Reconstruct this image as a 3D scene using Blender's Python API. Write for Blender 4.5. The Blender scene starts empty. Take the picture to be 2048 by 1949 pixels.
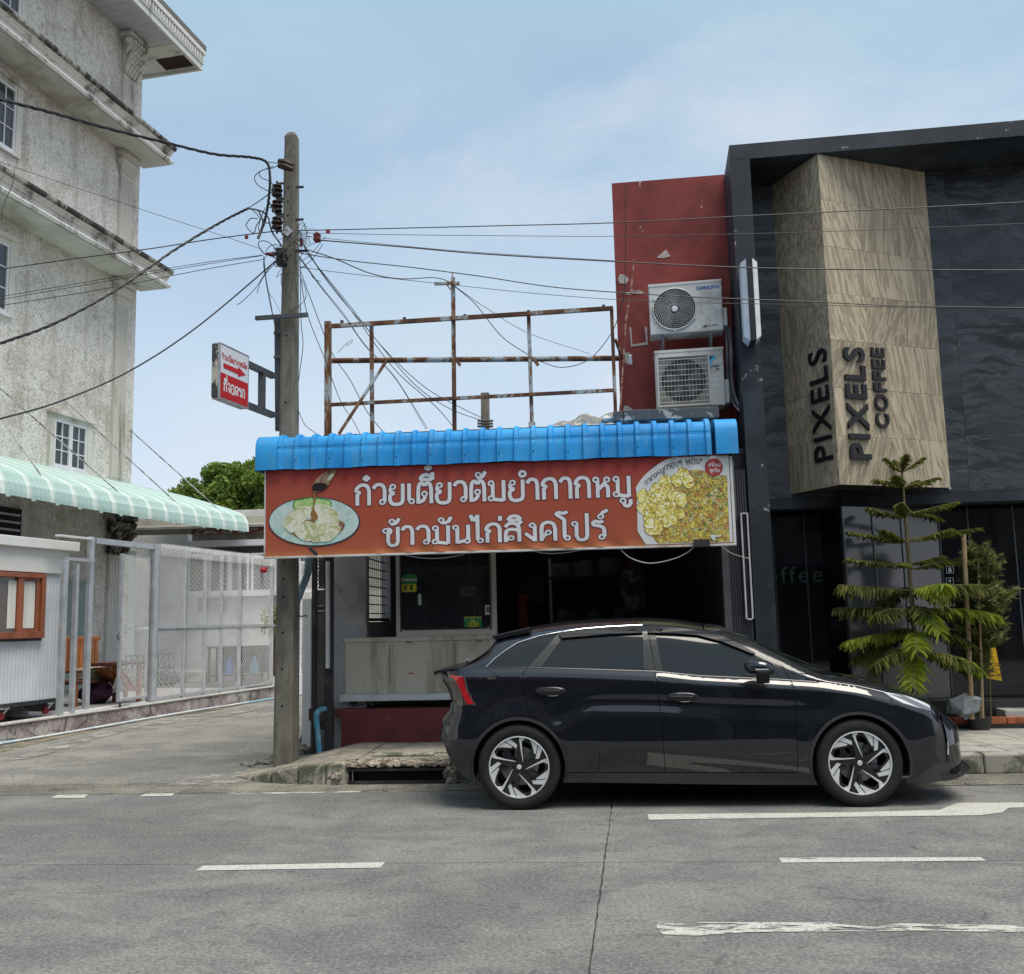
import bpy, bmesh, math, random
from mathutils import Vector, Matrix, geometry
random.seed(7)
R = math.radians
SC = bpy.context.scene
COL = SC.collection
# ---------------------------------------------------------------- camera
F_PX, CX, CY, EYE = 2000.0, 1024.0, 974.5, 1.51
YAW, PITCH, ROLL = R(4.5), math.atan(269/2000), R(1.34)
CROT = Matrix.Rotation(YAW, 3, 'Z') @ Matrix.Rotation(math.pi/2+PITCH, 3, 'X') @ Matrix.Rotation(-ROLL, 3, 'Z')
cd = bpy.data.cameras.new('camera')
cam = bpy.data.objects.new('camera', cd); COL.objects.link(cam); SC.camera = cam
cam.location = (0, 0, EYE); cam.rotation_euler = CROT.to_euler()
cd.sensor_fit = 'HORIZONTAL'; cd.sensor_width = 36; cd.lens = 36*F_PX/2048
cd.clip_start = .05; cd.clip_end = 3000
# ---------------------------------------------------------------- light
SUN_EL, SUN_AZ = 69, 132      # degrees; azimuth clockwise from +Y, so the sun stands behind the camera to the right
w = bpy.data.worlds.new('World'); SC.world = w; w.use_nodes = True
nt = w.node_tree; nt.nodes.clear()
def wn(t, **k):
    n = nt.nodes.new(t)
    for a, b in k.items(): setattr(n, a, b)
    return n
L = nt.links.new
out = wn('ShaderNodeOutputWorld'); bg = wn('ShaderNodeBackground'); L(bg.outputs[0], out.inputs[0])
bg.inputs[1].default_value = .128
sky = wn('ShaderNodeTexSky', sky_type='NISHITA', sun_disc=False)
sky.sun_elevation = R(SUN_EL); sky.sun_rotation = R(SUN_AZ); sky.dust_density = 2.2; sky.air_density = 1.0; sky.ozone_density = 1.6
tc = wn('ShaderNodeTexCoord')
mp = wn('ShaderNodeMapping'); mp.inputs['Scale'].default_value = (1, 1, 2.3); L(tc.outputs['Generated'], mp.inputs[0])
nz = wn('ShaderNodeTexNoise'); nz.inputs['Scale'].default_value = 2.1; nz.inputs['Detail'].default_value = 5; nz.inputs['Roughness'].default_value = .5
L(mp.outputs[0], nz.inputs[0])
rp = wn('ShaderNodeValToRGB'); rp.color_ramp.elements[0].position = .40; rp.color_ramp.elements[1].position = .62
rp.color_ramp.elements[0].color = (.62, .62, .62, 1); rp.color_ramp.elements[1].color = (.97, .97, .97, 1)
L(nz.outputs['Fac'], rp.inputs[0])
sep = wn('ShaderNodeSeparateXYZ'); L(tc.outputs['Generated'], sep.inputs[0])
el = wn('ShaderNodeMapRange'); L(sep.outputs['Z'], el.inputs[0]); el.inputs[1].default_value = .0; el.inputs[2].default_value = .55
el.inputs[3].default_value = 0; el.inputs[4].default_value = 1
cr = wn('ShaderNodeValToRGB')
cr.color_ramp.elements[0].color = (4.2/8, 4.3/8, 4.75/8, 1); cr.color_ramp.elements[1].color = (2.05/8, 2.95/8, 3.6/8, 1)
e = cr.color_ramp.elements.new(.35); e.color = (3.2/8, 3.75/8, 4.35/8, 1)
L(el.outputs[0], cr.inputs[0])
sc8 = wn('ShaderNodeVectorMath', operation='SCALE'); L(cr.outputs[0], sc8.inputs[0]); sc8.inputs['Scale'].default_value = 8.0
mx = wn('ShaderNodeMix', data_type='RGBA'); L(rp.outputs[0], mx.inputs[0]); L(sky.outputs[0], mx.inputs[6]); L(sc8.outputs[0], mx.inputs[7])
nz2 = wn('ShaderNodeTexNoise'); nz2.inputs['Scale'].default_value = 1.5; nz2.inputs['Detail'].default_value = 7; nz2.inputs['Roughness'].default_value = .6; nz2.inputs['Distortion'].default_value = .6
mp2 = wn('ShaderNodeMapping'); mp2.inputs['Scale'].default_value = (1, 1, 2.0); mp2.inputs['Location'].default_value = (5.1, 2.2, 1.3); L(tc.outputs['Generated'], mp2.inputs[0]); L(mp2.outputs[0], nz2.inputs[0])
rp2 = wn('ShaderNodeValToRGB'); rp2.color_ramp.elements[0].position = .42; rp2.color_ramp.elements[1].position = .58; rp2.color_ramp.elements[1].color = (.75, .75, .75, 1); L(nz2.outputs['Fac'], rp2.inputs[0])
mx2 = wn('ShaderNodeMix', data_type='RGBA'); lo = wn('ShaderNodeMapRange'); L(sep.outputs['Z'], lo.inputs[0]); lo.inputs[1].default_value = .22; lo.inputs[2].default_value = .62; lo.inputs[3].default_value = .95; lo.inputs[4].default_value = .35; ml = wn('ShaderNodeMath', operation='MULTIPLY'); L(rp2.outputs[0], ml.inputs[0]); L(lo.outputs[0], ml.inputs[1]); L(ml.outputs[0], mx2.inputs[0]); L(mx.outputs[2], mx2.inputs[6]); mx2.inputs[7].default_value = (4.15, 4.1, 4.4, 1); L(mx2.outputs[2], bg.inputs[0])
sd = bpy.data.lights.new('sun', 'SUN'); sd.energy = 2.2; sd.angle = R(34); sd.color = (1, .93, .82)
so = bpy.data.objects.new('sun', sd); COL.objects.link(so)
az = R(SUN_AZ); sdir = Vector((math.sin(az)*math.cos(R(SUN_EL)), math.cos(az)*math.cos(R(SUN_EL)), math.sin(R(SUN_EL))))
so.rotation_euler = sdir.to_track_quat('Z', 'Y').to_euler(); so.location = (8, -12, 25)
SC.view_settings.view_transform = 'Standard'; SC.view_settings.look = 'None'
SC.view_settings.exposure = .70; SC.view_settings.gamma = 1; SC.view_settings.use_curve_mapping = False
# ---------------------------------------------------------------- measuring: a photo pixel seen on a real plane
def ray(x, y): return CROT @ Vector(((x-CX)/F_PX, -(y-CY)/F_PX, -1.0))
def gnd(x, y, z=0):
    d = ray(x, y); return d*((z-EYE)/d.z) + Vector((0, 0, EYE))
def at(x, y, Y):
    d = ray(x, y); return d*(Y/d.y) + Vector((0, 0, EYE))
class Frame:
    """vertical plane; u along, v out towards the road, z up"""
    def __init__(s, X, Y, a):
        s.o = Vector((X, Y, 0)); s.a = R(a); s.d = Vector((math.cos(s.a), math.sin(s.a), 0)); s.n = Vector((math.sin(s.a), -math.cos(s.a), 0))
    def p(s, u, v, z): return s.o + s.d*u + s.n*v + Vector((0, 0, z))
    def px(s, x, y, v=0):
        o = s.o + s.n*v; d = ray(x, y); t = (o.dot(s.n))/(d.dot(s.n)); q = d*t - o
        return q.dot(s.d), q.z+EYE
    def mat(s): return Matrix.Translation(s.o) @ Matrix.Rotation(s.a, 4, 'Z')      # local x=u, -y=v
# ---------------------------------------------------------------- mesh building
class MB:
    def __init__(s): s.v = []; s.f = []; s.m = []
    def add(s, vs, fs, mi=0):
        b = len(s.v); s.v += [tuple(a) for a in vs]; s.f += [tuple(b+i for i in f) for f in fs]; s.m += [mi]*len(fs); return s
    def hexa(s, p, mi=0): return s.add(p, [(0,3,2,1),(4,5,6,7),(0,1,5,4),(1,2,6,5),(2,3,7,6),(3,0,4,7)], mi)
    def box(s, c, d, rot=None, mi=0):
        x, y, z = d[0]/2, d[1]/2, d[2]/2
        P = [Vector(q) for q in ((-x,-y,-z),(x,-y,-z),(x,y,-z),(-x,y,-z),(-x,-y,z),(x,-y,z),(x,y,z),(-x,y,z))]
        if rot is not None: P = [rot @ q for q in P]
        return s.hexa([q+Vector(c) for q in P], mi)
    def fbox(s, F, u0, u1, v0, v1, z0, z1, mi=0):
        return s.hexa([F.p(u0,v1,z0),F.p(u1,v1,z0),F.p(u1,v0,z0),F.p(u0,v0,z0),F.p(u0,v1,z1),F.p(u1,v1,z1),F.p(u1,v0,z1),F.p(u0,v0,z1)], mi)
    def bar(s, a, b, w, h=None, up=(0,0,1), mi=0):
        a, b = Vector(a), Vector(b); h = h or w; d = (b-a).normalized(); u = Vector(up)
        if abs(d.dot(u)) > .98: u = Vector((0, 1, 0))
        r = d.cross(u).normalized(); t = r.cross(d).normalized(); P = []
        for q in (a, b):
            P += [q-r*w/2-t*h/2, q+r*w/2-t*h/2, q+r*w/2+t*h/2, q-r*w/2+t*h/2]
        return s.add(P, [(0,1,2,3),(7,6,5,4),(0,4,5,1),(1,5,6,2),(2,6,7,3),(3,7,4,0)], mi)
    def tube(s, pts, r, n=6, cap=True, mi=0):
        pts = [Vector(p) for p in pts]; N = len(pts); rs = r if isinstance(r, (list, tuple)) else [r]*N
        d0 = (pts[1]-pts[0]).normalized(); ref = Vector((0,0,1)) if abs(d0.z) < .9 else Vector((1,0,0))
        a = d0.cross(ref).normalized(); vs = []
        for i, p in enumerate(pts):
            d = (pts[min(i+1, N-1)]-pts[max(i-1, 0)]).normalized()
            a = (a - d*a.dot(d)); a = a.normalized() if a.length > 1e-6 else d.orthogonal().normalized(); b = d.cross(a)
            vs += [p + (a*math.cos(2*math.pi*k/n) + b*math.sin(2*math.pi*k/n))*rs[i] for k in range(n)]
        fs = [(i*n+k, i*n+(k+1)%n, (i+1)*n+(k+1)%n, (i+1)*n+k) for i in range(N-1) for k in range(n)]
        if cap: fs += [tuple(range(n-1, -1, -1)), tuple((N-1)*n+k for k in range(n))]
        return s.add(vs, fs, mi)
    def cyl(s, a, b, r, n=12, r2=None, mi=0): return s.tube([a, b], [r, r if r2 is None else r2], n, mi=mi)
    def lathe(s, prof, M, n=24, mi=0, close=False):
        """prof: (radius, height) about local Z of matrix M"""
        vs = [M @ Vector((r*math.cos(2*math.pi*k/n), r*math.sin(2*math.pi*k/n), h)) for r, h in prof for k in range(n)]
        m = len(prof); fs = [(i*n+k, i*n+(k+1)%n, ((i+1)%m)*n+(k+1)%n, ((i+1)%m)*n+k) for i in range(m if close else m-1) for k in range(n)]
        return s.add(vs, fs, mi)
    def prism(s, poly, f0, f1, mi=0):
        """poly of 2D points; f0/f1 map them to the two 3D faces"""
        n = len(poly); vs = [f0(*q) for q in poly] + [f1(*q) for q in poly]
        tris = geometry.tessellate_polygon([[Vector((q[0], q[1], 0)) for q in poly]])
        fs = [tuple(t) for t in tris] + [tuple(n+i for i in reversed(t)) for t in tris] + [(i, (i+1) % n, n+(i+1) % n, n+i) for i in range(n)]
        return s.add(vs, fs, mi)
    def flat(s, poly, f, mi=0):
        tris = geometry.tessellate_polygon([[Vector((q[0], q[1], 0)) for q in poly]])
        return s.add([f(*q) for q in poly], [tuple(t) for t in tris], mi)
    def grid(s, nu, nv, f, mi=0):
        vs = [f(i, j) for j in range(nv) for i in range(nu)]
        return s.add(vs, [(j*nu+i, j*nu+i+1, (j+1)*nu+i+1, (j+1)*nu+i) for j in range(nv-1) for i in range(nu-1)], mi)
    def blob(s, c, r, n=8, jit=.25, sq=(1,1,1), rot=None, mi=0, seed=None):
        rd = random.Random(seed if seed is not None else random.random()); vs = []; c = Vector(c)
        for j in range(n//2+1):
            th = math.pi*j/(n//2)
            for k in range(n):
                ph = 2*math.pi*k/n; q = Vector((math.sin(th)*math.cos(ph)*sq[0], math.sin(th)*math.sin(ph)*sq[1], math.cos(th)*sq[2]))*r*(1+rd.uniform(-jit, jit))
                vs.append(c + (rot @ q if rot else q))
        return s.add(vs, [(j*n+k, (j+1)*n+k, (j+1)*n+(k+1)%n, j*n+(k+1)%n) for j in range(n//2) for k in range(n)], mi)
def cat(pts, n=6):
    pts = [Vector(p) for p in pts]; o = []
    for i in range(len(pts)-1):
        p0, p1, p2, p3 = pts[max(i-1,0)], pts[i], pts[i+1], pts[min(i+2,len(pts)-1)]
        for k in range(n):
            t = k/n; o.append(.5*((2*p1)+(p2-p0)*t+(2*p0-5*p1+4*p2-p3)*t*t+(3*p1-p0-3*p2+p3)*t**3))
    o.append(pts[-1]); return o
def obj(name, mb, mats, parent=None, smooth=False, bevel=0, fixn=True, **props):
    me = bpy.data.meshes.new(name); me.from_pydata(mb.v, [], mb.f)
    if not isinstance(mats, (list, tuple)): mats = [mats]
    for m in mats: me.materials.append(m)
    if len(mats) > 1:
        for p, mi in zip(me.polygons, mb.m): p.material_index = mi
    if fixn:
        b = bmesh.new(); b.from_mesh(me); bmesh.ops.recalc_face_normals(b, faces=b.faces); b.to_mesh(me); b.free()
    if smooth:
        for p in me.polygons: p.use_smooth = True
        if smooth != 'all': me.set_sharp_from_angle(angle=R(smooth if smooth is not True else 40))
    o = bpy.data.objects.new(name, me); COL.objects.link(o)
    if parent is not None: adopt(o, parent)
    if bevel:
        md = o.modifiers.new('bevel', 'BEVEL'); md.width = bevel; md.segments = 2; md.limit_method = 'ANGLE'; md.angle_limit = R(40)
    for k, v in props.items(): o[k] = v
    return o
def wmat(o):
    m = Matrix.LocRotScale(o.location, o.rotation_euler, o.scale)
    return (wmat(o.parent) @ o.matrix_parent_inverse @ m) if o.parent else m
def adopt(o, parent):
    o.parent = parent; o.matrix_parent_inverse = wmat(parent).inverted()
def thing(name, loc, label, cat_, group=None):
    o = bpy.data.objects.new(name, None); COL.objects.link(o); o.location = loc; o.empty_display_size = .2
    o['label'] = label; o['category'] = cat_
    if group: o['group'] = group
    return o
def tag(o, label, cat_, group=None):
    o['label'] = label; o['category'] = cat_
    if group: o['group'] = group
    return o
def setting(name, mb, mats, parent=None, **k):
    o = obj(name, mb, mats, parent, **k)
    if parent is None: o['kind'] = 'structure'
    return o
def text(name, body, mat, M, size, parent, extrude=.0, offset=0, spacing=1, bevel=0):
    c = bpy.data.curves.new(name, 'FONT'); c.body = body; c.size = size; c.extrude = extrude; c.offset = offset; c.space_character = spacing
    c.align_x = 'CENTER'; c.align_y = 'CENTER'; c.bevel_depth = bevel; c.resolution_u = 3
    t = bpy.data.objects.new(name, c); COL.objects.link(t)
    bpy.context.view_layer.update()
    me = bpy.data.meshes.new_from_object(t.evaluated_get(bpy.context.evaluated_depsgraph_get()))
    bpy.data.objects.remove(t); bpy.data.curves.remove(c)
    me.transform(M); me.materials.clear(); me.materials.append(mat)
    o = bpy.data.objects.new(name, me); COL.objects.link(o)
    if parent is not None: adopt(o, parent)
    return o
# ---------------------------------------------------------------- materials
MATS = {}
class NT:
    def __init__(s, name):
        s.m = bpy.data.materials.new(name); s.m.use_nodes = True; s.t = s.m.node_tree; s.b = s.t.nodes['Principled BSDF']; s.tc = None
    def n(s, t, ins=None, **k):
        x = s.t.nodes.new(t)
        for a, b in k.items(): setattr(x, a, b)
        for a, b in (ins or {}).items():
            if isinstance(b, bpy.types.NodeSocket): s.t.links.new(b, x.inputs[a])
            else: x.inputs[a].default_value = b
        return x
    def co(s, scale=(1,1,1), kind='Object', rot=(0,0,0), rnd=False):
        if s.tc is None: s.tc = s.n('ShaderNodeTexCoord')
        v = s.tc.outputs[kind]
        if kind == 'Object' and not rnd: v = s.n('ShaderNodeNewGeometry').outputs['Position']
        if rnd:
            oi = s.n('ShaderNodeObjectInfo'); r = s.n('ShaderNodeVectorMath', {0: oi.outputs['Random'], 1: (37., 19., 53.)}, operation='MULTIPLY')
            v = s.n('ShaderNodeVectorMath', {0: v, 1: r.outputs[0]}, operation='ADD').outputs[0]
        return s.n('ShaderNodeMapping', {0: v, 'Scale': scale, 'Rotation': rot}).outputs[0]
    def noise(s, sc, det=4, ro=.55, dist=0, co=None, **k):
        return s.n('ShaderNodeTexNoise', {'Vector': co if co is not None else s.co(**k), 'Scale': sc, 'Detail': det, 'Roughness': ro, 'Distortion': dist}).outputs['Fac']
    def ramp(s, f, stops):
        r = s.n('ShaderNodeValToRGB', {0: f}); e = r.color_ramp.elements
        while len(e) < len(stops): e.new(.5)
        for q, (p, c) in zip(e, stops): q.position = p; q.color = (*c, 1) if len(c) == 3 else c
        return r.outputs[0]
    def g(s, f, a, b): return s.ramp(f, [(a, (0,0,0)), (b, (1,1,1))])
    def mix(s, f, a, b, mode='MIX'):
        x = s.n('ShaderNodeMix', data_type='RGBA', blend_type=mode)
        for i, q in ((0, f), (6, a), (7, b)):
            if isinstance(q, bpy.types.NodeSocket): s.t.links.new(q, x.inputs[i])
            else: x.inputs[i].default_value = q if i == 0 else (*q, 1) if len(q) == 3 else q
        return x.outputs[2]
    def col(s, q):
        if isinstance(q, bpy.types.NodeSocket): s.t.links.new(q, s.b.inputs['Base Color'])
        else: s.b.inputs['Base Color'].default_value = (*q, 1)
    def set(s, **k):
        for a, v in k.items():
            a = a.replace('_', ' ')
            if isinstance(v, bpy.types.NodeSocket): s.t.links.new(v, s.b.inputs[a])
            else: s.b.inputs[a].default_value = v
    def bump(s, h, st=.3, d=.01):
        b = s.n('ShaderNodeBump', {'Height': h, 'Strength': st, 'Distance': d}); s.t.links.new(b.outputs[0], s.b.inputs['Normal'])
def mat(name, col, rough=.6, metal=0, var=.12, vs=3, bump=0, bs=60, dirt=None, ds=2, dr=(.52,.62), coat=0, spec=.5, stretch=(1,1,1), rnd=False):
    if name in MATS: return MATS[name]
    t = NT(name); c = t.co(scale=stretch, rnd=rnd)
    n = t.noise(vs, 5, .6, co=c)
    k = t.ramp(n, [(.38, tuple(max(0, x*(1-var)) for x in col)), (.62, tuple(min(1, x*(1+var)) for x in col))])
    if dirt: k = t.mix(t.g(t.noise(ds, 8, .65, .4, co=c), *dr), k, dirt)
    t.col(k); t.set(Roughness=rough, Metallic=metal, Coat_Weight=coat, Specular_IOR_Level=spec)
    if bump: t.bump(t.noise(bs, 4, .6), bump)
    MATS[name] = t.m; return t.m
# ================================================================ materials used by the setting
def m_stucco():
    t = NT('stucco'); 
    n1 = t.noise(17, 4, .6, 1.8); n2 = t.noise(.7, 8, .7, .5); n3 = t.noise(5, 6, .7)
    c = t.ramp(n1, [(.38, (.46,.43,.36)), (.46, (.73,.70,.63)), (.54, (.85,.83,.77))])
    c = t.mix(t.g(n2, .47, .66), c, (.36,.31,.25), 'MULTIPLY' if 0 else 'MIX') if 0 else t.mix(t.n('ShaderNodeMath', {0: t.g(n2, .49, .60), 1: .5}, operation='MULTIPLY').outputs[0], c, t.mix(t.g(n1, .42, .56), (.28,.22,.16), (.56,.50,.42)))
    c = t.mix(t.n('ShaderNodeMath', {0: t.g(n3, .54, .64), 1: .4}, operation='MULTIPLY').outputs[0], c, (.3,.28,.25))
    n4 = t.noise(2.4, 6, .65, scale=(1,1,.10)); c = t.mix(t.n('ShaderNodeMath', {0: t.g(n4, .50, .62), 1: .32}, operation='MULTIPLY').outputs[0], c, (.33,.29,.23))
    t.col(c); t.set(Roughness=.95); t.bump(n1, 1.0, .03); return t.m
def m_road(name, base=(.180,.180,.174), warm=(.232,.229,.213), dark=(.142,.144,.143), patch=1.0):
    t = NT(name); a = t.noise(1.3, 10, .74, .5, scale=(.85,1.1,1)); b = t.noise(260, 3, .7); c = t.noise(.33, 5, .6, .3); d = t.noise(6, 7, .75, .3, scale=(.6,1.2,1))
    q = t.ramp(a, [(.42, dark), (.49, base), (.57, warm)])
    q = t.mix(t.n('ShaderNodeMath', {0: t.g(c, .5, .6), 1: .6*patch}, operation='MULTIPLY').outputs[0], q, tuple(x*.7 for x in dark))
    q = t.mix(t.n('ShaderNodeMath', {0: t.g(d, .56, .62), 1: .55*patch}, operation='MULTIPLY').outputs[0], q, tuple(x*.6 for x in dark))
    b2 = t.noise(42, 5, .85); q = t.mix(t.n('ShaderNodeMath', {0: t.g(b2, .50, .56), 1: .45}, operation='MULTIPLY').outputs[0], q, tuple(x*1.5 for x in warm)); q = t.mix(t.n('ShaderNodeMath', {0: t.g(b2, .5, .36), 1: .55}, operation='MULTIPLY').outputs[0] if 0 else t.n('ShaderNodeMath', {0: t.g(t.noise(50, 4, .85, co=t.co(scale=(.8,1.2,1))), .51, .56), 1: .65}, operation='MULTIPLY').outputs[0], q, tuple(x*.5 for x in dark))
    sp = t.noise(5.5, 3, .5, 1.2); q = t.mix(t.n('ShaderNodeMath', {0: t.g(sp, .665, .70), 1: .4}, operation='MULTIPLY').outputs[0], q, tuple(x*.35 for x in dark))
    t.col(q); t.set(Roughness=.9, Specular_IOR_Level=.3); t.bump(b, .35, .006); return t.m
def m_mould(name, base, dark=(.035,.035,.033), lo=.42, hi=.6, sc=2.2, stretch=(1,1,.25), rough=.85):
    t = NT(name); lo = .5+(lo-.5)*.45; hi = .5+(hi-.5)*.45; n = t.noise(sc, 9, .72, .5, scale=stretch); m = t.noise(sc*9, 5, .7)
    c = t.mix(t.g(n, lo, hi), base, dark)
    c = t.mix(t.n('ShaderNodeMath', {0: t.g(m, .55, .72), 1: .4}, operation='MULTIPLY').outputs[0], c, tuple(x*.45 for x in base))
    t.col(c); t.set(Roughness=rough); t.bump(m, .25, .01); return t.m
MS = m_stucco()
M_ROAD = m_road('road_concrete')
M_ALLEY = m_road('alley_concrete', (.235,.228,.205), (.305,.293,.26), (.175,.172,.16), .7)
M_PAVE = m_road('pavement_concrete', (.27,.25,.21), (.38,.34,.28), (.15,.145,.12), 1.0)
M_KERB = m_mould('kerb_stone', (.34,.32,.27), (.10,.10,.07), .44, .64, 3, (1,1,1))
M_DARK = mat('dark_void', (.012,.012,.014), .9, var=.3)
M_CORN = m_mould('cornice_paint', (.74,.72,.67), (.2,.19,.165), .52, .74, 1.4, (1,1,.5))
M_CORNB = m_mould('mouldy_cornice_top', (.34,.33,.3), (.03,.03,.028), .36, .56, 2.4)
M_SOFF = mat('soffit_paint', (.60,.60,.55), .8, var=.1, vs=1.2, dirt=(.42,.40,.33), ds=.8)
M_WHITE = mat('white_paint', (.72,.73,.74), .5, var=.05, vs=2, dirt=(.45,.44,.41), ds=1.5, dr=(.6,.8))
M_WWALL = mat('white_wall', (.70,.70,.69), .85, var=.06, vs=1.5, dirt=(.42,.40,.37), ds=1.1, dr=(.55,.8), bump=.1)
M_GALV = mat('galvanised_steel', (.50,.52,.54), .45, .55, var=.12, vs=6)
M_CHROME = mat('chrome', (.8,.8,.82), .12, 1, var=.02)
M_BLKMET = mat('black_metal', (.022,.022,.026), .5, var=.25, vs=4, dirt=(.07,.065,.06), ds=3)
def m_glass(name, col, rough=.05, tr=.0, spec=.8):
    t = NT(name); t.col(col); t.set(Roughness=rough, Specular_IOR_Level=spec, Transmission_Weight=tr, IOR=1.45); return t.m
M_PANE = m_glass('dark_pane', (.03,.035,.04), .06)
# ================================================================ ground, road, alley, pavement
mb = MB(); mb.grid(2, 2, lambda i, j: (-400+800*i, -400+800*j, -.03)); g = setting('ground', mb, mat('ground_earth', (.17,.16,.13), .95, var=.3, vs=.5))
road = setting('road', MB().grid(2, 2, lambda i, j: (-60+120*i, -7+16.4*j, -.014)), mat('joint_tar', (.075,.07,.062), .95, var=.4, vs=9))
rr = random.Random(3)
xs = [-60, -30, -20, -10.03, .0, 10, 20, 30, 60]; ys = [-7, -.2, 3.1, 6.555, 9.28]
def SL_(x, y): return .0417*(y-6.35) if abs(x) < 15 else 0
for j in range(4):
    for i in range(8):
        mb = MB(); x0, x1, y0, y1 = xs[i]+.005, xs[i+1]-.005, ys[j]+.006, ys[j+1]-.004
        sk = .03*(j-2)      # the transverse joint runs slightly aslant
        n = 40 if (i in (3, 4) and j >= 2) else 2
        e0 = [(x0+SL_(x0, y0+(y1-y0)*k/(n-1))+rr.uniform(-.005, .003)*(n > 2), y0+(y1-y0)*k/(n-1)) for k in range(n)]
        e1 = [(x1+SL_(x1, y0+(y1-y0)*k/(n-1))+rr.uniform(-.003, .005)*(n > 2), y0+(y1-y0)*k/(n-1)) for k in range(n)]
        poly = e0 + e1[::-1]
        mb.prism(poly, lambda x, y: (x, y, 0), lambda x, y: (x, y, -.03))
        obj('concrete_slab', mb, M_ROAD, road)
def worn_paint(name, th):
    t = NT(name); n = t.noise(9, 8, .75, .4, scale=(.4,1.5,1)); f = t.noise(90, 3, .7)
    t.col(t.mix(t.g(f, .48, .56), (.56,.55,.50), (.36,.355,.32))); t.set(Roughness=.8, Alpha=t.g(n, th, th+.05)); return t.m
M_LINE = worn_paint('worn_line_paint', .36); M_LINE2 = worn_paint('old_line_paint', .455)
def line_mark(pts, m=M_LINE, name='lane_line', z=.004):
    P = [gnd(x, y, 0) for x, y in pts]; n = len(P)
    mb = MB(); mb.flat([(p.x, p.y) for p in P], lambda x, y: (x, y, z)); return obj(name, mb, m, road, fixn=False)
line_mark([(390,1743),(407,1733),(770,1726),(761,1737)])
line_mark([(1563,1727),(1558,1717),(1961,1716),(1973,1723)])
line_mark([(1312,1854),(1318,1846),(1700,1847),(2060,1853),(2300,1856),(2300,1869),(2060,1866),(1800,1864),(1500,1866),(1330,1878)], M_LINE2)
line_mark([(1298,1641),(1295,1630),(1700,1626),(1880,1621),(1915,1607),(2120,1606),(2120,1614),(2017,1617),(2005,1626),(1960,1632),(1700,1635)])
line_mark([(101,1597),(115,1591),(176,1590),(168,1597)]); line_mark([(278,1594),(292,1588),(350,1587),(343,1593)])
line_mark([(452,1591),(464,1585),(960,1577),(960,1581)], M_LINE2)
line_mark([(1880,1567),(1870,1563),(2120,1561),(2120,1565)], M_LINE2)
# gutter strip and alley
alley = setting('alley_road', MB().prism([(-40,9.29),(-2.4,9.29),(-2.4,11.9),(-3.2,12.5),(-.6,36),(1,60),(-45,60)], lambda x, y: (x, y, .004), lambda x, y: (x, y, -.028)), M_ALLEY)
mb = MB()
for x0, x1 in ((-40,-6.2),(-6.19,-3.3),(-3.29,-2.42),(-2.41,3.2),(3.21,40)):
    mb.box(((x0+x1)/2, 9.5+.1, -.004), (x1-x0, .6, .018))
setting('gutter', mb, m_road('gutter_concrete', (.20,.19,.16), (.28,.26,.21), (.11,.11,.095)))
# light cement repair patches along the fence base
def patch(name, pts, m, z, parent=None, rnd=5):
    P = [gnd(*q, 0) for q in pts]; Q = cat([(p.x, p.y, 0) for p in P+P[:1]], 6)
    r_ = random.Random(rnd); mb = MB(); mb.flat([(q.x+r_.uniform(-.02,.02), q.y+r_.uniform(-.03,.03)) for q in Q[:-1]], lambda x, y: (x, y, z))
    o = obj(name, mb, m, parent, fixn=False)
    if parent is None: o['kind'] = 'structure'
    return o
M_CEM = m_road('light_cement', (.44,.43,.40), (.52,.51,.47), (.34,.33,.3), .3)
def raggy(m, sc, a, b):
    t_ = m.node_tree; g_ = t_.nodes.new('ShaderNodeNewGeometry'); n_ = t_.nodes.new('ShaderNodeTexNoise'); n_.inputs['Scale'].default_value = sc; n_.inputs['Detail'].default_value = 7; n_.inputs['Roughness'].default_value = .7; t_.links.new(g_.outputs['Position'], n_.inputs[0]); r_ = t_.nodes.new('ShaderNodeMapRange'); r_.inputs[1].default_value = a; r_.inputs[2].default_value = b; t_.links.new(n_.outputs['Fac'], r_.inputs[0]); t_.links.new(r_.outputs[0], t_.nodes['Principled BSDF'].inputs['Alpha']); return m
M_CEM2 = raggy(m_road('ragged_cement', (.33,.32,.29), (.40,.385,.35), (.26,.25,.23), .3), 3.2, .42, .56)
M_MOSS = m_road('mossy_dirt', (.20,.18,.13), (.30,.25,.18), (.10,.10,.07), .8)
raggy(M_MOSS, 2.2, .38, .5)
patch('dirt_strip', [(-60,1500),(100,1462),(260,1433),(400,1415),(520,1393),(530,1399),(420,1424),(300,1440),(180,1465),(60,1492),(-60,1520)], M_MOSS, .009, alley, 3)
patch('cement_patch', [(-60,1530),(60,1508),(150,1478),(240,1462),(330,1440),(460,1420),(520,1412),(520,1420),(400,1443),(300,1453),(200,1478),(90,1512),(0,1528),(-60,1545)], M_CEM2, .012, alley, 4)
patch('cement_patch', [(330,1572),(400,1552),(470,1545),(520,1556),(490,1566),(420,1570)], M_CEM2, .007, alley, 6)
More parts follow.
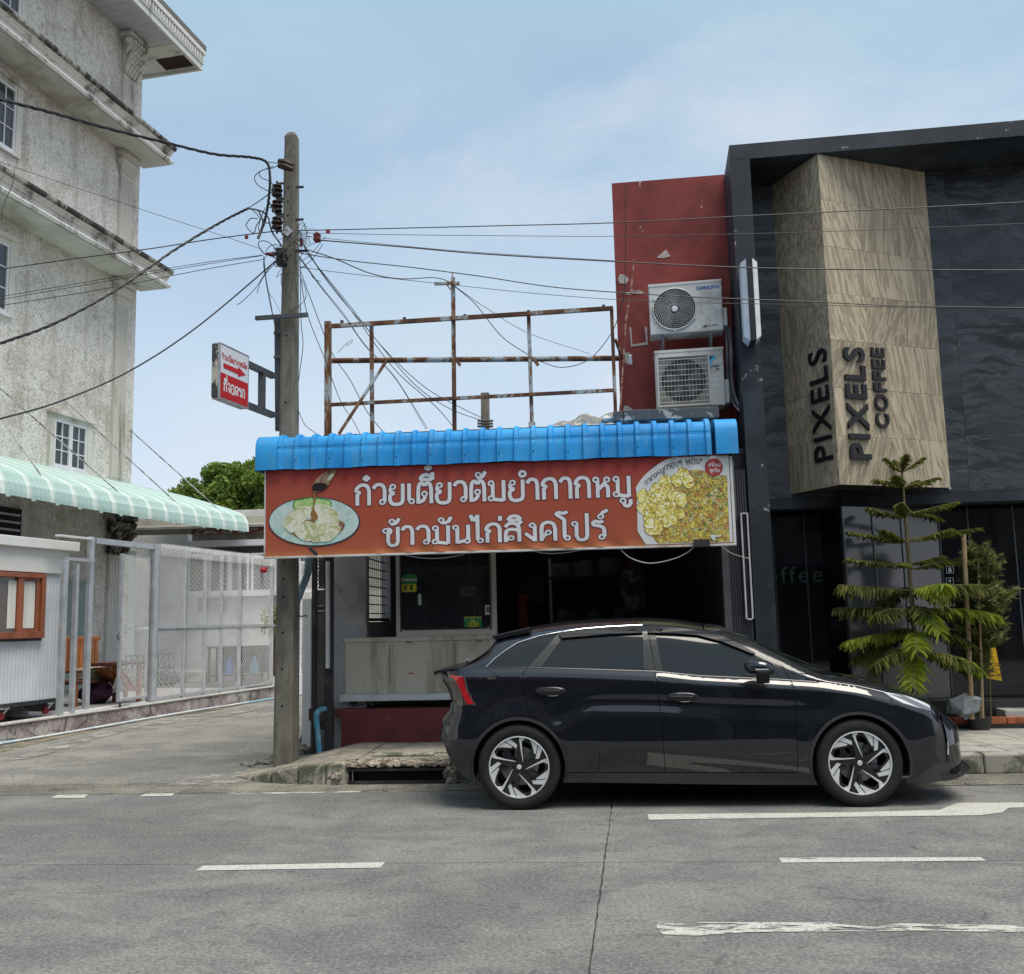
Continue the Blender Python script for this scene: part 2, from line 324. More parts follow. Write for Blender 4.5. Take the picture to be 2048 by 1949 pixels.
# corner pavement that ramps down to the alley
def sm(a, b, x):
    t = max(0, min(1, (x-a)/(b-a))); return t*t*(3-2*t)
def pz(x, y): return .185*sm(-3.75, -2.65, x)*(1-.35*sm(10.9, 11.8, y)*sm(-2.6, -3.1, x)) + .006
KL = [(-3.72,10.25),(-3.5,10.02),(-3.2,9.86),(-2.9,9.76),(-2.62,9.72),(-2.42,9.70)]
pav = setting('pavement', MB().prism([(-2.40,9.82),(-1.45,9.82),(-1.45,12.2),(-2.4,12.2)], lambda x, y: (x, y, .183), lambda x, y: (x, y, -.02)), M_PAVE)
def kl(x):
    for (a, b), (c, d) in zip(KL, KL[1:]):
        if a <= x <= c: return b+(d-b)*(x-a)/(c-a)
    return KL[0][1] if x < KL[0][0] else KL[-1][1]
rr = random.Random(11)
N, K = 36, 26; P = {}
for i in range(N+1):
    for j in range(K+1):
        x = -3.75+(1.35)*i/N; y0 = kl(x); y = y0+(12.3-y0)*(j/K)**1.3
        P[i, j] = (x, y, pz(x, y)+rr.uniform(-.004, .004))
mb = MB(); mb.grid(N+1, K+1, lambda i, j: P[i, j]); mb.grid(N+1, 2, lambda i, j: (P[i, 0][0], P[i, 0][1]-.012*j, P[i, 0][2]*(1-j)-.02*j))
obj('sloped_apron', mb, M_PAVE, pav, smooth=True)
mb = MB()
for (x0, y0), (x1, y1) in zip(KL[:-1], KL[1:]):        # kerb pieces along the curve
    za, zb = pz(x0, y0), pz(x1, y1)
    if za < .03: continue
    k = MB().hexa([(x0+.006,y0-.05,-.02),(x1-.004,y1-.05,-.02),(x1-.004,y1+.09,-.02),(x0+.006,y0+.09,-.02),(x0+.006,y0-.03,za+.006),(x1-.004,y1-.03,zb+.006),(x1-.004,y1+.09,zb+.008),(x0+.006,y0+.09,za+.008)])
    obj('kerb_stone', k, M_KERB, pav, bevel=.015)
# broken lip above the drain
rr = random.Random(5); k = MB()
for i in range(620):
    x = rr.uniform(-2.5, -1.42); y = 9.70+rr.random()**1.5*.32; s = rr.uniform(.010, .032)
    k.blob((x, y, .182+rr.uniform(-.016, .010)), s, 6, .3, (1.3,1,.7), seed=i)
for i in range(34):
    x = rr.choice([rr.uniform(-2.62, -2.40), rr.uniform(-1.46, -1.36)]); k.blob((x, 9.68+rr.uniform(-.03,.05), rr.uniform(.0, .15)), rr.uniform(.02, .045), 6, .35, seed=i+999)
obj('broken_concrete', k, mat('rubble_aggregate', (.42,.37,.30), .95, var=.4, vs=14, dirt=(.16,.13,.10), ds=9, dr=(.45,.6), bump=.5, bs=80), pav, kind='stuff')
obj('pavement_patch', MB().prism([(-2.35,10.5),(-2.0,10.42),(-1.55,10.45),(-1.5,10.7),(-1.9,10.78),(-2.3,10.72)], lambda x, y: (x, y, .200), lambda x, y: (x, y, .15)), M_PAVE, pav)
obj('concrete_lid', MB().box((-1.98,10.32,.195), (.62,.16,.03)), M_KERB, pav, bevel=.01)
# cracked edge where the apron meets the alley
rr = random.Random(8); k = MB()
for i in range(40):
    t = i/39; p = gnd(490+95*t, 1531-12*t+rr.uniform(-3, 3), .02); k.blob((p.x, p.y+.05, .015+.05*t), rr.uniform(.02, .06), 6, .4, (1.4,.8,.5), seed=i)
obj('broken_edge', k, M_KERB, pav, kind='stuff')
k = MB()
for x, y, s, z in ((602,1500,.15,.1),(612,1490,.19,.14),(622,1497,.17,.1),(635,1488,.16,.13),(645,1480,.2,.14),(658,1470,.16,.12),(628,1478,.14,.2)):
    p = gnd(x, y, .1); q = MB().blob((p.x+.03, p.y+.1, z), s*.8, 8, .3, (1,.8,.9), seed=x); obj('stone_lump', q, m_mould('lump%d' % x, (.27,.26,.22), (.06,.06,.05), .45, .65, 5, (1,1,1)), pav)
# drain grate
t = thing('drain_grate', (-2.0, 9.66, 0), 'black barred drain grate set in the broken kerb behind the car', 'drain grate')
p0, p1 = gnd(695,1573), gnd(880,1573)
obj('drain_recess', MB().box((-1.93, 9.80, .07), (.92, .03, .16)).box((-1.93,9.76,.003),(.92,.2,.01)), M_DARK, t)
obj('grate_frame', MB().box((-1.93, 9.71, .135), (.96, .03, .022)).box((-1.93, 9.705, .02), (.96, .03, .02)).box((-2.40,9.71,.08),(.02,.03,.11)).box((-1.46,9.71,.08),(.02,.03,.11)), M_BLKMET, t)
b0 = obj('bar', MB().box((-2.36, 9.71, .078), (.010, .018, .11)), mat('rusty_iron', (.20,.18,.17), .7, .3, var=.4, vs=20), t)
for i in range(1, 19):
    c = b0.copy(); COL.objects.link(c); c.parent = t; c.location.x += i*.0487
# right pavement with kerb and slabs
setp = MB().prism([(-1.4,10.16),(40,10.16),(40,12.75),(-1.4,12.75)], lambda x, y: (x, y, .150), lambda x, y: (x, y, -.02))
obj('pavement_bed', setp, M_PAVE, pav)
M_SLAB = mat('paving_slab', (.36,.35,.31), .9, var=.14, vs=3, dirt=(.22,.21,.18), ds=4, bump=.15, rnd=True)
sl = None
for i in range(12):
    for j in range(5):
        x, y = 2.75+i*.46+rr.uniform(-.002, .002), 10.4+j*.46
        if sl is None: sl = obj('paving_slab', MB().box((0, 0, 0), (.45, .45, .03)), M_SLAB, None); c = sl
        else: c = sl.copy(); COL.objects.link(c)
        c.location = (x, y, .160+rr.uniform(-.0015, .0015)); c.rotation_euler = (0, 0, R(rr.uniform(-.4, .4)))
        adopt(c, pav)
        c.matrix_parent_inverse = Matrix.Identity(4)
for i in range(12):
    x = -1.4+i*1.0; obj('kerb_stone', MB().box((x+.5, 10.07, .08), (.992, .19, .19)), M_KERB, pav, bevel=.02)
obj('kerb_stone', MB().box((25.6, 10.07, .08), (29, .19, .19)), M_KERB, pav, bevel=.02)
# ================================================================ apartment building on the left
A = Frame(-10.87, 22.49, 82.2)
apt = thing('apartment_building', A.p(-6, 0, 0), 'tall weathered white apartment building with stucco walls and mouldy cornices', 'building')
obj('wall', MB().fbox(A, -18, .20, -9, 0, 0, 16.2), MS, apt)
def cornice(z0, pr, hs, nm='cornice'):
    u0, u1 = -18.2, .34
    def strip(prof, mt, name):
        mb = MB(); n = len(prof)
        vs = [A.p(u0, v, z) for v, z in prof] + [A.p(u1, v, z) for v, z in prof]
        mb.add(vs, [(i, (i+1) % n, n+(i+1) % n, n+i) for i in range(n)] + [tuple(range(n))[::-1], tuple(range(n, 2*n))]); return obj(name, mb, mt, apt)
    strip([(.003, z0), (pr-.1, z0), (pr-.1, z0+.03), (.003, z0+.03)], M_SOFF, 'soffit')
    strip([(.003, z0+.033), (pr-.12, z0+.033), (pr-.03, z0-.01), (pr+.0, z0+.05), (pr-.03, z0+.10), (.003, z0+.11)], M_CORN, 'cornice_bead')
    strip([(.003, z0+.113), (pr-.1, z0+.113), (pr-.1, z0+.22), (pr-.05, z0+.25), (pr-.05, z0+.29), (pr+.02, z0+.33), (.003, z0+.33)], M_CORN, 'cornice_fascia')
    strip([(.003, z0+.333), (pr+.05, z0+.333), (pr+.08, z0+.37), (pr+.08, z0+.43), (pr-.1, z0+.50), (.003, z0+.56)], M_CORNB, 'cornice_cap')
cornice(9.73, .84, 0); cornice(12.9, .84, 0)
# roof eave
M_EAVE = m_mould('eave_paint', (.66,.66,.62), (.25,.24,.2), .56, .8, 1.5)
obj('roof', MB().fbox(A, -18.4, 1.3, -9, 1.12, 16.42, 16.55), mat('roof_edge', (.16,.15,.14), .8), apt)
obj('eave_fascia', MB().fbox(A, -18.3, 1.22, 1.0, 1.06, 15.85, 16.3).fbox(A, 1.16, 1.22, -8, 1.0, 15.85, 16.3), M_EAVE, apt)
obj('eave_trim', MB().fbox(A, -18.3, 1.27, 1.062, 1.12, 16.28, 16.40).fbox(A, -18.3, 1.25, 1.062, 1.09, 16.02, 16.06), M_EAVE, apt)
sb = MB()
for i in range(150): sb.fbox(A, 1.2-i*.12-.07, 1.2-i*.12, 1.063, 1.10, 16.08, 16.26)
obj('dentil_band', sb, M_EAVE, apt)
pk = None
for i in range(60):            # soffit boards run out from the wall
    if i < 5: continue
    c = obj('soffit_board', MB().fbox(A, 1.15-i*.22-.212, 1.15-i*.22, .003, .995, 15.93, 15.95), mat('soffit_board', (.50,.53,.56), .6, var=.06), apt) if i < 50 else None
obj('soffit_opening', MB().fbox(A, .56, 1.1, .1, .9, 15.955, 15.97), mat('dark_red_opening', (.03,.012,.012), .9), apt)
obj('soffit_border', MB().fbox(A, .205, 1.155, -3, -.002, 15.92, 15.95).fbox(A, .053, .55, .003, .99, 15.92, 15.95).fbox(A, .551, 1.15, .003, .095, 15.92, 15.95).fbox(A, .551, 1.15, .905, .99, 15.92, 15.95).fbox(A, 1.105, 1.155, .097, .903, 15.92, 15.95), M_EAVE, apt)
# pilasters with flutes and capitals
M_PIL = m_mould('pilaster_paint', (.60,.58,.52), (.24,.22,.17), .52, .75, 1.6, (1,1,.12))
def pilaster(z0, z1, cap=None, u=-.42, wd=.46, mtp=None, cp=True):
    mtp = mtp or M_PIL
    mb = MB(); mb.fbox(A, u-wd/2, u+wd/2, .002, .06, z0, z1)
    for k in range(6):
        uu = u-wd/2+.045+k*(wd-.09)/5; mb.tube([A.p(uu, .06, z0+.1), A.p(uu, .06, z1-.1)], .027, 8)
    sh = obj('pilaster', mb, mtp, apt, smooth=50)
    mb = MB(); M0 = A.mat()
    if not cp: return
    for k, (r, h) in enumerate(((.02,.0),(.06,.05),(.02,.09),(.05,.14),(.10,.2),(.12,.30),(.06,.34),(.14,.40),(.14,.5))):
        if k: 
            (r0, h0) = prev; mb.hexa([A.p(u-wd/2-r0, .001, z1+h0), A.p(u+wd/2+r0, .001, z1+h0), A.p(u+wd/2+r0, .06+r0, z1+h0), A.p(u-wd/2-r0, .06+r0, z1+h0), A.p(u-wd/2-r, .001, z1+h), A.p(u+wd/2+r, .001, z1+h), A.p(u+wd/2+r, .06+r, z1+h), A.p(u-wd/2-r, .06+r, z1+h)])
        prev = (r, h)
    obj('capital', mb, mtp, sh, bevel=.012)
pilaster(4.9, 9.22); pilaster(10.3, 12.38)
# leafy capitals: top storey and the dark one under the canopy
def leafy(z, u, wd, hgt, mt, par):
    mb = MB(); mb.fbox(A, u-wd/2, u+wd/2, .002, .1, z, z+hgt)
    for row, (zz, sc) in enumerate(((.12,.8),(.42,1.0),(.72,1.15))):
        for k in range(5):
            uu = u-wd/2+wd*(k+.5*(row % 2))/4; q = [A.p(uu, .1, z+zz*hgt-.12), A.p(uu, .17*sc, z+zz*hgt+.05), A.p(uu, .28*sc, z+zz*hgt+.16), A.p(uu, .3*sc, z+zz*hgt+.09)]
            mb.tube(cat(q, 3), [.03,.035,.05,.06,.065,.06,.05,.045,.04,.03], 6)
    for s in (-1, 1): mb.blob(A.p(u+s*(wd/2+.05), .2, z+hgt*.9), .12, 8, .15)
    mb.fbox(A, u-wd/2-.14, u+wd/2+.14, .002, .32, z+hgt+.02, z+hgt+.14)
    obj('leafy_capital', mb, mt, par, smooth=40)
pilaster(13.5, 14.9, cp=False); leafy(14.9, -.42, .46, .85, M_PIL, apt)
M_LOWP = mat('white_pilaster', (.68,.67,.64), .7, var=.08, vs=2, stretch=(1,1,.2), dirt=(.42,.4,.35))
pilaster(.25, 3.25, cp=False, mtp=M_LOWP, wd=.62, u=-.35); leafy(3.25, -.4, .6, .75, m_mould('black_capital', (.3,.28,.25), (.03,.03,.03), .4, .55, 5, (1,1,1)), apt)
# windows
M_TRIM = m_mould('window_trim', (.64,.62,.56), (.33,.30,.24), .52, .8, 1.7, (1,1,.2))
def window(F, u0, u1, z0, z1, par, cols=2, rows=3, leaves=2, sur=.16, hood=True, mt=None, pm=None, fw=.05, deep=.08):
    mt = mt or M_WHITE
    w_ = obj('window', MB().fbox(F, u0-sur, u0, .002, .06, z0-sur*.4, z1+sur*.6).fbox(F, u1, u1+sur, .002, .06, z0-sur*.4, z1+sur*.6).fbox(F, u0, u1, .002, .05, z1, z1+sur*.6), M_TRIM, par) 
    if hood: obj('window_hood', MB().fbox(F, u0-sur-.05, u1+sur+.05, .002, .12, z1+sur*.6+.002, z1+sur*.6+.07).fbox(F, u0-sur, u1+sur, .002, .09, z1+sur*.6+.072, z1+sur*.6+.12), M_TRIM, w_, bevel=.01)
    obj('window_sill', MB().fbox(F, u0-.02, u1+.02, .002, .075, z0-.07, z0-.001), mt, w_)
    L_ = (u1-u0)/leaves
    for l in range(leaves):
        a, b = u0+l*L_+.004, u0+(l+1)*L_-.004; fr = MB()
        fr.fbox(F, a, a+fw, .004, .045, z0, z1).fbox(F, b-fw, b, .004, .045, z0, z1).fbox(F, a+fw, b-fw, .004, .045, z0, z0+fw).fbox(F, a+fw, b-fw, .004, .045, z1-fw, z1)
        pw, ph = (b-a-2*fw)/cols, (z1-z0-2*fw)/rows
        for c in range(1, cols): fr.fbox(F, a+fw+c*pw-.01, a+fw+c*pw+.01, .006, .036, z0+fw, z1-fw)
        for r_ in range(1, rows):
            for c in range(cols): fr.fbox(F, a+fw+c*pw+.011, a+fw+(c+1)*pw-.011, .006, .034, z0+fw+r_*ph-.01, z0+fw+r_*ph+.01)
        obj('window_frame', fr, mt, w_)
        for c in range(cols):
            for r_ in range(rows):
                obj('pane', MB().fbox(F, a+fw+c*pw+.011, a+fw+(c+1)*pw-.011, .003, .012, z0+fw+r_*ph+.011, z0+fw+(r_+1)*ph-.011), pm or M_PANE, w_)
    return w_
window(A, -2.66, -1.56, 4.98, 5.98, apt)
window(A, -5.4, -4.2, 11.15, 12.5, apt); window(A, -5.4, -4.2, 7.8, 9.2, apt)
window(A, -5.4, -4.2, 14.1, 15.3, apt)
# dark louvred slot under the canopy, ground-floor wall details
lv = obj('louvre_window', MB().fbox(A, -4.3, -3.55, .003, .05, 3.0, 3.95), M_DARK, apt)
for k in range(6): obj('slat', MB().fbox(A, -4.25, -3.6, .05, .07, 3.05+k*.15, 3.09+k*.15), M_GALV, lv)
obj('green_glass_door', MB().fbox(A, -2.6, -1.35, .004, .05, .3, 2.6), m_glass('green_glass', (.24,.33,.31), .15), apt)
# ---------------- green striped canopy with stay rods
cn = thing('striped_canopy', A.p(-3, 1, 4.2), 'pale green striped metal canopy with scalloped lip on the white apartment wall', 'canopy')
def m_stripe():
    t = NT('striped_sheet'); x = t.n('ShaderNodeSeparateXYZ', {0: t.co(kind='Object', rot=(0,0,-A.a))}).outputs[0]
    f = t.n('ShaderNodeMath', {0: x, 1: 1/.62}, operation='MULTIPLY').outputs[0]; f = t.n('ShaderNodeMath', {0: f}, operation='FRACT').outputs[0]
    c = t.ramp(f, [(.0, (.72,.80,.77)), (.2, (.56,.65,.62)), (.26, (.39,.55,.51)), (.97, (.42,.58,.54))]); n = t.noise(3, 6, .7)
    c = t.mix(t.n('ShaderNodeMath', {0: t.g(n, .5, .75), 1: .35}, operation='MULTIPLY').outputs[0], c, (.55,.58,.5)); t.col(c); t.set(Roughness=.5); return t.m
MSTR = m_stripe()
prof = [(-.0, 4.93), (.7, 4.68), (1.4, 4.42), (1.72, 4.28), (1.9, 4.16), (1.98, 4.0), (2.0, 3.86), (2.0, 3.78)]
NU = 620; U0, U1 = -9.5, 2.2
def cnp(i, j):
    u = U0+(U1-U0)*i/(NU-1); v, z = prof[j]
    k = (u/.1273) % 1; rip = .012*(1 if k < .5 else -1)
    zz = z+rip if j < 5 else z+(-.035 if j == 7 and ((u/.64) % 1) < .12 else 0); vv = v+(rip if j >= 4 else 0)
    sag = -.10*(1-((u+3.6)/6)**2)*(v/2) + .12*(v/2)
    return A.p(u+ .25*(1-v/2), vv, zz+sag)
o = obj('canopy_sheet', MB().grid(NU, len(prof), cnp), MSTR, cn, fixn=False)
md = o.modifiers.new('s', 'SOLIDIFY'); md.thickness = .012
mb = MB()
for u in (-8, -6, -4, -2, 0, 2.0): mb.bar(A.p(u, .05, 4.78), A.p(u, 1.75, 4.17), .04)
mb.bar(A.p(U0, 1.6, 4.2), A.p(U1, 1.6, 4.2), .04); mb.bar(A.p(U0, .8, 4.5), A.p(U1, .8, 4.5), .04)
obj('canopy_frame', mb, M_BLKMET, cn)
rod = m_mould('stay_rod', (.42,.42,.42), (.12,.08,.06), .5, .7, 8)
def rodpx(a, b, va=.01, vb=1.8):
    ua, za = A.px(*a, va); ub, zb = A.px(*b, vb); obj('stay_rod', MB().tube([A.p(ua, va, za), A.p(ub, vb, zb)], .014, 6), rod, cn)
rodpx((-90,706),(82,951)); rodpx((-110,680),(246,993)); rodpx((128,800),(366,1018)); rodpx((262,862),(458,1038))
# ---------------- yard slab and pink stained kerb
FN = Frame(-8.05, 15.4, 80)
yard = setting('yard_floor', MB().prism([(FN.p(u, v, 0).x, FN.p(u, v, 0).y) for u, v in ((-14,.16),(6.1,.16),(6.4,-6),(-14,-6))], lambda x, y: (x, y, .22), lambda x, y: (x, y, -.02)), mat('yard_tiles', (.33,.31,.31), .5, var=.1, vs=4))
t = thing('low_wall', FN.p(0, .1, 0), 'low cracked pink stained concrete kerb wall beneath the chain link fence', 'low wall')
def m_pink():
    t = NT('pink_stained_plaster'); a = t.noise(1.3, 8, .7, .5); b = t.noise(4, 8, .75, 1.2)
    c = t.ramp(a, [(.40, (.52,.50,.47)), (.48, (.40,.33,.33)), (.55, (.25,.19,.20)), (.62, (.42,.39,.34))]); v = t.n('ShaderNodeTexVoronoi', {'Vector': t.co(), 'Scale': 2.3}, feature='DISTANCE_TO_EDGE').outputs[0]
    c = t.mix(t.g(v, .0, .02), (.09,.08,.07), c); c = t.mix(t.g(b, .54, .6), c, (.13,.12,.09)); t.col(c); t.set(Roughness=.9); return t.m
obj('kerb_face', MB().fbox(FN, -14, 6.1, .03, .18, -.02, .24), m_pink(), t, bevel=.01)
obj('kerb_cap', MB().fbox(FN, -14, 6.12, -.02, .20, .242, .27), M_CEM, t, bevel=.008)
mb = MB(); mb.tube(cat([FN.p(-9,.34,.03), FN.p(-4,.3,.035), FN.p(-1,.33,.03), FN.p(2,.28,.04), FN.p(5,.3,.03), FN.p(7.5,.36,.04), FN.p(9.3,.5,.03)], 8), .02, 6)
tag(obj('water_hose', mb, mat('pale_hose', (.62,.66,.68), .5, dirt=(.3,.5,.62), ds=.3, dr=(.5,.55)), None, smooth=True), 'long pale hose lying along the foot of the fence kerb', 'hose')
# ================================================================ chain link fence and gate frame
def chain(F, u0, u1, z0, z1, v, par, nm='chain_link', step=.075, r=.0027, slope=1.25):
    mb = MB(); W, H = u1-u0, z1-z0
    def seg(a, b, vv):
        a, b = F.p(a[0], vv, a[1]), F.p(b[0], vv, b[1]); mb.tube([a, b], r, 3, cap=False)
    c = -H/slope
    while c < W:
        x0, x1 = max(0, c), min(W, c+H/slope)
        if x1-x0 > .01: seg((u0+x0, z0+(x0-c)*slope), (u0+x1, z0+(x1-c)*slope), v); seg((u0+x0, z1-(x0-c)*slope), (u0+x1, z1-(x1-c)*slope), v+.004)
        c += step
    return obj(nm, mb, M_GALV, par, kind='stuff', fixn=False)
def zb_(u): return .27
fn = thing('chain_link_fence', FN.p(4, 0, .2), 'long galvanised chain link fence panel with middle rail on the pink stained kerb', 'fence')
zt = 2.98
for u, wd in ((2.75,.05),(3.45,.045),(4.05,.045),(4.75,.07),(6.1,.055)):
    obj('post', MB().fbox(FN, u-wd/2, u+wd/2, -.03, .03, .275, zt-.02), M_GALV, fn)
obj('top_rail', MB().fbox(FN, 1.88, 6.15, -.035, .035, zt-.015, zt+.05), M_GALV, fn)
obj('middle_rail', MB().fbox(FN, 1.88, 6.1, .032, .06, 1.53, 1.575), M_GALV, fn)
obj('bottom_rail', MB().fbox(FN, 1.88, 6.1, -.02, .02, .30, .34), M_GALV, fn)
for a, b in ((1.9,2.72),(2.78,3.43),(3.47,4.03),(4.07,4.71),(4.79,6.07)): chain(FN, a, b, .34, zt+.03, .045, fn)
chain(FN, 1.9, 6.1, zt-.16, zt+.06, .062, fn, step=.05)
tag(obj('red_rag', MB().blob(FN.p(5.55, .12, 2.72), .07, 8, .45, (1.4,.5,.8)), mat('red_cloth', (.35,.03,.04), .9), None), 'small red rag tied to the fence near the pole', 'rag')
mp_ = tag(obj('main_fence_post', MB().fbox(FN, 1.72, 1.87, -.06, .06, .275, 3.02), M_GALV, None, bevel=.006), 'thick galvanised square post between the open gate and the fence', 'post')
gt = thing('mesh_gate', FN.p(1, 0, .2), 'narrow chain link gate standing ajar next to the thick steel post', 'gate')
G2 = Frame(FN.p(1.70, -.02, 0).x, FN.p(1.70, -.02, 0).y, 80+9)
for u in (-1.05, -.06): obj('gate_post', MB().fbox(G2, u, u+.05, -.02, .02, .36, 2.78), M_GALV, gt)
for z in (.36, 1.52, 2.73): obj('gate_rail', MB().fbox(G2, -.998, -.062, -.018, .018, z, z+.045), M_GALV, gt)
chain(G2, -1.0, -.06, .4, 2.73, .022, gt); obj('bolt', MB().fbox(G2, -1.0, -.97, .0, .03, .1, .35), M_BLKMET, gt)
obj('latch_ring', MB().tube([G2.p(-1.06+.05*math.cos(a), 0, 1.42+.05*math.sin(a)) for a in [i*math.pi/5 for i in range(11)]], .008, 5), M_BLKMET, gt)
fr = thing('entrance_frame', FN.p(.1, 0, .2), 'grey square tube entrance frame beside the corrugated kiosk', 'gate frame')
for nm, px_, wd, z1, v in (('post', 171, .10, 3.02, .0), ('post', 119, .10, 2.60, .09), ('post', 143, .07, 2.58, .06)):
    u = FN.px(px_, 1420, v)[0]; obj(nm, MB().fbox(FN, u-wd/2, u+wd/2, v-.035, v+.035, .275, z1), M_GALV, fr, bevel=.006)
obj('lintel', MB().fbox(FN, .16, 1.71, -.05, .05, 2.92, 3.01), M_GALV, fr); obj('lintel', MB().fbox(FN, -.7, .045, -.05, .05, 2.97, 3.0), M_WHITE, fr)
obj('lintel', MB().fbox(FN, -.61, .04, .06, .12, 2.605, 2.65), M_GALV, fr); obj('threshold', MB().fbox(FN, -.6, 1.6, -.04, .05, .272, .295), M_WHITE, fr)
# ================================================================ white corrugated kiosk on casters
kb = thing('corrugated_kiosk', FN.p(-1.8, -.9, .3), 'white corrugated kiosk on casters with a brown framed sliding window', 'kiosk')
KV = -.28
def rip(i, j, u0=-3.6, u1=-.22, n=320):
    u = u0+(u1-u0)*i/n; return FN.p(u, KV+.013*math.sin(2*math.pi*u/.075), (.50, 2.5)[j])
obj('corrugated_wall', MB().grid(321, 2, rip).fbox(FN, -3.6, -.22, -1.9, KV-.03, .5, 2.5), mat('white_corrugated', (.66,.71,.75), .45, .1, var=.05), kb, smooth=60, fixn=False)
obj('fascia_board', MB().fbox(FN, -3.7, -.12, KV-.02, KV+.04, 2.42, 2.78), mat('cream_board', (.74,.75,.71), .6, var=.03), kb)
obj('roof_fascia', MB().fbox(FN, -3.8, .02, -2.0, KV+.12, 2.782, 2.93), mat('cream_board2', (.76,.77,.75), .5, var=.03), kb, bevel=.008)
obj('base_rim', MB().fbox(FN, -3.62, -.2, -1.9, KV+.03, .44, .499), M_BLKMET, kb)
M_BRN = mat('brown_wood', (.26,.075,.028), .4, var=.25, vs=3, stretch=(1,1,.2), coat=.2)
wu0, wu1, wz0, wz1 = -2.9, FN.px(82,1250,KV)[0], 1.43, 2.40
wd0, wd1, wr0 = FN.px(26,1250,KV)[0], FN.px(38,1250,KV)[0], FN.px(64,1250,KV)[0]
wn_ = obj('window', MB().fbox(FN, wu0, wu1, KV+.016, KV+.022, wz0-.04, wz1+.02), M_BLKMET, kb)
fb = MB(); a, b, c, d, q = wu0, wu1-.02, wz0, wz1-.0, .13
fb.fbox(FN, a, b, KV+.02, KV+.09, c, c+.10).fbox(FN, a, b, KV+.02, KV+.09, d-.07, d).fbox(FN, b-.09, b, KV+.02, KV+.088, c+.101, d-.071).fbox(FN, wd0, wd1, KV+.02, KV+.07, c+.101, d-.071)
obj('window_frame', fb, M_BRN, wn_, bevel=.004)
obj('window_frame', MB().fbox(FN, wd1+.001, b-.091, KV+.02, KV+.06, c+.101, c+.14).fbox(FN, wd1+.001, b-.091, KV+.02, KV+.06, d-.11, d-.072).fbox(FN, wr0, b-.091, KV+.02, KV+.058, c+.141, d-.111), M_BRN, wn_)
obj('pane', MB().fbox(FN, wu0, wd0, KV+.024, KV+.03, c+.10, d-.07).fbox(FN, wd1, wr0, KV+.024, KV+.03, c+.14, d-.11), m_glass('kiosk_pane', (.10,.085,.075), .08), wn_)
cu = MB()
for i in range(2):
    u0 = (wd0-.17, wd1+.01)[i]; u1 = (wd0-.01, wr0-.01)[i]
    cu.grid(24, 2, lambda k, j: FN.p(u0+(u1-u0)*k/23, KV+.036+.004*math.sin(k*1.7), (c+.15, d-.12)[j]))
obj('curtain', cu, mat('curtain_cloth', (.66,.66,.62), .8, var=.08, vs=10, stretch=(1,1,.1)), wn_, smooth=True)
for u in (-1.35, -.42):
    cs = obj('caster', MB().cyl(FN.p(u, KV-.03, .33), FN.p(u, KV-.08, .33), .062, 12), mat('red_caster', (.25,.02,.02), .5), kb)
    obj('caster_fork', MB().bar(FN.p(u, KV-.02, .36), FN.p(u+.09, KV-.02, .43), .03).fbox(FN, u-.02, u+.12, KV-.09, KV-.0, .415, .44), M_CHROME, cs)
tag(obj('crumpled_sheet', MB().blob(FN.p(-.75, KV-.4, .32), .2, 10, .35, (1.6,.8,.5), seed=4), M_GALV, None), 'crumpled foil sheet under the white kiosk', 'foil')
# ================================================================ things in the yard
M_WOOD = mat('orange_wood', (.33,.12,.035), .45, var=.3, vs=5, stretch=(1,1,.15))
M_WOODD = mat('dark_wood', (.09,.03,.015), .5, var=.3, vs=5)
bn = thing('wooden_bench', FN.p(1, -1.5, .22), 'orange wooden slatted bench loaded with papers behind the entrance frame', 'bench')
def bpt(x, y, v): u, z = FN.px(x, y, v); return u, z
BU, BV = 1.32, -1.5
obj('backrest_rail', MB().fbox(FN, BU, BU+1.45, BV-.32, BV-.28, 1.34, 1.42).fbox(FN, BU, BU+1.45, BV-.32, BV-.28, .78, .84), M_WOOD, bn, bevel=.01)
for i in range(13): obj('slat', MB().fbox(FN, BU+.05+i*.105, BU+.13+i*.105, BV-.31, BV-.285, .842, 1.338), M_WOOD, bn)
for u in (BU, BU+1.40):
    for v in (BV-.3, BV+.3): obj('leg', MB().fbox(FN, u, u+.07, v-.035, v+.035, .222, .78 if v > BV else .84), M_WOOD, bn, bevel=.008)
obj('seat', MB().fbox(FN, BU, BU+1.47, BV-.28, BV+.34, .60, .66), M_WOODD, bn, bevel=.01); obj('armrest', MB().fbox(FN, BU-.02, BU+.1, BV-.3, BV+.38, .80, .84).fbox(FN, BU+1.38, BU+1.9, BV-.2, BV+.0, .84, .90), M_WOODD, bn)
pp = MB(); r_ = random.Random(2)
for i in range(9): pp.box(FN.p(BU+.8+r_.uniform(-.04,.04), BV+.02, .672+i*.022), (.55, .4, .018), Matrix.Rotation(A.a+r_.uniform(-.2,.2), 3, 'Z'))
tag(obj('paper_stack', pp, mat('old_paper', (.42,.38,.30), .9, var=.3, vs=8), None), 'stack of yellowed papers lying on the wooden bench', 'papers')
bx = tag(obj('styrofoam_box_lid', MB().box(FN.p(BU+1.05, BV+.55, .62), (.62, .05, .42), Matrix.Rotation(A.a+.1, 3, 'Z') @ Matrix.Rotation(.35, 3, 'X')), mat('printed_card', (.62,.63,.60), .8, var=.2, vs=12, dirt=(.2,.3,.4), ds=9, dr=(.6,.62)), None), 'white printed cardboard leaning on the front of the bench', 'cardboard')
tag(obj('purple_cloth', MB().blob(FN.p(BU+.7, BV+.25, .42), .26, 10, .3, (1.3,.7,.75), seed=9), mat('purple_cloth', (.045,.012,.035), .9), None), 'dark purple cloth hanging under the wooden bench seat', 'cloth')
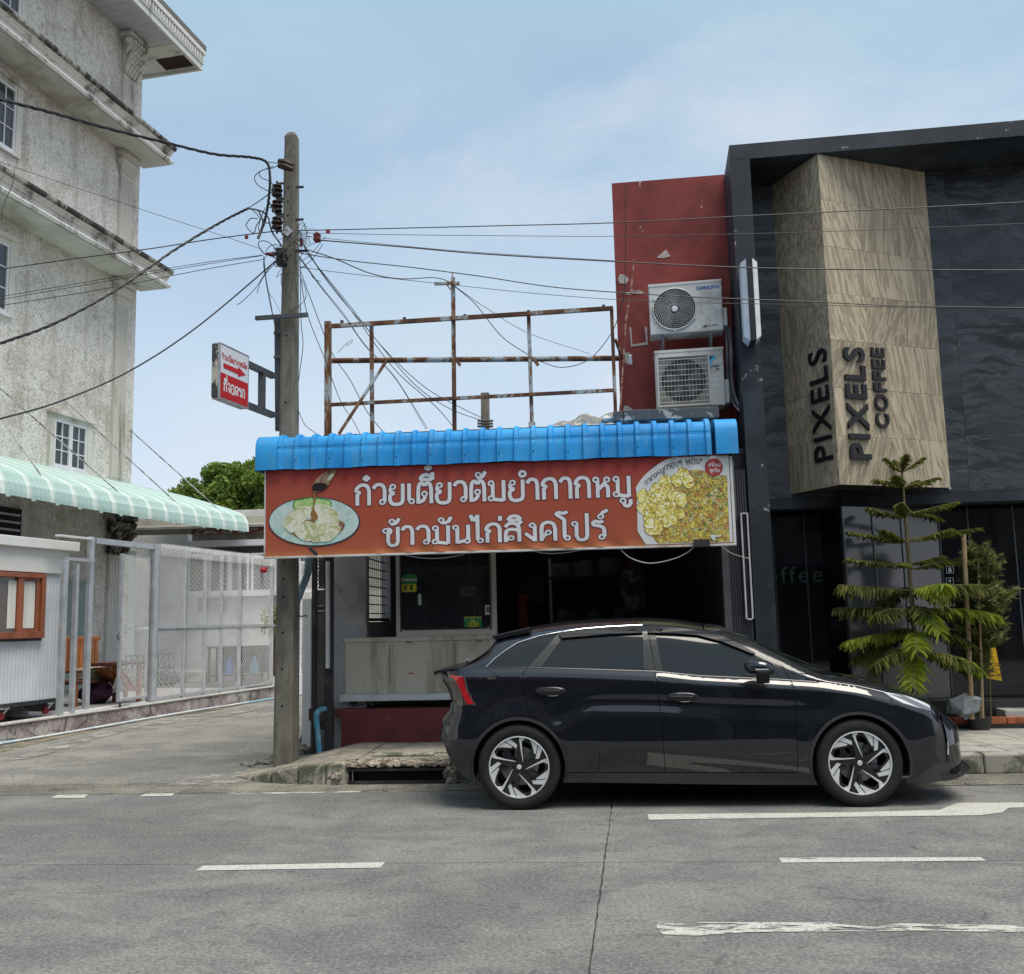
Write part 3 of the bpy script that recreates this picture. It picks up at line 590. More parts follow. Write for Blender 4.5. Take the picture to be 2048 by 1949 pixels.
tag(obj('black_crate', MB().fbox(FN, .55, .95, -1.7, -1.1, .222, 1.2), mat('black_plastic', (.02,.018,.018), .6, var=.4, vs=4), None, bevel=.02), 'tall dark cabinet standing at the end of the bench', 'cabinet')
# slatted chair, wire racks, bundle and table placed where the photograph shows them
RW = Frame(-9.6, 24.6, 2)       # rear wall facing the camera
def ru(x, y=1250, v=0): return RW.px(x, y, v)[0]
def rz(x, y, v=0): return RW.px(x, y, v)[1]
ch = thing('slatted_chair', FN.p(2.3, -.9, .22), 'brown slatted garden chair seen behind the mesh gate', 'chair')
obj('leg', MB().fbox(FN, 2.5, 2.57, -.8, -.73, .222, .9), M_WOOD, ch); obj('leg', MB().fbox(FN, 2.5, 2.57, -1.3, -1.23, .222, .9), M_WOOD, ch)
obj('armrest', MB().fbox(FN, 1.7, 2.6, -1.32, -.7, .902, .95), M_WOODD, ch)
for i in range(5): obj('slat', MB().bar(FN.p(1.95, -.77-i*.12, .86), FN.p(2.45, -.77-i*.12, .42), .09, .02), M_WOOD, ch)
M_WIRE = mat('grey_wire', (.13,.13,.13), .6)
for (x0, x1, y1, v, lb) in ((252, 300, 1312, 2.4, 'low wire cage rack nearest the wooden chair'), (306, 349, 1308, 2.2, 'wire cage rack standing behind the thick steel fence post')):
    mb = MB(); u0, u1 = ru(x0, 1330, v), ru(x1, 1330, v); z1 = rz((x0+x1)/2, y1, v)
    for z in (.25, .45, .65, z1): mb.tube([RW.p(u0, v, z), RW.p(u1, v, z)], .012, 4)
    for k in range(5):
        u = u0+(u1-u0)*k/4; mb.tube([RW.p(u, v, .22), RW.p(u, v, z1)], .012, 4)
        if k < 4: mb.tube([RW.p(u, v, .65), RW.p(u+(u1-u0)/4, v, z1)], .008, 4); mb.tube([RW.p(u, v, .45), RW.p(u+(u1-u0)/4, v, .25)], .008, 4)
    tag(obj('wire_rack', mb, M_WIRE, None), lb, 'rack')
c_ = RW.p(ru(332,1350,1.9), 1.9, .40); tag(obj('grey_bundle', MB().blob(c_, .2, 12, .15, (1.9,.8,.85), seed=3), mat('grey_tarp', (.13,.13,.14), .8, var=.4, vs=6), None, smooth=True), 'grey tarp covered bundle lying on the yard floor behind the fence', 'bundle')
c_ = RW.p(ru(385,1340,.6), .6, .34); tag(obj('cream_mat', MB().box(c_+Vector((0,0,.12)), (.8,.5,.10)).box(c_+Vector((0,0,-.02)), (.75,.45,.2)), mat('cream_mat', (.45,.43,.36), .8, var=.3, vs=5), None, bevel=.02), 'low cream topped box against the white yard wall', 'box')
tb = thing('steel_table', RW.p(ru(485), .4, .22), 'dark steel work table with bottles against the back yard wall', 'table')
ta, tb_, tz = ru(431,1320,.1), ru(543,1320,.1), rz(480,1293,.75)
obj('table_top', MB().fbox(RW, ta, tb_, .1, .75, tz-.04, tz), M_BLKMET, tb)
for u in (ta+.03, (ta+tb_)/2, tb_-.08):
    for v in (.15, .7): obj('leg', MB().fbox(RW, u, u+.05, v-.025, v+.025, .222, tz-.041), M_BLKMET, tb)
obj('lower_shelf', MB().fbox(RW, ta+.1, tb_-.1, .2, .65, .36, .39), M_BLKMET, tb); obj('shade_panel', MB().fbox(RW, ta+.1, tb_-.1, .12, .14, .4, tz-.05), mat('table_shadow', (.06,.06,.065), .9, var=.4, vs=5), tb)  # dark sheet stands in for the shade under the table top
for x, cc, lb in ((460, (.05,.12,.45), 'blue water bottle on the shelf of the steel table'), (476, (.35,.37,.38), 'grey pot on the shelf of the steel table'), (508, (.10,.25,.33), 'pale blue jug at the right end of the steel table shelf')):
    tag(obj('bottle', MB().lathe([(0,0),(.11,0),(.11,.28),(.05,.36),(.05,.42),(0,.42)], Matrix.Translation(RW.p(ru(x,1320,.5), .5, .391)), 12), mat('b%s' % x, cc, .3), None, smooth=True), lb, 'container')
# ================================================================ rear house behind the yard
rh = thing('rear_house', RW.p(-1, -1, .2), 'low white rear house with mesh windows and rusty grey roof edge', 'house')
obj('wall', MB().fbox(RW, -6, 2.9, -.3, 0, 0, rz(450,1194)), M_WWALL, rh)
zl0, zl1, zw1 = rz(450,1194), rz(450,1182), rz(450,1108)
obj('wall_ledge', MB().fbox(RW, ru(344), 2.9, .002, .14, zl0, zl1), M_WHITE, rh)
obj('wall', MB().fbox(RW, -6, ru(372), -.3, .0, zl0+.002, 3.9), M_WWALL, rh)
for a, b in ((374,416),(417,458),(459,497),(502,552),(553,600)):
    a, b = ru(a, 1150), ru(b, 1150)
    w_ = obj('mesh_window', MB().fbox(RW, a, b, -.25, -.2, zl1+.01, zw1), mat('grey_mesh_back', (.085,.085,.08), .9, var=.3, vs=3), rh)
    obj('window_frame', MB().fbox(RW, a, a+.045, -.1, .0, zl1+.003, zw1).fbox(RW, b-.045, b, -.1, 0, zl1+.003, zw1).fbox(RW, a+.046, b-.046, -.1, 0, zw1-.04, zw1), M_WHITE, w_)
    chain(RW, a+.05, b-.05, zl1+.01, zw1-.04, -.05, w_, 'window_mesh', step=.10, r=.004)
obj('white_beam', MB().fbox(RW, ru(372), 2.9, -.2, .05, rz(450,1093), rz(450,1081)), M_WHITE, rh); obj('dark_slot', MB().fbox(RW, ru(372), 2.9, -.25, -.15, zw1, rz(450,1094)), mat('grey_mesh_back', (.085,.085,.08)), rh)
obj('hanging_panel', MB().fbox(RW, ru(396), ru(454), .003, .06, rz(425,1223), rz(425,1196)), mat('lilac_panel', (.42,.41,.47), .7, var=.1, vs=3), rh)
M_BEIGE = m_mould('beige_wall', (.50,.47,.40), (.30,.28,.22), .5, .75, 1)
obj('upper_wall', MB().fbox(RW, -6, 9, -1.5, -1.2, 2, 4.45), M_BEIGE, rh)
obj('roof_edge', MB().fbox(RW, ru(352), 9, -1.3, -.9, rz(450,1068,-1), rz(450,1058,-1)), m_mould('rusty_edge', (.38,.34,.28), (.17,.05,.025), .42, .52, 5, (1,1,2)), rh)
zr = rz(450,1058,-1)+.01
obj('roof_sheet', MB().hexa([RW.p(-6,-.8,zr),RW.p(9,-.8,zr),RW.p(9,-5,zr+.9),RW.p(-6,-5,zr+.9),RW.p(-6,-.8,zr+.06),RW.p(9,-.8,zr+.06),RW.p(9,-5,zr+.96),RW.p(-6,-5,zr+.96)]), mat('grey_roof_sheet', (.25,.24,.22), .8, var=.2, vs=2), rh)
tag(obj('gate_post_white', MB().fbox(RW, ru(236,1250,1.5), ru(262,1250,1.5), 1.3, 1.7, .2, 3.4), M_WHITE, None), 'white square wall pier behind the open mesh gate', 'pier')
bw = tag(obj('beige_boundary_wall', MB().fbox(Frame(-7.9, 24.4, 4), .55, 3.0, -.3, 0, -.02, 2.35), mat('cream_render', (.56,.54,.47), .9, var=.08, dirt=(.36,.34,.28), ds=1), None), 'cream rendered boundary wall seen between the pole and the noodle shop', 'wall')
tag(obj('white_low_wall', MB().prism([(FN.p(6.13,.18,0).x, FN.p(6.13,.18,0).y),(FN.p(9.6,.5,0).x, FN.p(9.6,.5,0).y),(FN.p(9.6,.3,0).x, FN.p(9.6,.3,0).y),(FN.p(6.13,-.02,0).x, FN.p(6.13,-.02,0).y)], lambda x, y: (x, y, -.02), lambda x, y: (x, y, .45)), M_WWALL, None), 'low white wall continuing the fence kerb towards the back', 'wall')
fe = thing('far_mesh_fence', FN.p(7.5, 0, .4), 'far white framed chain link fence panel just left of the power pole', 'fence')
for u in (6.3, 7.3, 8.6): obj('post', MB().fbox(FN, u-.025, u+.025, .05, .1, .452, 2.95), M_WHITE, fe)
obj('rail', MB().fbox(FN, 6.3, 8.6, .05, .1, 2.952, 3.0).fbox(FN, 6.33, 8.57, .06, .09, 1.55, 1.6), M_WHITE, fe); chain(FN, 6.3, 8.6, .46, 2.95, .12, fe, step=.09)
# leafy potted plant by fence end
def leaf_mb(mb, c, n, rad, ls, rd, sq=(1,1,1), up=0):
    for _ in range(n):
        d = Vector((rd.gauss(0,1), rd.gauss(0,1), rd.gauss(0,1))).normalized()*rad*rd.random()**.4
        p = Vector(c)+Vector((d.x*sq[0], d.y*sq[1], d.z*sq[2])); a = Vector((rd.gauss(0,1), rd.gauss(0,1), rd.gauss(0,1)+up)).normalized(); b = a.orthogonal().normalized(); b = (Matrix.Rotation(rd.uniform(0,6.28), 3, a) @ b)
        s = ls*rd.uniform(.6, 1.3); mb.add([p-a*s, p+b*s*.42, p+a*s, p-b*s*.42], [(0,1,2,3)], rd.randrange(3))
def m_leaf(name, cols, tr=.25):
    out_ = []
    for i, c in enumerate(cols):
        t = NT('%s_%d' % (name, i)); n = t.noise(2.5, 4); t.col(t.ramp(n, [(.3, tuple(x*.7 for x in c)), (.7, tuple(x*1.3 for x in c))])); t.set(Roughness=.6, Specular_IOR_Level=.25)
        tl = t.n('ShaderNodeBsdfTranslucent', {0: (c[0]*1.6, c[1]*1.6, c[2]*.8, 1)}); ms = t.n('ShaderNodeMixShader', {0: tr, 1: t.b.outputs[0], 2: tl.outputs[0]})
        o_ = [x for x in t.t.nodes if x.type == 'OUTPUT_MATERIAL'][0]; t.t.links.new(ms.outputs[0], o_.inputs[0]); out_.append(t.m)
    return out_
ML = m_leaf('tree_leaf', [(.15,.22,.04), (.08,.14,.025), (.22,.29,.07)])
pt = thing('potted_shrub', FN.p(6.9, -.3, .3), 'small yellowish shrub peeking over the fence end next to the pole', 'shrub')
obj('stem', MB().tube([FN.p(6.9,-.35,.25), FN.p(6.9,-.35,1.5)], .02, 6), M_WOODD, pt)
mb = MB(); rd = random.Random(6); leaf_mb(mb, FN.p(6.85,-.35,1.65), 260, .33, .07, rd, (1,1,1.1)); obj('foliage', mb, m_leaf('shrub_leaf', [(.25,.25,.08), (.15,.19,.05), (.33,.31,.15)]), pt, kind='stuff', fixn=False)
# ================================================================ background tree
def crown_tree(px_, pz_, Y, lobes, label, n=2600, ls=.22):
    base = at(*px_, Y); tr = thing('leafy_tree', (base.x, Y, 0), label, 'tree'); mb = MB(); rd = random.Random(21); br = MB()
    top = Vector((base.x, Y, 3.5)); br.tube([(base.x, Y, -.02), (base.x+.1, Y, 2), top], [.35,.28,.22], 8)
    for (x, y, r) in lobes:
        c = at(x, y, Y+rd.uniform(-1.5, 1.5)); br.tube(cat([top, (top+c)/2+Vector((0,0,.4)), c], 4), [.16-.012*k for k in range(9)], 6)
        for k in range(7):
            d = Vector((rd.gauss(0,1), rd.gauss(0,1), rd.gauss(0,.8))).normalized()*r*rd.uniform(.45, 1); q = c+d
            br.tube([c, q], [.05,.015], 4); leaf_mb(mb, q, int(n/len(lobes)/7), r*.45, ls, rd, (1,1,.8))
    obj('trunk', br, mat('bark', (.10,.075,.05), .9), tr, smooth=True); obj('crown', mb, ML, tr, kind='stuff', fixn=False)
crown_tree((440,1040), 0, 44, [(x, y+38, r) for x, y, r in [(370,985,1.1),(405,960,1.3),(430,945,1.3),(465,950,1.4),(500,950,1.3),(525,965,1.2),(400,1000,1.5),(450,995,1.8),(500,1000,1.8),(360,1010,1.2),(430,1030,1.6),(490,1035,1.7),(540,1000,1.5),(600,980,1.7)]], 'rounded leafy green tree beyond the roofs left of the banner', 60000, .115)
# ================================================================ power pole
PX0, PY0 = -3.33, 10.72
def m_pole():
    t = NT('pole_concrete'); a = t.noise(2.2, 8, .7, .4, scale=(2,2,.7)); b = t.noise(22, 6, .75); c = t.noise(60, 3, .7)
    q = t.ramp(a, [(.40, (.115,.108,.088)), (.5, (.17,.160,.128)), (.60, (.225,.212,.172))]); q = t.mix(t.g(b, .58, .72), q, (.10,.095,.075)); q = t.mix(t.n('ShaderNodeMath', {0: t.g(c, .55, .7), 1: .5}, operation='MULTIPLY').outputs[0], q, (.14,.13,.1))
    t.col(q); t.set(Roughness=.92); t.bump(b, .4, .01); return t.m
MPOLE = m_pole()
pole = thing('power_pole', (PX0, PY0, .08), 'tall tapered square concrete power pole on the pavement corner carrying tangled cables', 'power pole')
pr_ = Matrix.Rotation(R(-4), 3, 'Z')
def polep(z):      # centre of the pole at height z
    return Vector((PX0+.003*z, PY0, z))
def sect(z, h, ch=.0):
    c = polep(z); h -= 0; k = .8; pts = [(-h,-h*k),(-h+.03,-h),(h-.03,-h),(h,-h*k),(h,h*k),(h-.03,h),(-h+.03,h),(-h,h*k)]
    return [c+pr_ @ Vector((x, y, 0)) for x, y in pts]
zz = [.04+i*.35 for i in range(21)]+[7.13, 7.18]; mb = MB(); vs = []; rd = random.Random(1)
for z in zz:
    h = .108-.0056*z - (.025 if z > 7.15 else 0); vs += [p+Vector((rd.uniform(-.002,.002),)*3) for p in sect(z, h)]
n = len(zz); mb.add(vs, [(i*8+k, i*8+(k+1)%8, (i+1)*8+(k+1)%8, (i+1)*8+k) for i in range(n-1) for k in range(8)]+[tuple((n-1)*8+k for k in range(8))])
obj('shaft', mb, MPOLE, pole)
hl = MB()
for y in (371,399,427,460,669,803,1123,1158,1194,1266,1339,1413):
    p = at(576, y, PY0-.13); z = p.z; c = polep(z)+pr_ @ Vector((-.01, -(.108-.0056*z)-.001, 0)); hl.cyl(c+Vector((0,.01,0)), c+Vector((0,-.0015,0)), .013, 10)
obj('bolt_hole', hl, M_DARK, pole, kind='stuff')
def q4(x, y, Y=PY0): return at(400+x/4.69, 240+y/4.69, Y)
M_INS = mat('brown_insulator', (.03,.013,.011), .6, var=.2); M_CABLE = mat('black_cable', (.018,.018,.02), .5, var=.2)
for y in (670, 818, 975):
    c = q4(722, y, PY0-.02); M = Matrix.Translation(c)
    ins = obj('insulator', MB().lathe([(.0,-.07),(.035,-.07),(.06,-.055),(.06,-.035),(.03,-.025),(.03,-.01),(.065,.0),(.065,.02),(.035,.035),(.035,.045),(.058,.055),(.05,.07),(0,.07)], M, 14), M_INS, pole, smooth=50)
    obj('bracket', MB().bar(c+Vector((0,0,.09)), polep(c.z)+Vector((0,0,.1)), .02).bar(c+Vector((0,0,-.09)), polep(c.z)+Vector((0,0,-.08)), .02).cyl(c+Vector((0,0,-.12)), c+Vector((0,0,.12)), .012, 6).bar(c+Vector((0.02,0,-.05)), polep(c.z-.3), .016), M_BLKMET, ins)
for y in (400, 440):
    c = q4(800, y, PY0-.16); obj('insulator', MB().tube([c+Vector((-.08,0,.02)), c, c+Vector((.09,0,-.04))], [.03,.045,.03], 8), M_INS, pole)
bt = MB()
for x0, x1, y in ((915,972,630),(910,970,935),(930,1015,1228)): bt.bar(q4(x0-60, y+6, PY0-.05), q4(x1, y, PY0-.05), .022)
obj('step_bolt', bt, M_BLKMET, pole)
obj('number_plate', MB().box(q4(820,1045,PY0-.09), (.09,.006,.09), Matrix.Rotation(R(45), 3, 'Y')), M_GALV, pole)
def q5(x, y, Y): return at(400+x/8.527, 660+y/8.527, Y)
SGN = thing('sign_bracket', (PX0-.1, PY0, 4), 'dark grey welded steel bracket with short arms clamped to the pole', 'bracket')
M_STL = mat('grey_steel_tube', (.085,.09,.10), .5, .3, var=.2, vs=5)
s1, s2 = q5(1370, 20, PY0-.05), q5(1385,1640,PY0-.05)
vt = at(556, 637, PY0+.02); vb = at(562, 862, PY0+.02)
obj('upright', MB().bar(vt, Vector((vt.x+.02, vt.y, vb.z)), .07, .05), M_STL, SGN)
obj('crossbar', MB().bar(at(511,637,PY0-.13), at(616,630,PY0-.13), .04, .045), M_STL, SGN)
for x0, y in ((548,667),(548,715),(551,853)):
    obj('short_arm', MB().bar(at(x0,y,PY0-.05), at(566,y-2,PY0-.05), .03, .03), M_STL, SGN)
# ---- parking sign: its board swings out over the alley mouth, nearer the camera at its left end
ps = thing('parking_sign', (-3.9, 10.2, 4), 'red and white arrow sign in Thai held out from the pole over the alley', 'sign')
a0 = at(440, 684, 9.38); b0 = at(561, 749, 10.6); SF = Frame(a0.x, a0.y, math.degrees(math.atan2(b0.y-a0.y, b0.x-a0.x))); 
SL = (Vector((b0.x, b0.y))-Vector((a0.x, a0.y))).length
def sp(x, y, v=0): return SF.px(400+x/8.527, 660+y/8.527, v)
(u_l, zt_), (u_r, zt2) = sp(350, 215), sp(820, 480); (_, zb1) = sp(375, 1150); (_, zb2) = sp(842, 1350)
zt_ = (zt_+zt2)/2; zb_s = (zb1+zb2)/2
obj('light_box', MB().fbox(SF, u_l-.02, u_r, -.085, -.002, zb_s, zt_), m_mould('sign_side', (.06,.065,.07), (.55,.53,.44), .52, .56, 3.3, (1,1,1)), ps, bevel=.006)
obj('sign_trim', MB().fbox(SF, u_l-.025, u_l, -.005, .006, zb_s-.01, zt_+.01).fbox(SF, u_l, u_r+.01, -.09, .006, zt_+.001, zt_+.012).fbox(SF, u_l, u_r+.01, -.09, .006, zb_s-.012, zb_s-.001).fbox(SF, u_r+.001, u_r+.012, -.09, .004, zb_s, zt_), M_GALV, ps)
zm = zb_s+(zt_-zb_s)*.47
obj('white_face', MB().fbox(SF, u_l+.004, u_r-.002, -.001, .003, zm, zt_-.004), mat('sign_white', (.66,.70,.74), .4, var=.03), ps)
obj('red_face', MB().fbox(SF, u_l+.004, u_r-.002, -.001, .003, zb_s+.004, zm-.001), mat('sign_red', (.48,.015,.02), .4, var=.08), ps)
W_, H_ = u_r-u_l, zt_-zb_s
M_RED = mat('sign_red', (.48,.015,.02))
ar = [(.1,.63),(.62,.63),(.62,.68),(.9,.585),(.62,.49),(.62,.54),(.1,.54)]
obj('arrow', MB().prism([(u_l+W_*x, zb_s+H_*(y+.03)) for x, y in ar], lambda u, z: SF.p(u, .004, z), lambda u, z: SF.p(u, .007, z)), M_RED, ps)
obj('upper_arm', MB().bar(SF.p(u_r, -.06, zt_-.05), SF.p(SL-.05, -.06, zt_-.05), .06, .06), M_STL, ps)
obj('lower_arm', MB().bar(SF.p(u_r, -.06, zb_s+.05), SF.p(SL-.05, -.06, zb_s+.05), .06, .06), M_STL, ps)
obj('inner_upright', MB().bar(SF.p(SL-.3, -.06, zb_s+.08), SF.p(SL-.3, -.06, zt_-.08), .07, .05), M_STL, ps)
# ================================================================ Thai lettering drawn as strokes
def S(*p): return ('s', p)
def Ln(*p): return ('l', p)
ARC = S((.06,.80),(.18,.96),(.37,1.0),(.56,.93),(.65,.72)); LEGR = Ln((.65,.74),(.65,0))
G = {
 'ก': (.80, [S((.12,.55),(.22,.62),(.08,.72),(.18,.92),(.37,1.0),(.56,.93),(.65,.72)), LEGR, Ln((.13,.56),(.13,0))], []),
 'ถ': (.84, [S((.16,.5),(.24,.62),(.08,.72),(.18,.92),(.37,1.0),(.56,.93),(.65,.72)), LEGR, Ln((.17,.52),(.17,.12))], [(.13,.12)]),
 'ว': (.68, [S((.04,.80),(.14,.95),(.30,1.0),(.46,.93),(.54,.72)), Ln((.54,.74),(.54,.15))], [(.44,.14)]),
 'า': (.62, [S((.04,.80),(.12,.95),(.26,1.0),(.41,.93),(.47,.72)), Ln((.47,.74),(.47,0))], []),
 'ย': (.82, [S((.12,.80),(.13,.62),(.3,.55)), S((.3,.55),(.12,.46),(.10,.22),(.2,.04),(.4,.0),(.6,.06),(.66,.24)), Ln((.66,.22),(.66,1))], [(.22,.86)]),
 'เ': (.42, [Ln((.12,1.0),(.12,.16))], [(.23,.13)]),
 'ต': (.82, [Ln((.10,.0),(.10,.62)), S((.10,.6),(.14,.9),(.26,1.0),(.38,.86)), S((.38,.86),(.5,1.0),(.62,.92),(.67,.68)), Ln((.67,.7),(.67,0)), S((.10,.06),(.3,.14),(.42,.34))], [(.38,.47)]),
 'ด': (.82, [Ln((.10,.0),(.10,.62)), S((.10,.6),(.16,.9),(.38,1.0),(.6,.9),(.67,.62)), Ln((.67,.64),(.67,0)), S((.10,.06),(.3,.14),(.42,.34))], [(.38,.47)]),
 'ค': (.84, [Ln((.10,.0),(.10,.62)), S((.10,.6),(.16,.9),(.38,1.0),(.6,.9),(.67,.62)), Ln((.67,.64),(.67,0)), S((.10,.1),(.22,.3),(.32,.36))], [(.38,.45)]),
 'ม': (.86, [Ln((.22,.84),(.22,.14)), Ln((.22,.10),(.68,.03)), Ln((.69,.0),(.69,1.0))], [(.15,.87),(.14,.14)]),
 'น': (.86, [Ln((.22,.84),(.22,.0)), Ln((.22,.05),(.6,.16)), Ln((.68,.16),(.68,1.0))], [(.15,.87),(.64,.13)]),
 'ห': (.86, [Ln((.22,.84),(.22,.0)), S((.22,.38),(.4,.55),(.58,.78)), S((.5,.62),(.64,.52),(.66,.3)), Ln((.66,.32),(.66,0))], [(.15,.87),(.62,.86)]),
 'ข': (.80, [S((.20,.92),(.33,.84),(.32,.70),(.22,.60)), S((.24,.64),(.24,.2),(.32,.03),(.45,.0),(.6,.06),(.65,.24)), Ln((.65,.22),(.65,1))], [(.13,.80)]),
 'ไ': (.50, [Ln((.22,.16),(.22,1.52)), Ln((.22,1.46),(.02,1.18)), Ln((.03,1.2),(-.08,1.52))], [(.33,.13)]),
 'ใ': (.50, [Ln((.22,.16),(.22,1.2)), S((.22,1.18),(.0,1.3),(.02,1.5),(.2,1.46),(.16,1.34))], [(.33,.13)]),
 'โ': (.50, [Ln((.22,.16),(.22,1.14)), S((.22,1.12),(.06,1.26),(-.05,1.36),(-.1,1.44),(.0,1.5),(.2,1.46),(.36,1.54))], [(.33,.13)]),
 'ส': (.84, [Ln((.10,.0),(.10,.42)), S((.10,.4),(.16,.62),(.38,.68),(.6,.62),(.67,.44)), Ln((.67,.46),(.67,0)), S((.08,.80),(.22,.97),(.42,1.0),(.60,.90),(.67,.70)), Ln((.52,.86),(.80,1.10)), Ln((.67,.72),(.67,.4)), S((.10,.06),(.2,.18),(.28,.22))], [(.32,.22)]),
 'ง': (.66, [Ln((.48,.86),(.48,.0)), Ln((.50,.04),(.08,.44))], [(.38,.86)]),
 'ป': (.84, [Ln((.22,.84),(.22,.22)), S((.22,.24),(.3,.04),(.45,.0),(.6,.06),(.66,.24)), Ln((.66,.22),(.66,1.42))], [(.15,.87)]),
 'บ': (.84, [Ln((.22,.84),(.22,.22)), S((.22,.24),(.3,.04),(.45,.0),(.6,.06),(.66,.24)), Ln((.66,.22),(.66,1.0))], [(.15,.87)]),
 'ร': (.64, [S((.10,.74),(.08,.9),(.2,.98),(.34,.92),(.5,.98)), S((.10,.76),(.34,.72),(.5,.6),(.53,.4)), Ln((.53,.42),(.53,.15))], [(.42,.13)]),
 'ท': (.84, [Ln((.22,.84),(.22,.0)), S((.22,.6),(.36,.92),(.54,1.0),(.65,.86),(.66,.66)), Ln((.66,.7),(.66,0))], [(.15,.87)]),
 'จ': (.74, [S((.06,.82),(.18,.97),(.38,1.0),(.56,.88),(.6,.6),(.56,.25),(.46,.0)), S((.46,.02),(.36,.3),(.28,.42))], [(.22,.46)]),
 'อ': (.80, [S((.08,.78),(.2,.96),(.4,1.0),(.6,.9),(.66,.6),(.64,.2),(.48,.02),(.26,.02),(.12,.16),(.10,.48))], [(.20,.58)]),
 'ๆ': (.60, [S((.1,.62),(.12,.9),(.28,.98),(.4,.86)), S((.3,.6),(.2,.72),(.3,.8)), S((.36,.9),(.46,.98),(.5,.8)), Ln((.5,.82),(.5,-.3))], [(.22,.6)]),
}
MK = {'่': ([Ln((-.09,1.16),(-.09,1.42))], []), '้': ([S((-.42,1.16),(-.2,1.20),(-.05,1.46))], [(-.36,1.30)]), '๋': ([Ln((-.40,1.32),(-.06,1.32)), Ln((-.23,1.17),(-.23,1.47))], []),
 'ี': ([S((-.62,1.16),(-.52,1.34),(-.34,1.40),(-.18,1.34),(-.08,1.20)), Ln((-.62,1.17),(-.08,1.17)), Ln((-.07,1.15),(-.07,1.52))], []), 'ิ': ([S((-.62,1.16),(-.52,1.34),(-.34,1.40),(-.18,1.34),(-.08,1.18)), Ln((-.62,1.17),(-.08,1.17))], []),
 'ั': ([S((-.46,1.18),(-.28,1.14),(-.12,1.24),(-.02,1.46))], [(-.44,1.30)]), '็': ([S((-.55,1.2),(-.6,1.36),(-.42,1.42),(-.3,1.3),(-.18,1.4),(-.02,1.52)), S((-.55,1.18),(-.4,1.16))], []),
 '์': ([S((-.2,1.3),(-.1,1.44),(.1,1.56))], [(-.2,1.22)]), 'ุ': ([Ln((-.1,-.12),(-.1,-.4))], [(-.18,-.16)]), 'ู': ([S((-.36,-.2),(-.36,-.38),(-.22,-.44),(-.1,-.34)), Ln((-.1,-.36),(-.1,-.12))], [(-.42,-.18)]), 'ำ': None}
def thai(body, wt=.17, hr=.12, hand=0):
    """returns advance, ribbons [(points, width)], heads, one list per letter"""
    x = 0; out_ = []; up = 0
    for k, c in enumerate(body):
        nx = body[k+1] if k+1 < len(body) else ''
        if c == ' ': x += .5; up = 0; continue
        if c == 'ำ':
            out_.append(([], [(x-.16, 1.28)], 1)); adv, st, hd = G['า']; base = x; x += adv; up = 0
        elif c in MK:
            st, hd = MK[c]; dy = up; base = x
            dx = -.02
            if c in '่้๋์' : dx = -.04
            out_.append(([(k_, [(base+dx+a, b+dy) for a, b in p]) for k_, p in st], [(base+dx+a, b+dy) for a, b in hd], 0)); up = .42 if c in 'ีิั็' else up; continue
        else:
            adv, st, hd = G[c]; base = x; x += adv; up = 0
        out_.append(([(k_, [(base+a, b) for a, b in p]) for k_, p in st], [(base+a, b) for a, b in hd], 0))
    return x, out_
def ribbon(mb, pts, wd, f, z0, mi=0):
    n = len(pts); L_, R_ = [], []
    for i, p in enumerate(pts):
        d = (pts[min(i+1, n-1)]-pts[max(i-1, 0)]); d = d.normalized() if d.length else Vector((1,0,0)); q = Vector((-d.y, d.x, 0))*wd/2
        L_.append(p+q); R_.append(p-q)
    mb.add([f(q.x, q.y, z0) for q in L_]+[f(q.x, q.y, z0) for q in R_], [(i, i+1, n+i+1, n+i) for i in range(n-1)], mi)
def disc(mb, c, r, f, z0, n=16, r0=0, mi=0):
    if r0: mb.add([f(c[0]+r*math.cos(a), c[1]+r*math.sin(a), z0) for a in [2*math.pi*k/n for k in range(n)]]+[f(c[0]+r0*math.cos(a), c[1]+r0*math.sin(a), z0) for a in [2*math.pi*k/n for k in range(n)]], [(k, (k+1)%n, n+(k+1)%n, n+k) for k in range(n)], mi)
    else: mb.add([f(c[0]+r*math.cos(a), c[1]+r*math.sin(a), z0) for a in [2*math.pi*k/n for k in range(n)]], [tuple(range(n))], mi)
def write_thai(body, F, u0, u1, z0, xh, v, mt, par, wt=.17, hr=.125, outline=None, hole=None, name='thai_letter', slope=0, warp=None):
    W, L_ = thai(body); sx = (u1-u0)/(W-.12); sy = xh
    W2 = warp or (lambda X, Y: (X, Y))
    def f(X, Y, d):
        a, b = W2(u0+X*sx, z0+Y*sy+slope*X*sx); return F.p(a, v+d, b)
    for i, (st, hd, ring) in enumerate(L_):
        mb = MB(); mo = MB(); mh = MB()
        q = [0]
        def nz(): q[0] += 1; return q[0]*.00007
        for kind, p in st:
            P3 = [Vector((a, b, 0)) for a, b in p]
            P = cat(P3, 6) if kind == 's' else ([P3[0].lerp(P3[-1], t/6) for t in range(7)] if len(P3) == 2 else P3)
            ribbon(mb, P, wt, f, nz())
            if outline: 
                e0 = (P[0]-P[1]).normalized()*.035; e1 = (P[-1]-P[-2]).normalized()*.035
                ribbon(mo, [P[0]+e0]+P+[P[-1]+e1], wt+.075, f, -.0012+nz())
        for h in hd:
            if ring: disc(mb, h, hr*1.25, f, nz(), 18); disc(mh, h, hr*.5, f, .001+nz(), 12)
            else: disc(mb, h, hr, f, nz(), 16); disc(mh, h, hr*.46, f, .001+nz(), 10)
            if outline: disc(mo, h, hr*(1.25 if ring else 1)+.035, f, -.0012+nz(), 16)
        o = obj(name, mb, mt, par, fixn=False)
        if outline: obj('letter_outline', mo, outline, o, fixn=False)
        if hole and hd: obj('letter_eye', mh, hole, o, fixn=False)
M_LW = mat('letter_white', (.70,.71,.74), .5, var=.03)
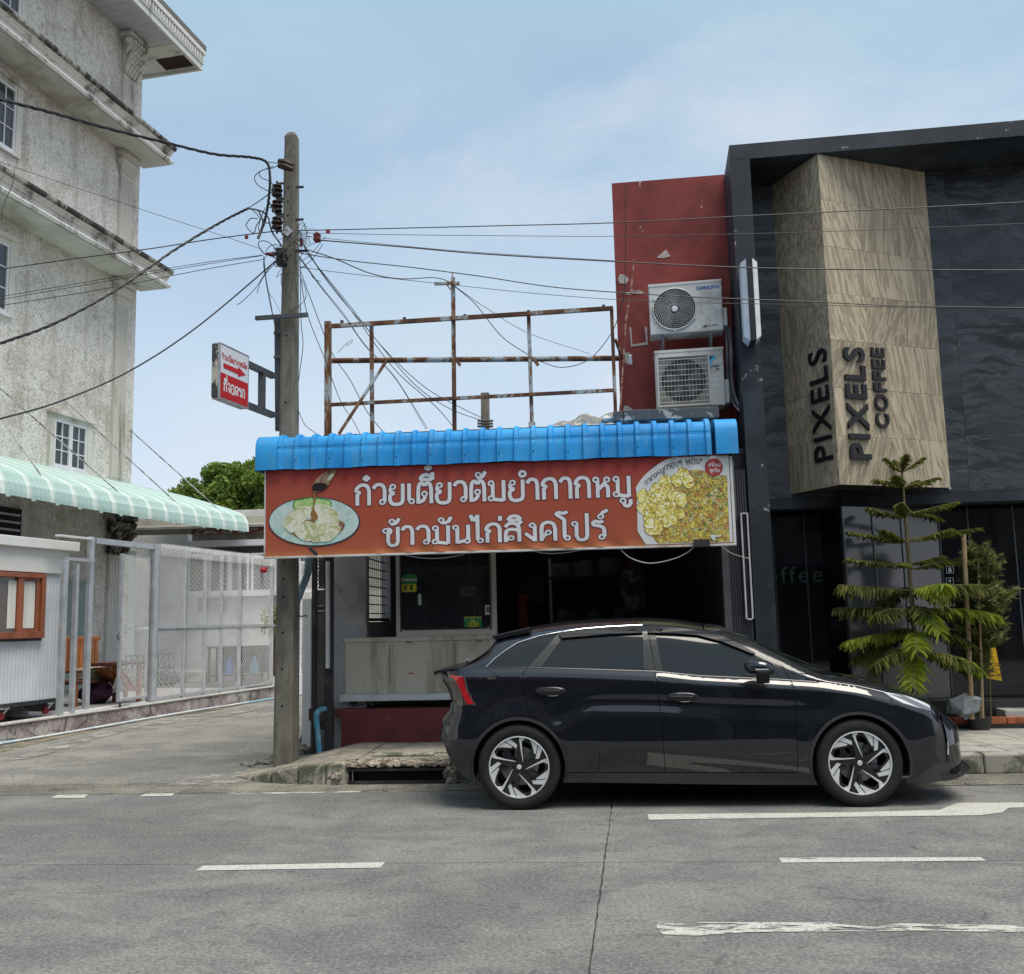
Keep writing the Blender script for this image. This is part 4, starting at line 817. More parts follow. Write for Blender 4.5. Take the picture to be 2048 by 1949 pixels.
write_thai('ร้านเป็ดย่างรสเด็ด', SF, u_l+W_*.05, u_r-W_*.05, zb_s+H_*.73, H_*.085, .0045, M_RED, ps, wt=.2)
write_thai('ที่จอดรถ', SF, u_l+W_*.1, u_r-W_*.12, zb_s+H_*.14, H_*.17, .0045, M_LW, ps, wt=.2)
# ================================================================ noodle shop
SH = Frame(0, 11.7, 0)
shop = thing('noodle_shop', (-.8, 13, .15), 'open fronted noodle shop with grey walls and a dark interior under the blue awning', 'shop')
M_GREYW = m_mould('grey_wall', (.40,.40,.41), (.20,.19,.18), .55, .85, 1.2, (1,1,.5))
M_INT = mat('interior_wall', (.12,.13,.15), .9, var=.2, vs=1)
obj('front_wall', MB().fbox(SH, -3.02, -2.68, -.14, -.0, .0, 3.4), M_GREYW, shop)
obj('side_wall', MB().fbox(SH, -3.16, -3.021, -1.6, -.02, 0, 3.4).fbox(SH, -3.16, -3.021, -6, -3.1, 0, 3.4).fbox(SH, -3.16, -3.021, -3.099, -1.601, 0, 1.55).fbox(SH, -3.16, -3.021, -3.099, -1.601, 2.75, 3.4), M_GREYW, shop)
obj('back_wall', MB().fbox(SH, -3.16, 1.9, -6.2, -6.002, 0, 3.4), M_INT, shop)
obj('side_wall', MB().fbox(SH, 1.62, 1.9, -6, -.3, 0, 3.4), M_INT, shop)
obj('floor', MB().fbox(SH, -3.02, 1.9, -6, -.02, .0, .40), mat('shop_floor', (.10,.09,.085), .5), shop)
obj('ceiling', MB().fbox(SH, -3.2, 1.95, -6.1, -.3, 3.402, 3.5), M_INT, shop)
obj('roof_slab', MB().fbox(SH, -3.2, 1.6, -6.2, .0, 3.52, 3.80), m_mould('roof_slab', (.10,.105,.11), (.4,.4,.38), .62, .66, 4, (1,1,1)), shop)
lt = obj('lattice_vent', MB().fbox(SH, -3.13, -3.05, -3.09, -1.61, 1.56, 1.60), M_BLKMET, shop)
mb = MB()
for k in range(12): mb.fbox(SH, -3.10, -3.092, -1.62-k*.125, -1.628-k*.125, 1.6, 2.74)
for k in range(9): mb.fbox(SH, -3.10, -3.08, -3.09, -1.61, 1.66+k*.125, 1.675+k*.125)
obj('vent_bars', mb, M_BLKMET, lt)
obj('parapet', MB().fbox(SH, .42, 1.52, .02, .16, 3.80, 3.93).fbox(SH, .30, .415, .0, .14, 3.80, 3.925), m_mould('parapet_paint', (.085,.09,.095), (.42,.41,.38), .64, .68, 6, (1,1,1)), shop, bevel=.01)
# torn roofing felt on the roof edge
rd = random.Random(4); mb = MB(); P_ = {}
for i in range(22):
    for j in range(6):
        u = -.42+i*.045; P_[i, j] = SH.p(u, -.10+j*.03+rd.uniform(0,.01), 3.79+(.04+.10*sm(0,8,i)+.03*math.sin(i*.9))*(1-j/5)**.7+rd.uniform(0,.012))
mb.grid(22, 6, lambda i, j: P_[i, j]); tag(obj('torn_roofing_felt', mb, m_mould('torn_felt', (.22,.22,.215), (.55,.52,.44), .58, .64, 6, (1,1,1)), None, fixn=False), 'crumpled torn grey roofing felt lying on the shop roof edge', 'roofing felt')
mb = MB()
for x, y in ((1235,822),(1225,826),(1247,820),(1215,828)): mb.blob(SH.p(SH.px(x, y, .05)[0], .03, 3.86), .05, 8, .4, (1.4,.6,.7))
tag(obj('plaster_lump', mb, mat('white_plaster', (.6,.59,.55), .9, var=.3, vs=12), None), 'broken white plaster lumps at the foot of the right billboard post', 'plaster')
# red step base
obj('step_base', MB().fbox(Frame(-2.921, 11.46, 0), 0, 4.55, -.6, 0, .14, .555).hexa([(-3.25,11.75,.47),(-2.92,11.44,.47),(-2.92,11.9,.47),(-3.25,11.9,.47),(-3.3,11.74,.54),(-2.92,11.43,.557),(-2.92,11.9,.557),(-3.25,11.9,.54)]),
    mat('red_step_paint', (.155,.028,.03), .7, var=.16, vs=4, dirt=(.30,.2,.19), ds=14, dr=(.68,.72), bump=.15), shop, bevel=.006)
# cream counter cabinet
CT = Frame(0, 11.62, 0)
ca = thing('food_counter', (-1.9, 11.8, .6), 'cream painted metal food counter with a glazed window above the red step', 'counter')
M_CREAM = m_mould('cream_counter', (.56,.53,.45), (.36,.32,.24), .48, .72, 2.2, (1.5,1.5,.25), rough=.6)
def cp(x, y, v=0): return CT.px(x, y, v)
cl, ct_ = cp(691,1277); _, cb = cp(691,1390)
CR = .6
obj('front_panel', MB().fbox(CT, cl, CR, -.55, -.0, cb, ct_-.055), M_CREAM, ca)
for k, u in enumerate((cl+.52, cl+1.28, cl+1.98)): obj('panel_seam', MB().fbox(CT, u, u+.006, .0005, .003, cb+.1, ct_-.08), mat('seam_dark', (.10,.09,.07), .9), ca)
obj('top_trim', MB().fbox(CT, cl-.01, CR+.01, -.55, .015, ct_-.052, ct_), M_CREAM, ca, bevel=.006)
obj('bottom_ledge', MB().fbox(CT, cl-.06, CR, -.4, .05, cb-.075, cb-.002), mat('white_ledge', (.62,.64,.66), .4, var=.05, vs=6), ca, bevel=.005)
obj('hinge', MB().fbox(CT, cl+.72, cl+.79, .016, .022, ct_-.07, ct_-.05).fbox(CT, cl+1.54, cl+1.61, .016, .022, ct_-.07, ct_-.05), mat('brass_rust', (.28,.18,.08), .6), ca)
obj('keyhole_plate', MB().fbox(CT, cl+1.555, cl+1.575, .001, .006, ct_-.42, ct_-.34), mat('brass_rust', (.28,.18,.08)), ca)
obj('tape_scrap', MB().fbox(CT, cl+.74, cl+.8, .001, .003, cb+.22, cb+.24), mat('orange_tape', (.45,.17,.08), .7), ca)
for u in (cl+.08, cl+.3): obj('caster', MB().cyl(CT.p(u,-.03,cb-.1), CT.p(u,-.06,cb-.1), .035, 10), M_BLKMET, ca)
# window above
wl, wt_ = cp(791,1095); wr, wb = cp(994,1273); wt_ = 2.75
gl, gb = cp(796,1266); gr, _ = cp(988,1266)
wf = MB(); wf.fbox(CT, wl, gl+.03, -.06, -.01, wb, wt_).fbox(CT, gr-.03, wr, -.06, -.01, wb, wt_).fbox(CT, gl+.031, gr-.031, -.06, -.01, wb, gb+.03)
wo = obj('window_frame', wf, mat('cream_frame', (.50,.48,.43), .5, var=.06), ca)
def corner(cx, cz, sx): 
    r = .08; return [(cx, cz), (cx, cz+r)]+[(cx+sx*(r-r*math.cos(a)), cz+r-r*math.sin(a)) for a in [k*math.pi/2/6 for k in range(7)]]+[(cx+sx*r, cz)]
for sx, cx in ((1, gl+.028), (-1, gr-.028)):
    obj('corner_fillet', MB().prism([(cx,gb+.028)]+[(cx+sx*(.08-.08*math.cos(a)), gb+.108-.08*math.sin(a)) for a in [k*math.pi/2/6 for k in range(7)]], lambda u, z: CT.p(u, -.008, z), lambda u, z: CT.p(u, -.055, z)), mat('cream_frame', (.5,.48,.43)), wo)
sl_ = cat([(gl+.035,wt_,0),(gl+.035,gb+.12,0),(gl+.045,gb+.06,0),(gl+.09,gb+.035,0),(gl+.16,gb+.034,0),(gr-.16,gb+.034,0),(gr-.09,gb+.035,0),(gr-.045,gb+.06,0),(gr-.035,gb+.12,0),(gr-.035,wt_,0)], 5)
obj('rubber_seal', MB().tube([CT.p(q.x, -.004, q.y) for q in sl_], .011, 6), M_BLKMET, wo)
def tint_glass(name, col, al):
    t = NT(name); t.col(col); t.set(Roughness=.04, Alpha=al, Specular_IOR_Level=.9); return t.m
obj('window_glass', MB().fbox(CT, gl, gr, -.04, -.035, gb, wt_), tint_glass('shop_window_glass', (.035,.035,.045), .5), wo)
obj('inner_ledge', MB().fbox(CT, gl, gr, -.12, -.05, gb, gb+.045), M_WHITE, wo)
rd = random.Random(12)
def sticker(x0, y0, x1, y1, mt, name, lb, ct='sticker', v=-.0335, r=.15):
    a = cp(x0, y0, v); b = cp(x1, y1, v); u0, z1, u1, z0 = a[0], a[1], b[0], b[1]; w_, h_ = u1-u0, z1-z0; q = r*min(w_, h_)
    poly = []
    for cx, cz, a0 in ((u1-q, z1-q, 0), (u0+q, z1-q, 90), (u0+q, z0+q, 180), (u1-q, z0+q, 270)): poly += [(cx+q*math.cos(R(a0+t_)), cz+q*math.sin(R(a0+t_))) for t_ in (0,30,60,90)]
    o = obj(name, MB().prism(poly, lambda u, z: CT.p(u, v+.003, z), lambda u, z: CT.p(u, v, z)), mt, None)
    if lb: tag(o, lb, ct)
    return o, u0, u1, z0, z1
M_GRN = mat('sticker_green', (.015,.22,.06), .5); M_YEL = mat('sticker_yellow', (.60,.55,.03), .5)
FM = Matrix.Rotation(math.pi/2, 4, 'X')
o, u0, u1, z0, z1 = sticker(801,1149,835,1171, M_GRN, 'food_sticker', 'green and yellow food delivery sticker at the left of the counter window', r=.5)
text('sticker_text', 'GrabFood', mat('letter_white', (.7,.7,.74)), Matrix.Translation(CT.p((u0+u1)/2, -.029, (z0+z1)/2)) @ FM, .045, o, offset=.001)
y_, a, b, c, d = sticker(803,1169,833,1184, M_YEL, 'yellow_panel', None, v=-.0325, r=.2); adopt(y_, o)
for du in (.03, .1): adopt(obj('sticker_mark', MB().fbox(CT, a+du, a+du+.035, -.029, -.028, c+.02, d-.01), mat('mark_green', (.02,.12,.03), .5), None), o)
o, u0, u1, z0, z1 = sticker(928,1234,964,1261, M_GRN, 'open_sticker', 'green and yellow open sign sticker at the lower right of the counter window', r=.08)
write_thai('เปิด', CT, u0+.045, u1-.04, z0+.04, .055, -.029, M_YEL, o, wt=.2)
for k in range(6): adopt(obj('scallop', MB().prism([(u0+k*(u1-u0)/6+.002, z1-.002),(u0+(k+1)*(u1-u0)/6-.002, z1-.002),(u0+(k+.5)*(u1-u0)/6, z1-.022)], lambda u, z: CT.p(u, -.028, z), lambda u, z: CT.p(u, -.03, z)), M_YEL, None), o)
o, u0, u1, z0, z1 = sticker(920,1174,950,1193, M_LW, 'hanging_sign', 'small tilted white and green sign hanging inside the counter window', 'sign', v=-.10, r=.05)
write_thai('เปิด', CT, u0+.05, u1-.02, z0+.03, .045, -.096, M_GRN, o, wt=.22)
obj('hanging_cord', MB().cyl(CT.p((u0+u1)/2+.03, -.11, z1), CT.p((u0+u1)/2+.03, -.11, 2.7), .003, 4).cyl(CT.p(u1-.02, -.11, z0), CT.p(u1-.01, -.11, gb+.06), .003, 4), M_LW, o)
o, *_ = sticker(970,1211,982,1230, mat('letter_white', (.7,.7,.74)), 'paper_notice', 'small white paper notice taped at the right of the counter window', r=.03)
adopt(obj('printed_block', MB().fbox(CT, _[0]+.014, _[1]-.014, -.0295, -.0285, _[2]+.03, _[3]-.02), mat('notice_grey', (.15,.15,.15), .8, var=.6, vs=60), None), o)
o, *_ = sticker(836,1188,843,1211, mat('green_note', (.45,.6,.55), .7), 'hand_note', 'small pale hand shaped note stuck on the counter window', r=.4)
# things inside, dim
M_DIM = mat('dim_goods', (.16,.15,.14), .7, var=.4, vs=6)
for k in range(7): tag(obj('hanging_rod', MB().bar(CT.p(gl+.35+k*.125, -.3, 1.95), CT.p(gl+.33+k*.125, -.3, 1.45), .018), M_DARK, None), 'thin dark rod in the row hanging behind the counter glass', 'rod', 'rods hanging behind the counter glass')  # plain dark rods, hung in a row behind the counter glass
for k, (u, s, cc) in enumerate(((-2.03,.13,(.24,.18,.10)),(-1.78,.11,(.22,.15,.07)),(-1.42,.10,(.30,.25,.08)),(-1.28,.08,(.28,.24,.1)))): tag(obj('food_heap', MB().blob(CT.p(u,-.3,1.40), s, 10, .2, (1.2,.8,.6), seed=k), mat('food%d' % k, cc, .8, var=.3, vs=20), None, smooth=True), ['brown heap of food leftmost behind the counter glass','second heap of food behind the counter glass','yellow heap of food in the middle of the counter glass','small yellow heap of food right of the middle one'][k], 'food')
sf = thing('metal_shelf', SH.p(-.4, -3, .4), 'dark metal shelf rack with pots deep inside the noodle shop', 'shelf')
for u in (-.62, .55):
    for v in (-3.2, -2.8): obj('upright', MB().fbox(SH, u-.02, u+.02, v-.02, v+.02, .41, 2.4), M_GALV if v > -3 and u < 0 else M_BLKMET, sf)
for z in (.8, 1.45, 2.1): obj('shelf_board', MB().fbox(SH, -.7, .65, -3.25, -2.75, z, z+.035), M_BLKMET, sf)
rd = random.Random(77)
for k, (u, z, r_) in enumerate(((-.45,2.136,.16),(-.15,2.136,.18),(.25,2.136,.2),(-.4,1.486,.13),(.0,1.486,.12),(.4,1.486,.14))): tag(obj('cooking_pot', MB().lathe([(0,0),(r_,0),(r_*1.05,.05),(r_,r_*1.2),(r_*.9,r_*1.3),(.03,r_*1.4),(0,r_*1.5)], Matrix.Translation(SH.p(u,-3,z)), 14), M_DIM, None, smooth=40), ['top left','top middle','top right','lower left','lower middle','lower right'][k]+' dark pot on the metal shelf inside the shop', 'pot')
tag(obj('red_column', MB().fbox(SH, SH.px(1036,1200,-1.7)[0], SH.px(1053,1200,-1.7)[0], -1.9, -1.7, .41, SH.px(1045,1190,-1.7)[1]), mat('red_cloth2', (.22,.03,.02), .8), None), 'dull red upright panel inside the shop right of the counter window', 'panel')
tag(obj('dark_monitor', MB().fbox(SH, -1.1, -.72, -2.5, -2.44, 1.75, 2.1), mat('grey_screen', (.02,.02,.025), .3), None), 'dark square screen behind the red panel', 'screen')
tag(obj('hanging_apron', MB().blob(SH.p(.55,-2.2,1.95), .3, 12, .12, (.6,.25,1.3), seed=6), mat('patterned_apron', (.07,.03,.025), .9, var=.5, vs=9, dirt=(.20,.18,.16), ds=4, dr=(.5,.55)), None, smooth=True), 'red and pale patterned apron hanging beside the metal shelf', 'apron')
tag(obj('shop_table', MB().fbox(SH, -1.6, -.2, -1.4, -.8, 1.1, 1.14).fbox(SH,-1.55,-1.5,-1.35,-1.3,.41,1.1).fbox(SH,-.3,-.25,-1.35,-1.3,.41,1.1).fbox(SH,-1.55,-1.5,-.9,-.85,.41,1.1).fbox(SH,-.3,-.25,-.9,-.85,.41,1.1), M_DIM, None), 'dim work table inside the shop behind the car roof', 'table')
for k, (u, cc) in enumerate(((-1.5,(.3,.3,.3)),(-1.3,(.2,.2,.22)),(-.7,(.25,.26,.28)),(-.5,(.1,.1,.1)))): tag(obj('white_tub', MB().lathe([(0,0),(.08,0),(.1,.18),(0,.18)], Matrix.Translation(SH.p(u,-1.1,1.141)), 12), mat('tub%d' % k, cc, .5), None), ['white tub at the left end of the dim shop table','grey tub beside the white tub on the shop table','pale tub right of the middle of the shop table','black tub at the right end of the shop table'][k], 'tub')
# ---- left corner: black gate posts with grey panels, fluorescent tube, pipes
gp = thing('black_gate_posts', (-3.3, 11.3, .1), 'pair of black steel posts with a grey lattice topped panel at the shop corner', 'gate')
GF = Frame(0, 11.25, 0)
def gfu(x, y=1300): return GF.px(x, y, 0)[0]
pts = [gfu(623), gfu(630), gfu(650), gfu(667)]
obj('post', MB().fbox(GF, pts[0], pts[1]+.01, -.06, .0, .08, 3.2), M_BLKMET, gp); obj('post', MB().fbox(GF, pts[2], pts[3]-.01, -.06, .02, .08, 3.2), M_BLKMET, gp)
M_GPAN = mat('grey_panel', (.11,.105,.095), .8, var=.2, vs=3)
obj('panel', MB().fbox(GF, pts[1]+.012, pts[2]-.002, -.05, -.03, .45, 1.68).fbox(GF, pts[1]+.012, pts[2]-.002, -.05, -.03, 1.74, 1.92), M_GPAN, gp)
obj('panel_rail', MB().fbox(GF, pts[1]+.012, pts[2]-.002, -.055, -.01, 1.683, 1.737).fbox(GF, pts[1]+.012, pts[2]-.002, -.055, -.01, .36, .448), M_BLKMET, gp)
lat = obj('lattice', MB().fbox(GF, pts[1]+.012, pts[2]-.002, -.05, -.03, 2.33, 3.2), M_DARK, gp)
obj('lattice_holes', MB().fbox(GF, pts[1]+.03, pts[2]-.02, -.06, -.045, 1.93, 2.33), mat('lattice_light', (.45,.46,.46), .8), lat)
mb = MB()
for k in range(-4, 12):
    z = 1.93+k*.045
    for s in (1, -1):
        a, b = (pts[1]+.012, z if s > 0 else z+.11), (pts[2]-.004, z+.11 if s > 0 else z)
        if min(a[1], b[1]) > 1.925 and max(a[1], b[1]) < 2.335: mb.bar(GF.p(a[0], -.038, a[1]), GF.p(b[0], -.036, b[1]), .012, .006)
obj('lattice_bars', mb, M_BLKMET, lat)
tbp = [GF.px(655, 1123, .05), GF.px(655, 1337, .05)]
ftube = thing('fluorescent_tube', GF.p(tbp[0][0], .05, 2), 'unlit white fluorescent tube fixed upright on the black corner post', 'light')
obj('tube', MB().cyl(GF.p(tbp[0][0], .05, tbp[1][1]+.04), GF.p(tbp[0][0], .05, tbp[0][1]-.04), .018, 10), mat('tube_white', (.72,.72,.76), .3), ftube, smooth=True)
obj('fitting', MB().fbox(GF, tbp[0][0]-.025, tbp[0][0]+.025, .022, .04, tbp[1][1], tbp[0][1]), mat('fitting_grey', (.5,.48,.52), .5), ftube); obj('end_cap', MB().cyl(GF.p(tbp[0][0], .05, tbp[1][1]), GF.p(tbp[0][0], .05, tbp[1][1]+.04), .022, 8).cyl(GF.p(tbp[0][0], .05, tbp[0][1]-.04), GF.p(tbp[0][0], .05, tbp[0][1]), .022, 8), M_LW, ftube)
M_BLUEP = mat('blue_pipe', (.05,.26,.42), .45, var=.12, vs=5, dirt=(.25,.35,.4), ds=6)
P = [at(651,1418,11.22), at(640,1421,11.15), at(634,1427,11.1), at(633,1440,11.1), at(636,1470,11.1), at(639,1493,11.1)]
P = [Vector(p) for p in P]; P[-1].z = .11
tag(obj('blue_drain_pipe', MB().tube(cat(P, 5), .03, 10), M_BLUEP, None, smooth=True), 'short blue drain pipe bending down onto the pavement by the shop corner', 'pipe')
P = [at(618,1085,11.0), at(617,1125,11.0), at(614,1150,11.0), at(603,1178,11.0), at(597,1195,10.95), at(592,1230,10.95), at(590,1500,10.95)]
P[-1].z = .12; P = [Vector(p) for p in P]
bp = tag(obj('downpipe', MB().tube(cat(P, 5), .042, 10), mat('pale_blue_pipe', (.17,.30,.38), .5, var=.1, dirt=(.05,.16,.16), ds=1.5), None, smooth=True), 'pale blue downpipe bending behind the concrete power pole', 'pipe')
tag(obj('white_wall_stub', MB().box((at(619,1320,11.6).x-.05, 11.75, .98), (.1,.2,1.7)), M_WWALL, None), 'narrow whitewashed wall end left of the black corner posts', 'wall')
tag(obj('brick_stub', MB().box((at(624,1445,11.3).x, 11.36, .52), (.08,.1,.13)), mat('rust_brick', (.10,.03,.02), .9), None), 'small rusty brick jutting out below the whitewashed wall end', 'brick')
tag(obj('iron_hook', MB().tube([at(594,1233,PY0), at(606,1233,PY0), at(613,1231,PY0), at(613,1236,PY0)], .008, 5), M_BLKMET, None), 'black iron hook sticking out of the right side of the power pole', 'hook')
# shutter at the right of the opening
rs = thing('roller_shutter', SH.p(1.6, -.2, .4), 'dark grey ribbed shutter stack at the right edge of the shop opening', 'shutter')
u0 = SH.px(1448,1200,.05)[0]
obj('guide_rail', MB().fbox(SH, u0, u0+.075, -.08, .06, .15, 3.2), mat('guide_grey', (.09,.095,.105), .5, .3, var=.15), rs)
for k in range(9): obj('shutter_rib', MB().fbox(SH, u0+.08+k*.027, u0+.10+k*.027, -.06, .02, .15, 3.2), mat('shutter_grey', (.05,.053,.06), .5, .3, var=.1), rs)
obj('shutter_back', MB().fbox(SH, u0+.076, u0+.5, -.08, -.062, .15, 3.4), M_DARK, rs); obj('shutter_head', MB().fbox(SH, u0+.08, u0+.19, -.05, .06, 2.62, 3.3), mat('pale_board', (.12,.12,.12), .8), rs)
# ================================================================ blue ribbed awning
AWY = 10.3; aw0, aw1 = -3.545, 1.53
awn = thing('blue_awning', (-1, 10.6, 3.4), 'bright blue ribbed sheet metal awning with folded front edge', 'awning')
def m_blue():
    t = NT('blue_sheet'); n = t.noise(1.2, 6, .6, stretch if 0 else .3); k = t.noise(30, 3, .7)
    c = t.ramp(n, [(.42, (.014,.24,.60)), (.58, (.035,.34,.74))]); c = t.mix(t.n('ShaderNodeMath', {0: t.g(t.noise(9, 7, .7, scale=(1,1,.3)), .50, .60), 1: .28}, operation='MULTIPLY').outputs[0], c, (.12,.30,.48)); t.col(c); t.set(Roughness=.55, Specular_IOR_Level=.25); return t.m
MBLU = m_blue()
pf = [(1.4, 3.52), (.22, 3.538), (.12, 3.535), (.06, 3.516), (.032, 3.485), (.018, 3.435), (.012, 3.415), (.018,3.408), (.010,3.394), (.014,3.387), (.005, 3.375), (.002, 3.33), (.0, 3.28), (-.002, 3.22), (-.004, 3.17)]
NR = 25; sp_ = (aw1-aw0-.56)/NR
def ribh(t):      # cross profile of a rib, t in periods from the rib centre
    a = abs(t); return .028*(1-sm(.10, .17, a))
xs_ = []
x = aw0+.26
for k in range(NR+1):
    c = x+k*sp_
    for d in (-.17, -.13, -.10, -.05, 0, .05, .10, .13, .17): xs_.append((c+d*sp_, ribh(d)))
    if k < NR: xs_.append((c+.5*sp_, .0))
def nrm(j):
    a = pf[max(j-1,0)]; b = pf[min(j+1,len(pf)-1)]; d = Vector((b[0]-a[0], b[1]-a[1])).normalized(); return Vector((d.y, -d.x))
def awp(i, j):
    x, h = xs_[i]; q = pf[j]; n_ = nrm(j); wob = .004*math.sin(x*5)+.003*math.sin(x*13)
    if n_.y < 0 and j < 4: n_ = -n_
    yy = q[0]-abs(n_.x)*h; z = q[1]+abs(n_.y)*h*(1 if j < 6 else 0)
    groove = .004 if (j in (6, 8, 10) and h < .004) else 0
    return (x, AWY+yy+groove, z+(wob if j == len(pf)-1 else 0)-(.006 if (j == len(pf)-1 and h > .01) else 0))
sheet = obj('ribbed_sheet', MB().grid(len(xs_), len(pf)-1, lambda i, j: awp(i, j+1)), MBLU, awn, smooth=45, fixn=False)
md = sheet.modifiers.new('s', 'SOLIDIFY'); md.thickness = .004; md.use_rim = False
obj('roof_sheet', MB().box((-.75, 11.12, 3.505), (4.4, 1.12, .02)), MBLU, awn)
for u0, u1, nm in ((aw0, aw0+.235, 'end_cap'), (aw1-.225, aw1, 'end_cap')):
    pr2 = [(.26,3.56),(.13,3.556),(.04,3.53),(-.01,3.48),(-.032,3.42),(-.036,3.30),(-.038,3.165)]
    mb = MB(); mb.grid(5, len(pr2), lambda i, j: (u0+(u1-u0)*i/4, AWY+pr2[j][0], pr2[j][1]))
    for ue in (u0, u1): mb.add([(ue, AWY+a, b) for a, b in pr2]+[(ue, AWY+.26, 3.165)], [tuple(range(len(pr2)+1))])
    obj(nm, mb, MBLU, awn, smooth=40, bevel=.004)
sc_ = MB()
for k in range(1, NR, 2): x = aw0+.26+k*sp_; sc_.cyl((x, AWY-.026, 3.27-.012*(k % 3)), (x, AWY-.036, 3.27-.012*(k % 3)), .008, 8)
obj('screw', sc_, M_BLKMET, awn, kind='stuff')
obj('shadow_gap_frame', MB().box(((aw0+aw1)/2, AWY+.10, 3.172), (aw1-aw0-.1, .06, .04)).box(((aw0+aw1)/2, AWY+.2, 3.40), (aw1-aw0-.1, .05, .05)), M_BLKMET, awn)
for x in (-2.95,-1.6,-.2,1.2): obj('rafter', MB().bar((x, AWY+.1, 3.44), (x, 11.75, 3.44), .05), M_BLKMET, awn)
# ================================================================ banner
BN0 = Frame(0, 10.33, 0)
class WaveFrame(Frame):
    def p(s, u, v, z): return s.o + s.d*u + s.n*(v+wave(u, z)) + Vector((0, 0, z))
BN = WaveFrame(0, 10.33, 0)
def bpx(x, y): return BN.px(x, y, 0)
bl, br_ = bpx(531,1000)[0], bpx(1462,1000)[0]; bz0, bz1 = 2.248, 3.168
ban = thing('shop_banner', (-1, 10.35, 2.7), 'wide red food banner lettered in white Thai script below the blue awning', 'banner')
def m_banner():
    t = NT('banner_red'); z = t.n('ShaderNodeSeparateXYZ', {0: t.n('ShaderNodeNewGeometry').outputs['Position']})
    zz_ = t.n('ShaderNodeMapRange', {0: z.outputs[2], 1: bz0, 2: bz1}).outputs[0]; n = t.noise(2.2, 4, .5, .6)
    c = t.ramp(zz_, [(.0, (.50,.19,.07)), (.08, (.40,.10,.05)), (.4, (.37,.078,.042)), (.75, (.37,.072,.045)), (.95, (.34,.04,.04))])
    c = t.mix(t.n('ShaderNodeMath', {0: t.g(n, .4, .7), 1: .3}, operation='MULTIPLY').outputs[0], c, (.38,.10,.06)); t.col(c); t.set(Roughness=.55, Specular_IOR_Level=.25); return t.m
MBAN = m_banner()
def wave(u, z):
    k = (z-bz0)/(bz1-bz0); m_ = sm(-2.45, -2.2, u)*(1-sm(.3, .5, u)); return m_*(.0012*math.sin(u*5+z*7) + .012*math.exp(-k*14)*math.sin(u*19+z*14) + .004*math.exp(-(1-k)*14)*math.sin(u*17-z*9))
NX, NZ = 300, 50
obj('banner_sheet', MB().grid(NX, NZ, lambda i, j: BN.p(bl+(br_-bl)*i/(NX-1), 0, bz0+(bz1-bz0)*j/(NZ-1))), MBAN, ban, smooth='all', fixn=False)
fr_ = MB().fbox(BN0, bl-.012, bl+.002, -.05, .006, bz0, bz1).fbox(BN0, bl-.012, br_+.03, -.05, .008, bz0-.022, bz0-.001).fbox(BN0, br_+.003, br_+.032, -.05, .006, bz0, bz1-.02).fbox(BN0, bl, br_, -.05, -.034, bz1-.04, bz1-.01)
obj('banner_frame', fr_, mat('frame_white', (.62,.62,.62), .5, var=.08, dirt=(.4,.36,.3)), ban, bevel=.003)
for x in (-2.6,-1.6,-.6,.4,1.2): obj('hanger', MB().bar((x, 10.42, bz0), (x, 10.45, 3.42), .03), M_BLKMET, ban)
M_OUT = mat('letter_outline', (.10,.03,.045), .6); M_EYE = mat('letter_eye', (.13,.11,.12), .6)
V0 = .0032
def bu(x): return bpx(x, 1000)[0]
l1a, l1b = bpx(709, 1013), bpx(1260, 1002); xh1 = bpx(709,970)[1]-bpx(709,1012)[1]
write_thai('ก๋วยเตี๋ยวต้มยำกากหมู', BN, l1a[0], bu(1261), bpx(709,1012)[1], xh1*.97, V0, M_LW, ban, outline=M_OUT, hole=M_EYE, wt=.165, hr=.15)
write_thai('ข้าวมันไก่สิงคโปร์', BN, bu(765), bu(1206), bpx(765,1092)[1], (bpx(765,1057)[1]-bpx(765,1093)[1])*1.02, V0, M_LW, ban, outline=M_OUT, hole=M_EYE, wt=.165, hr=.15)
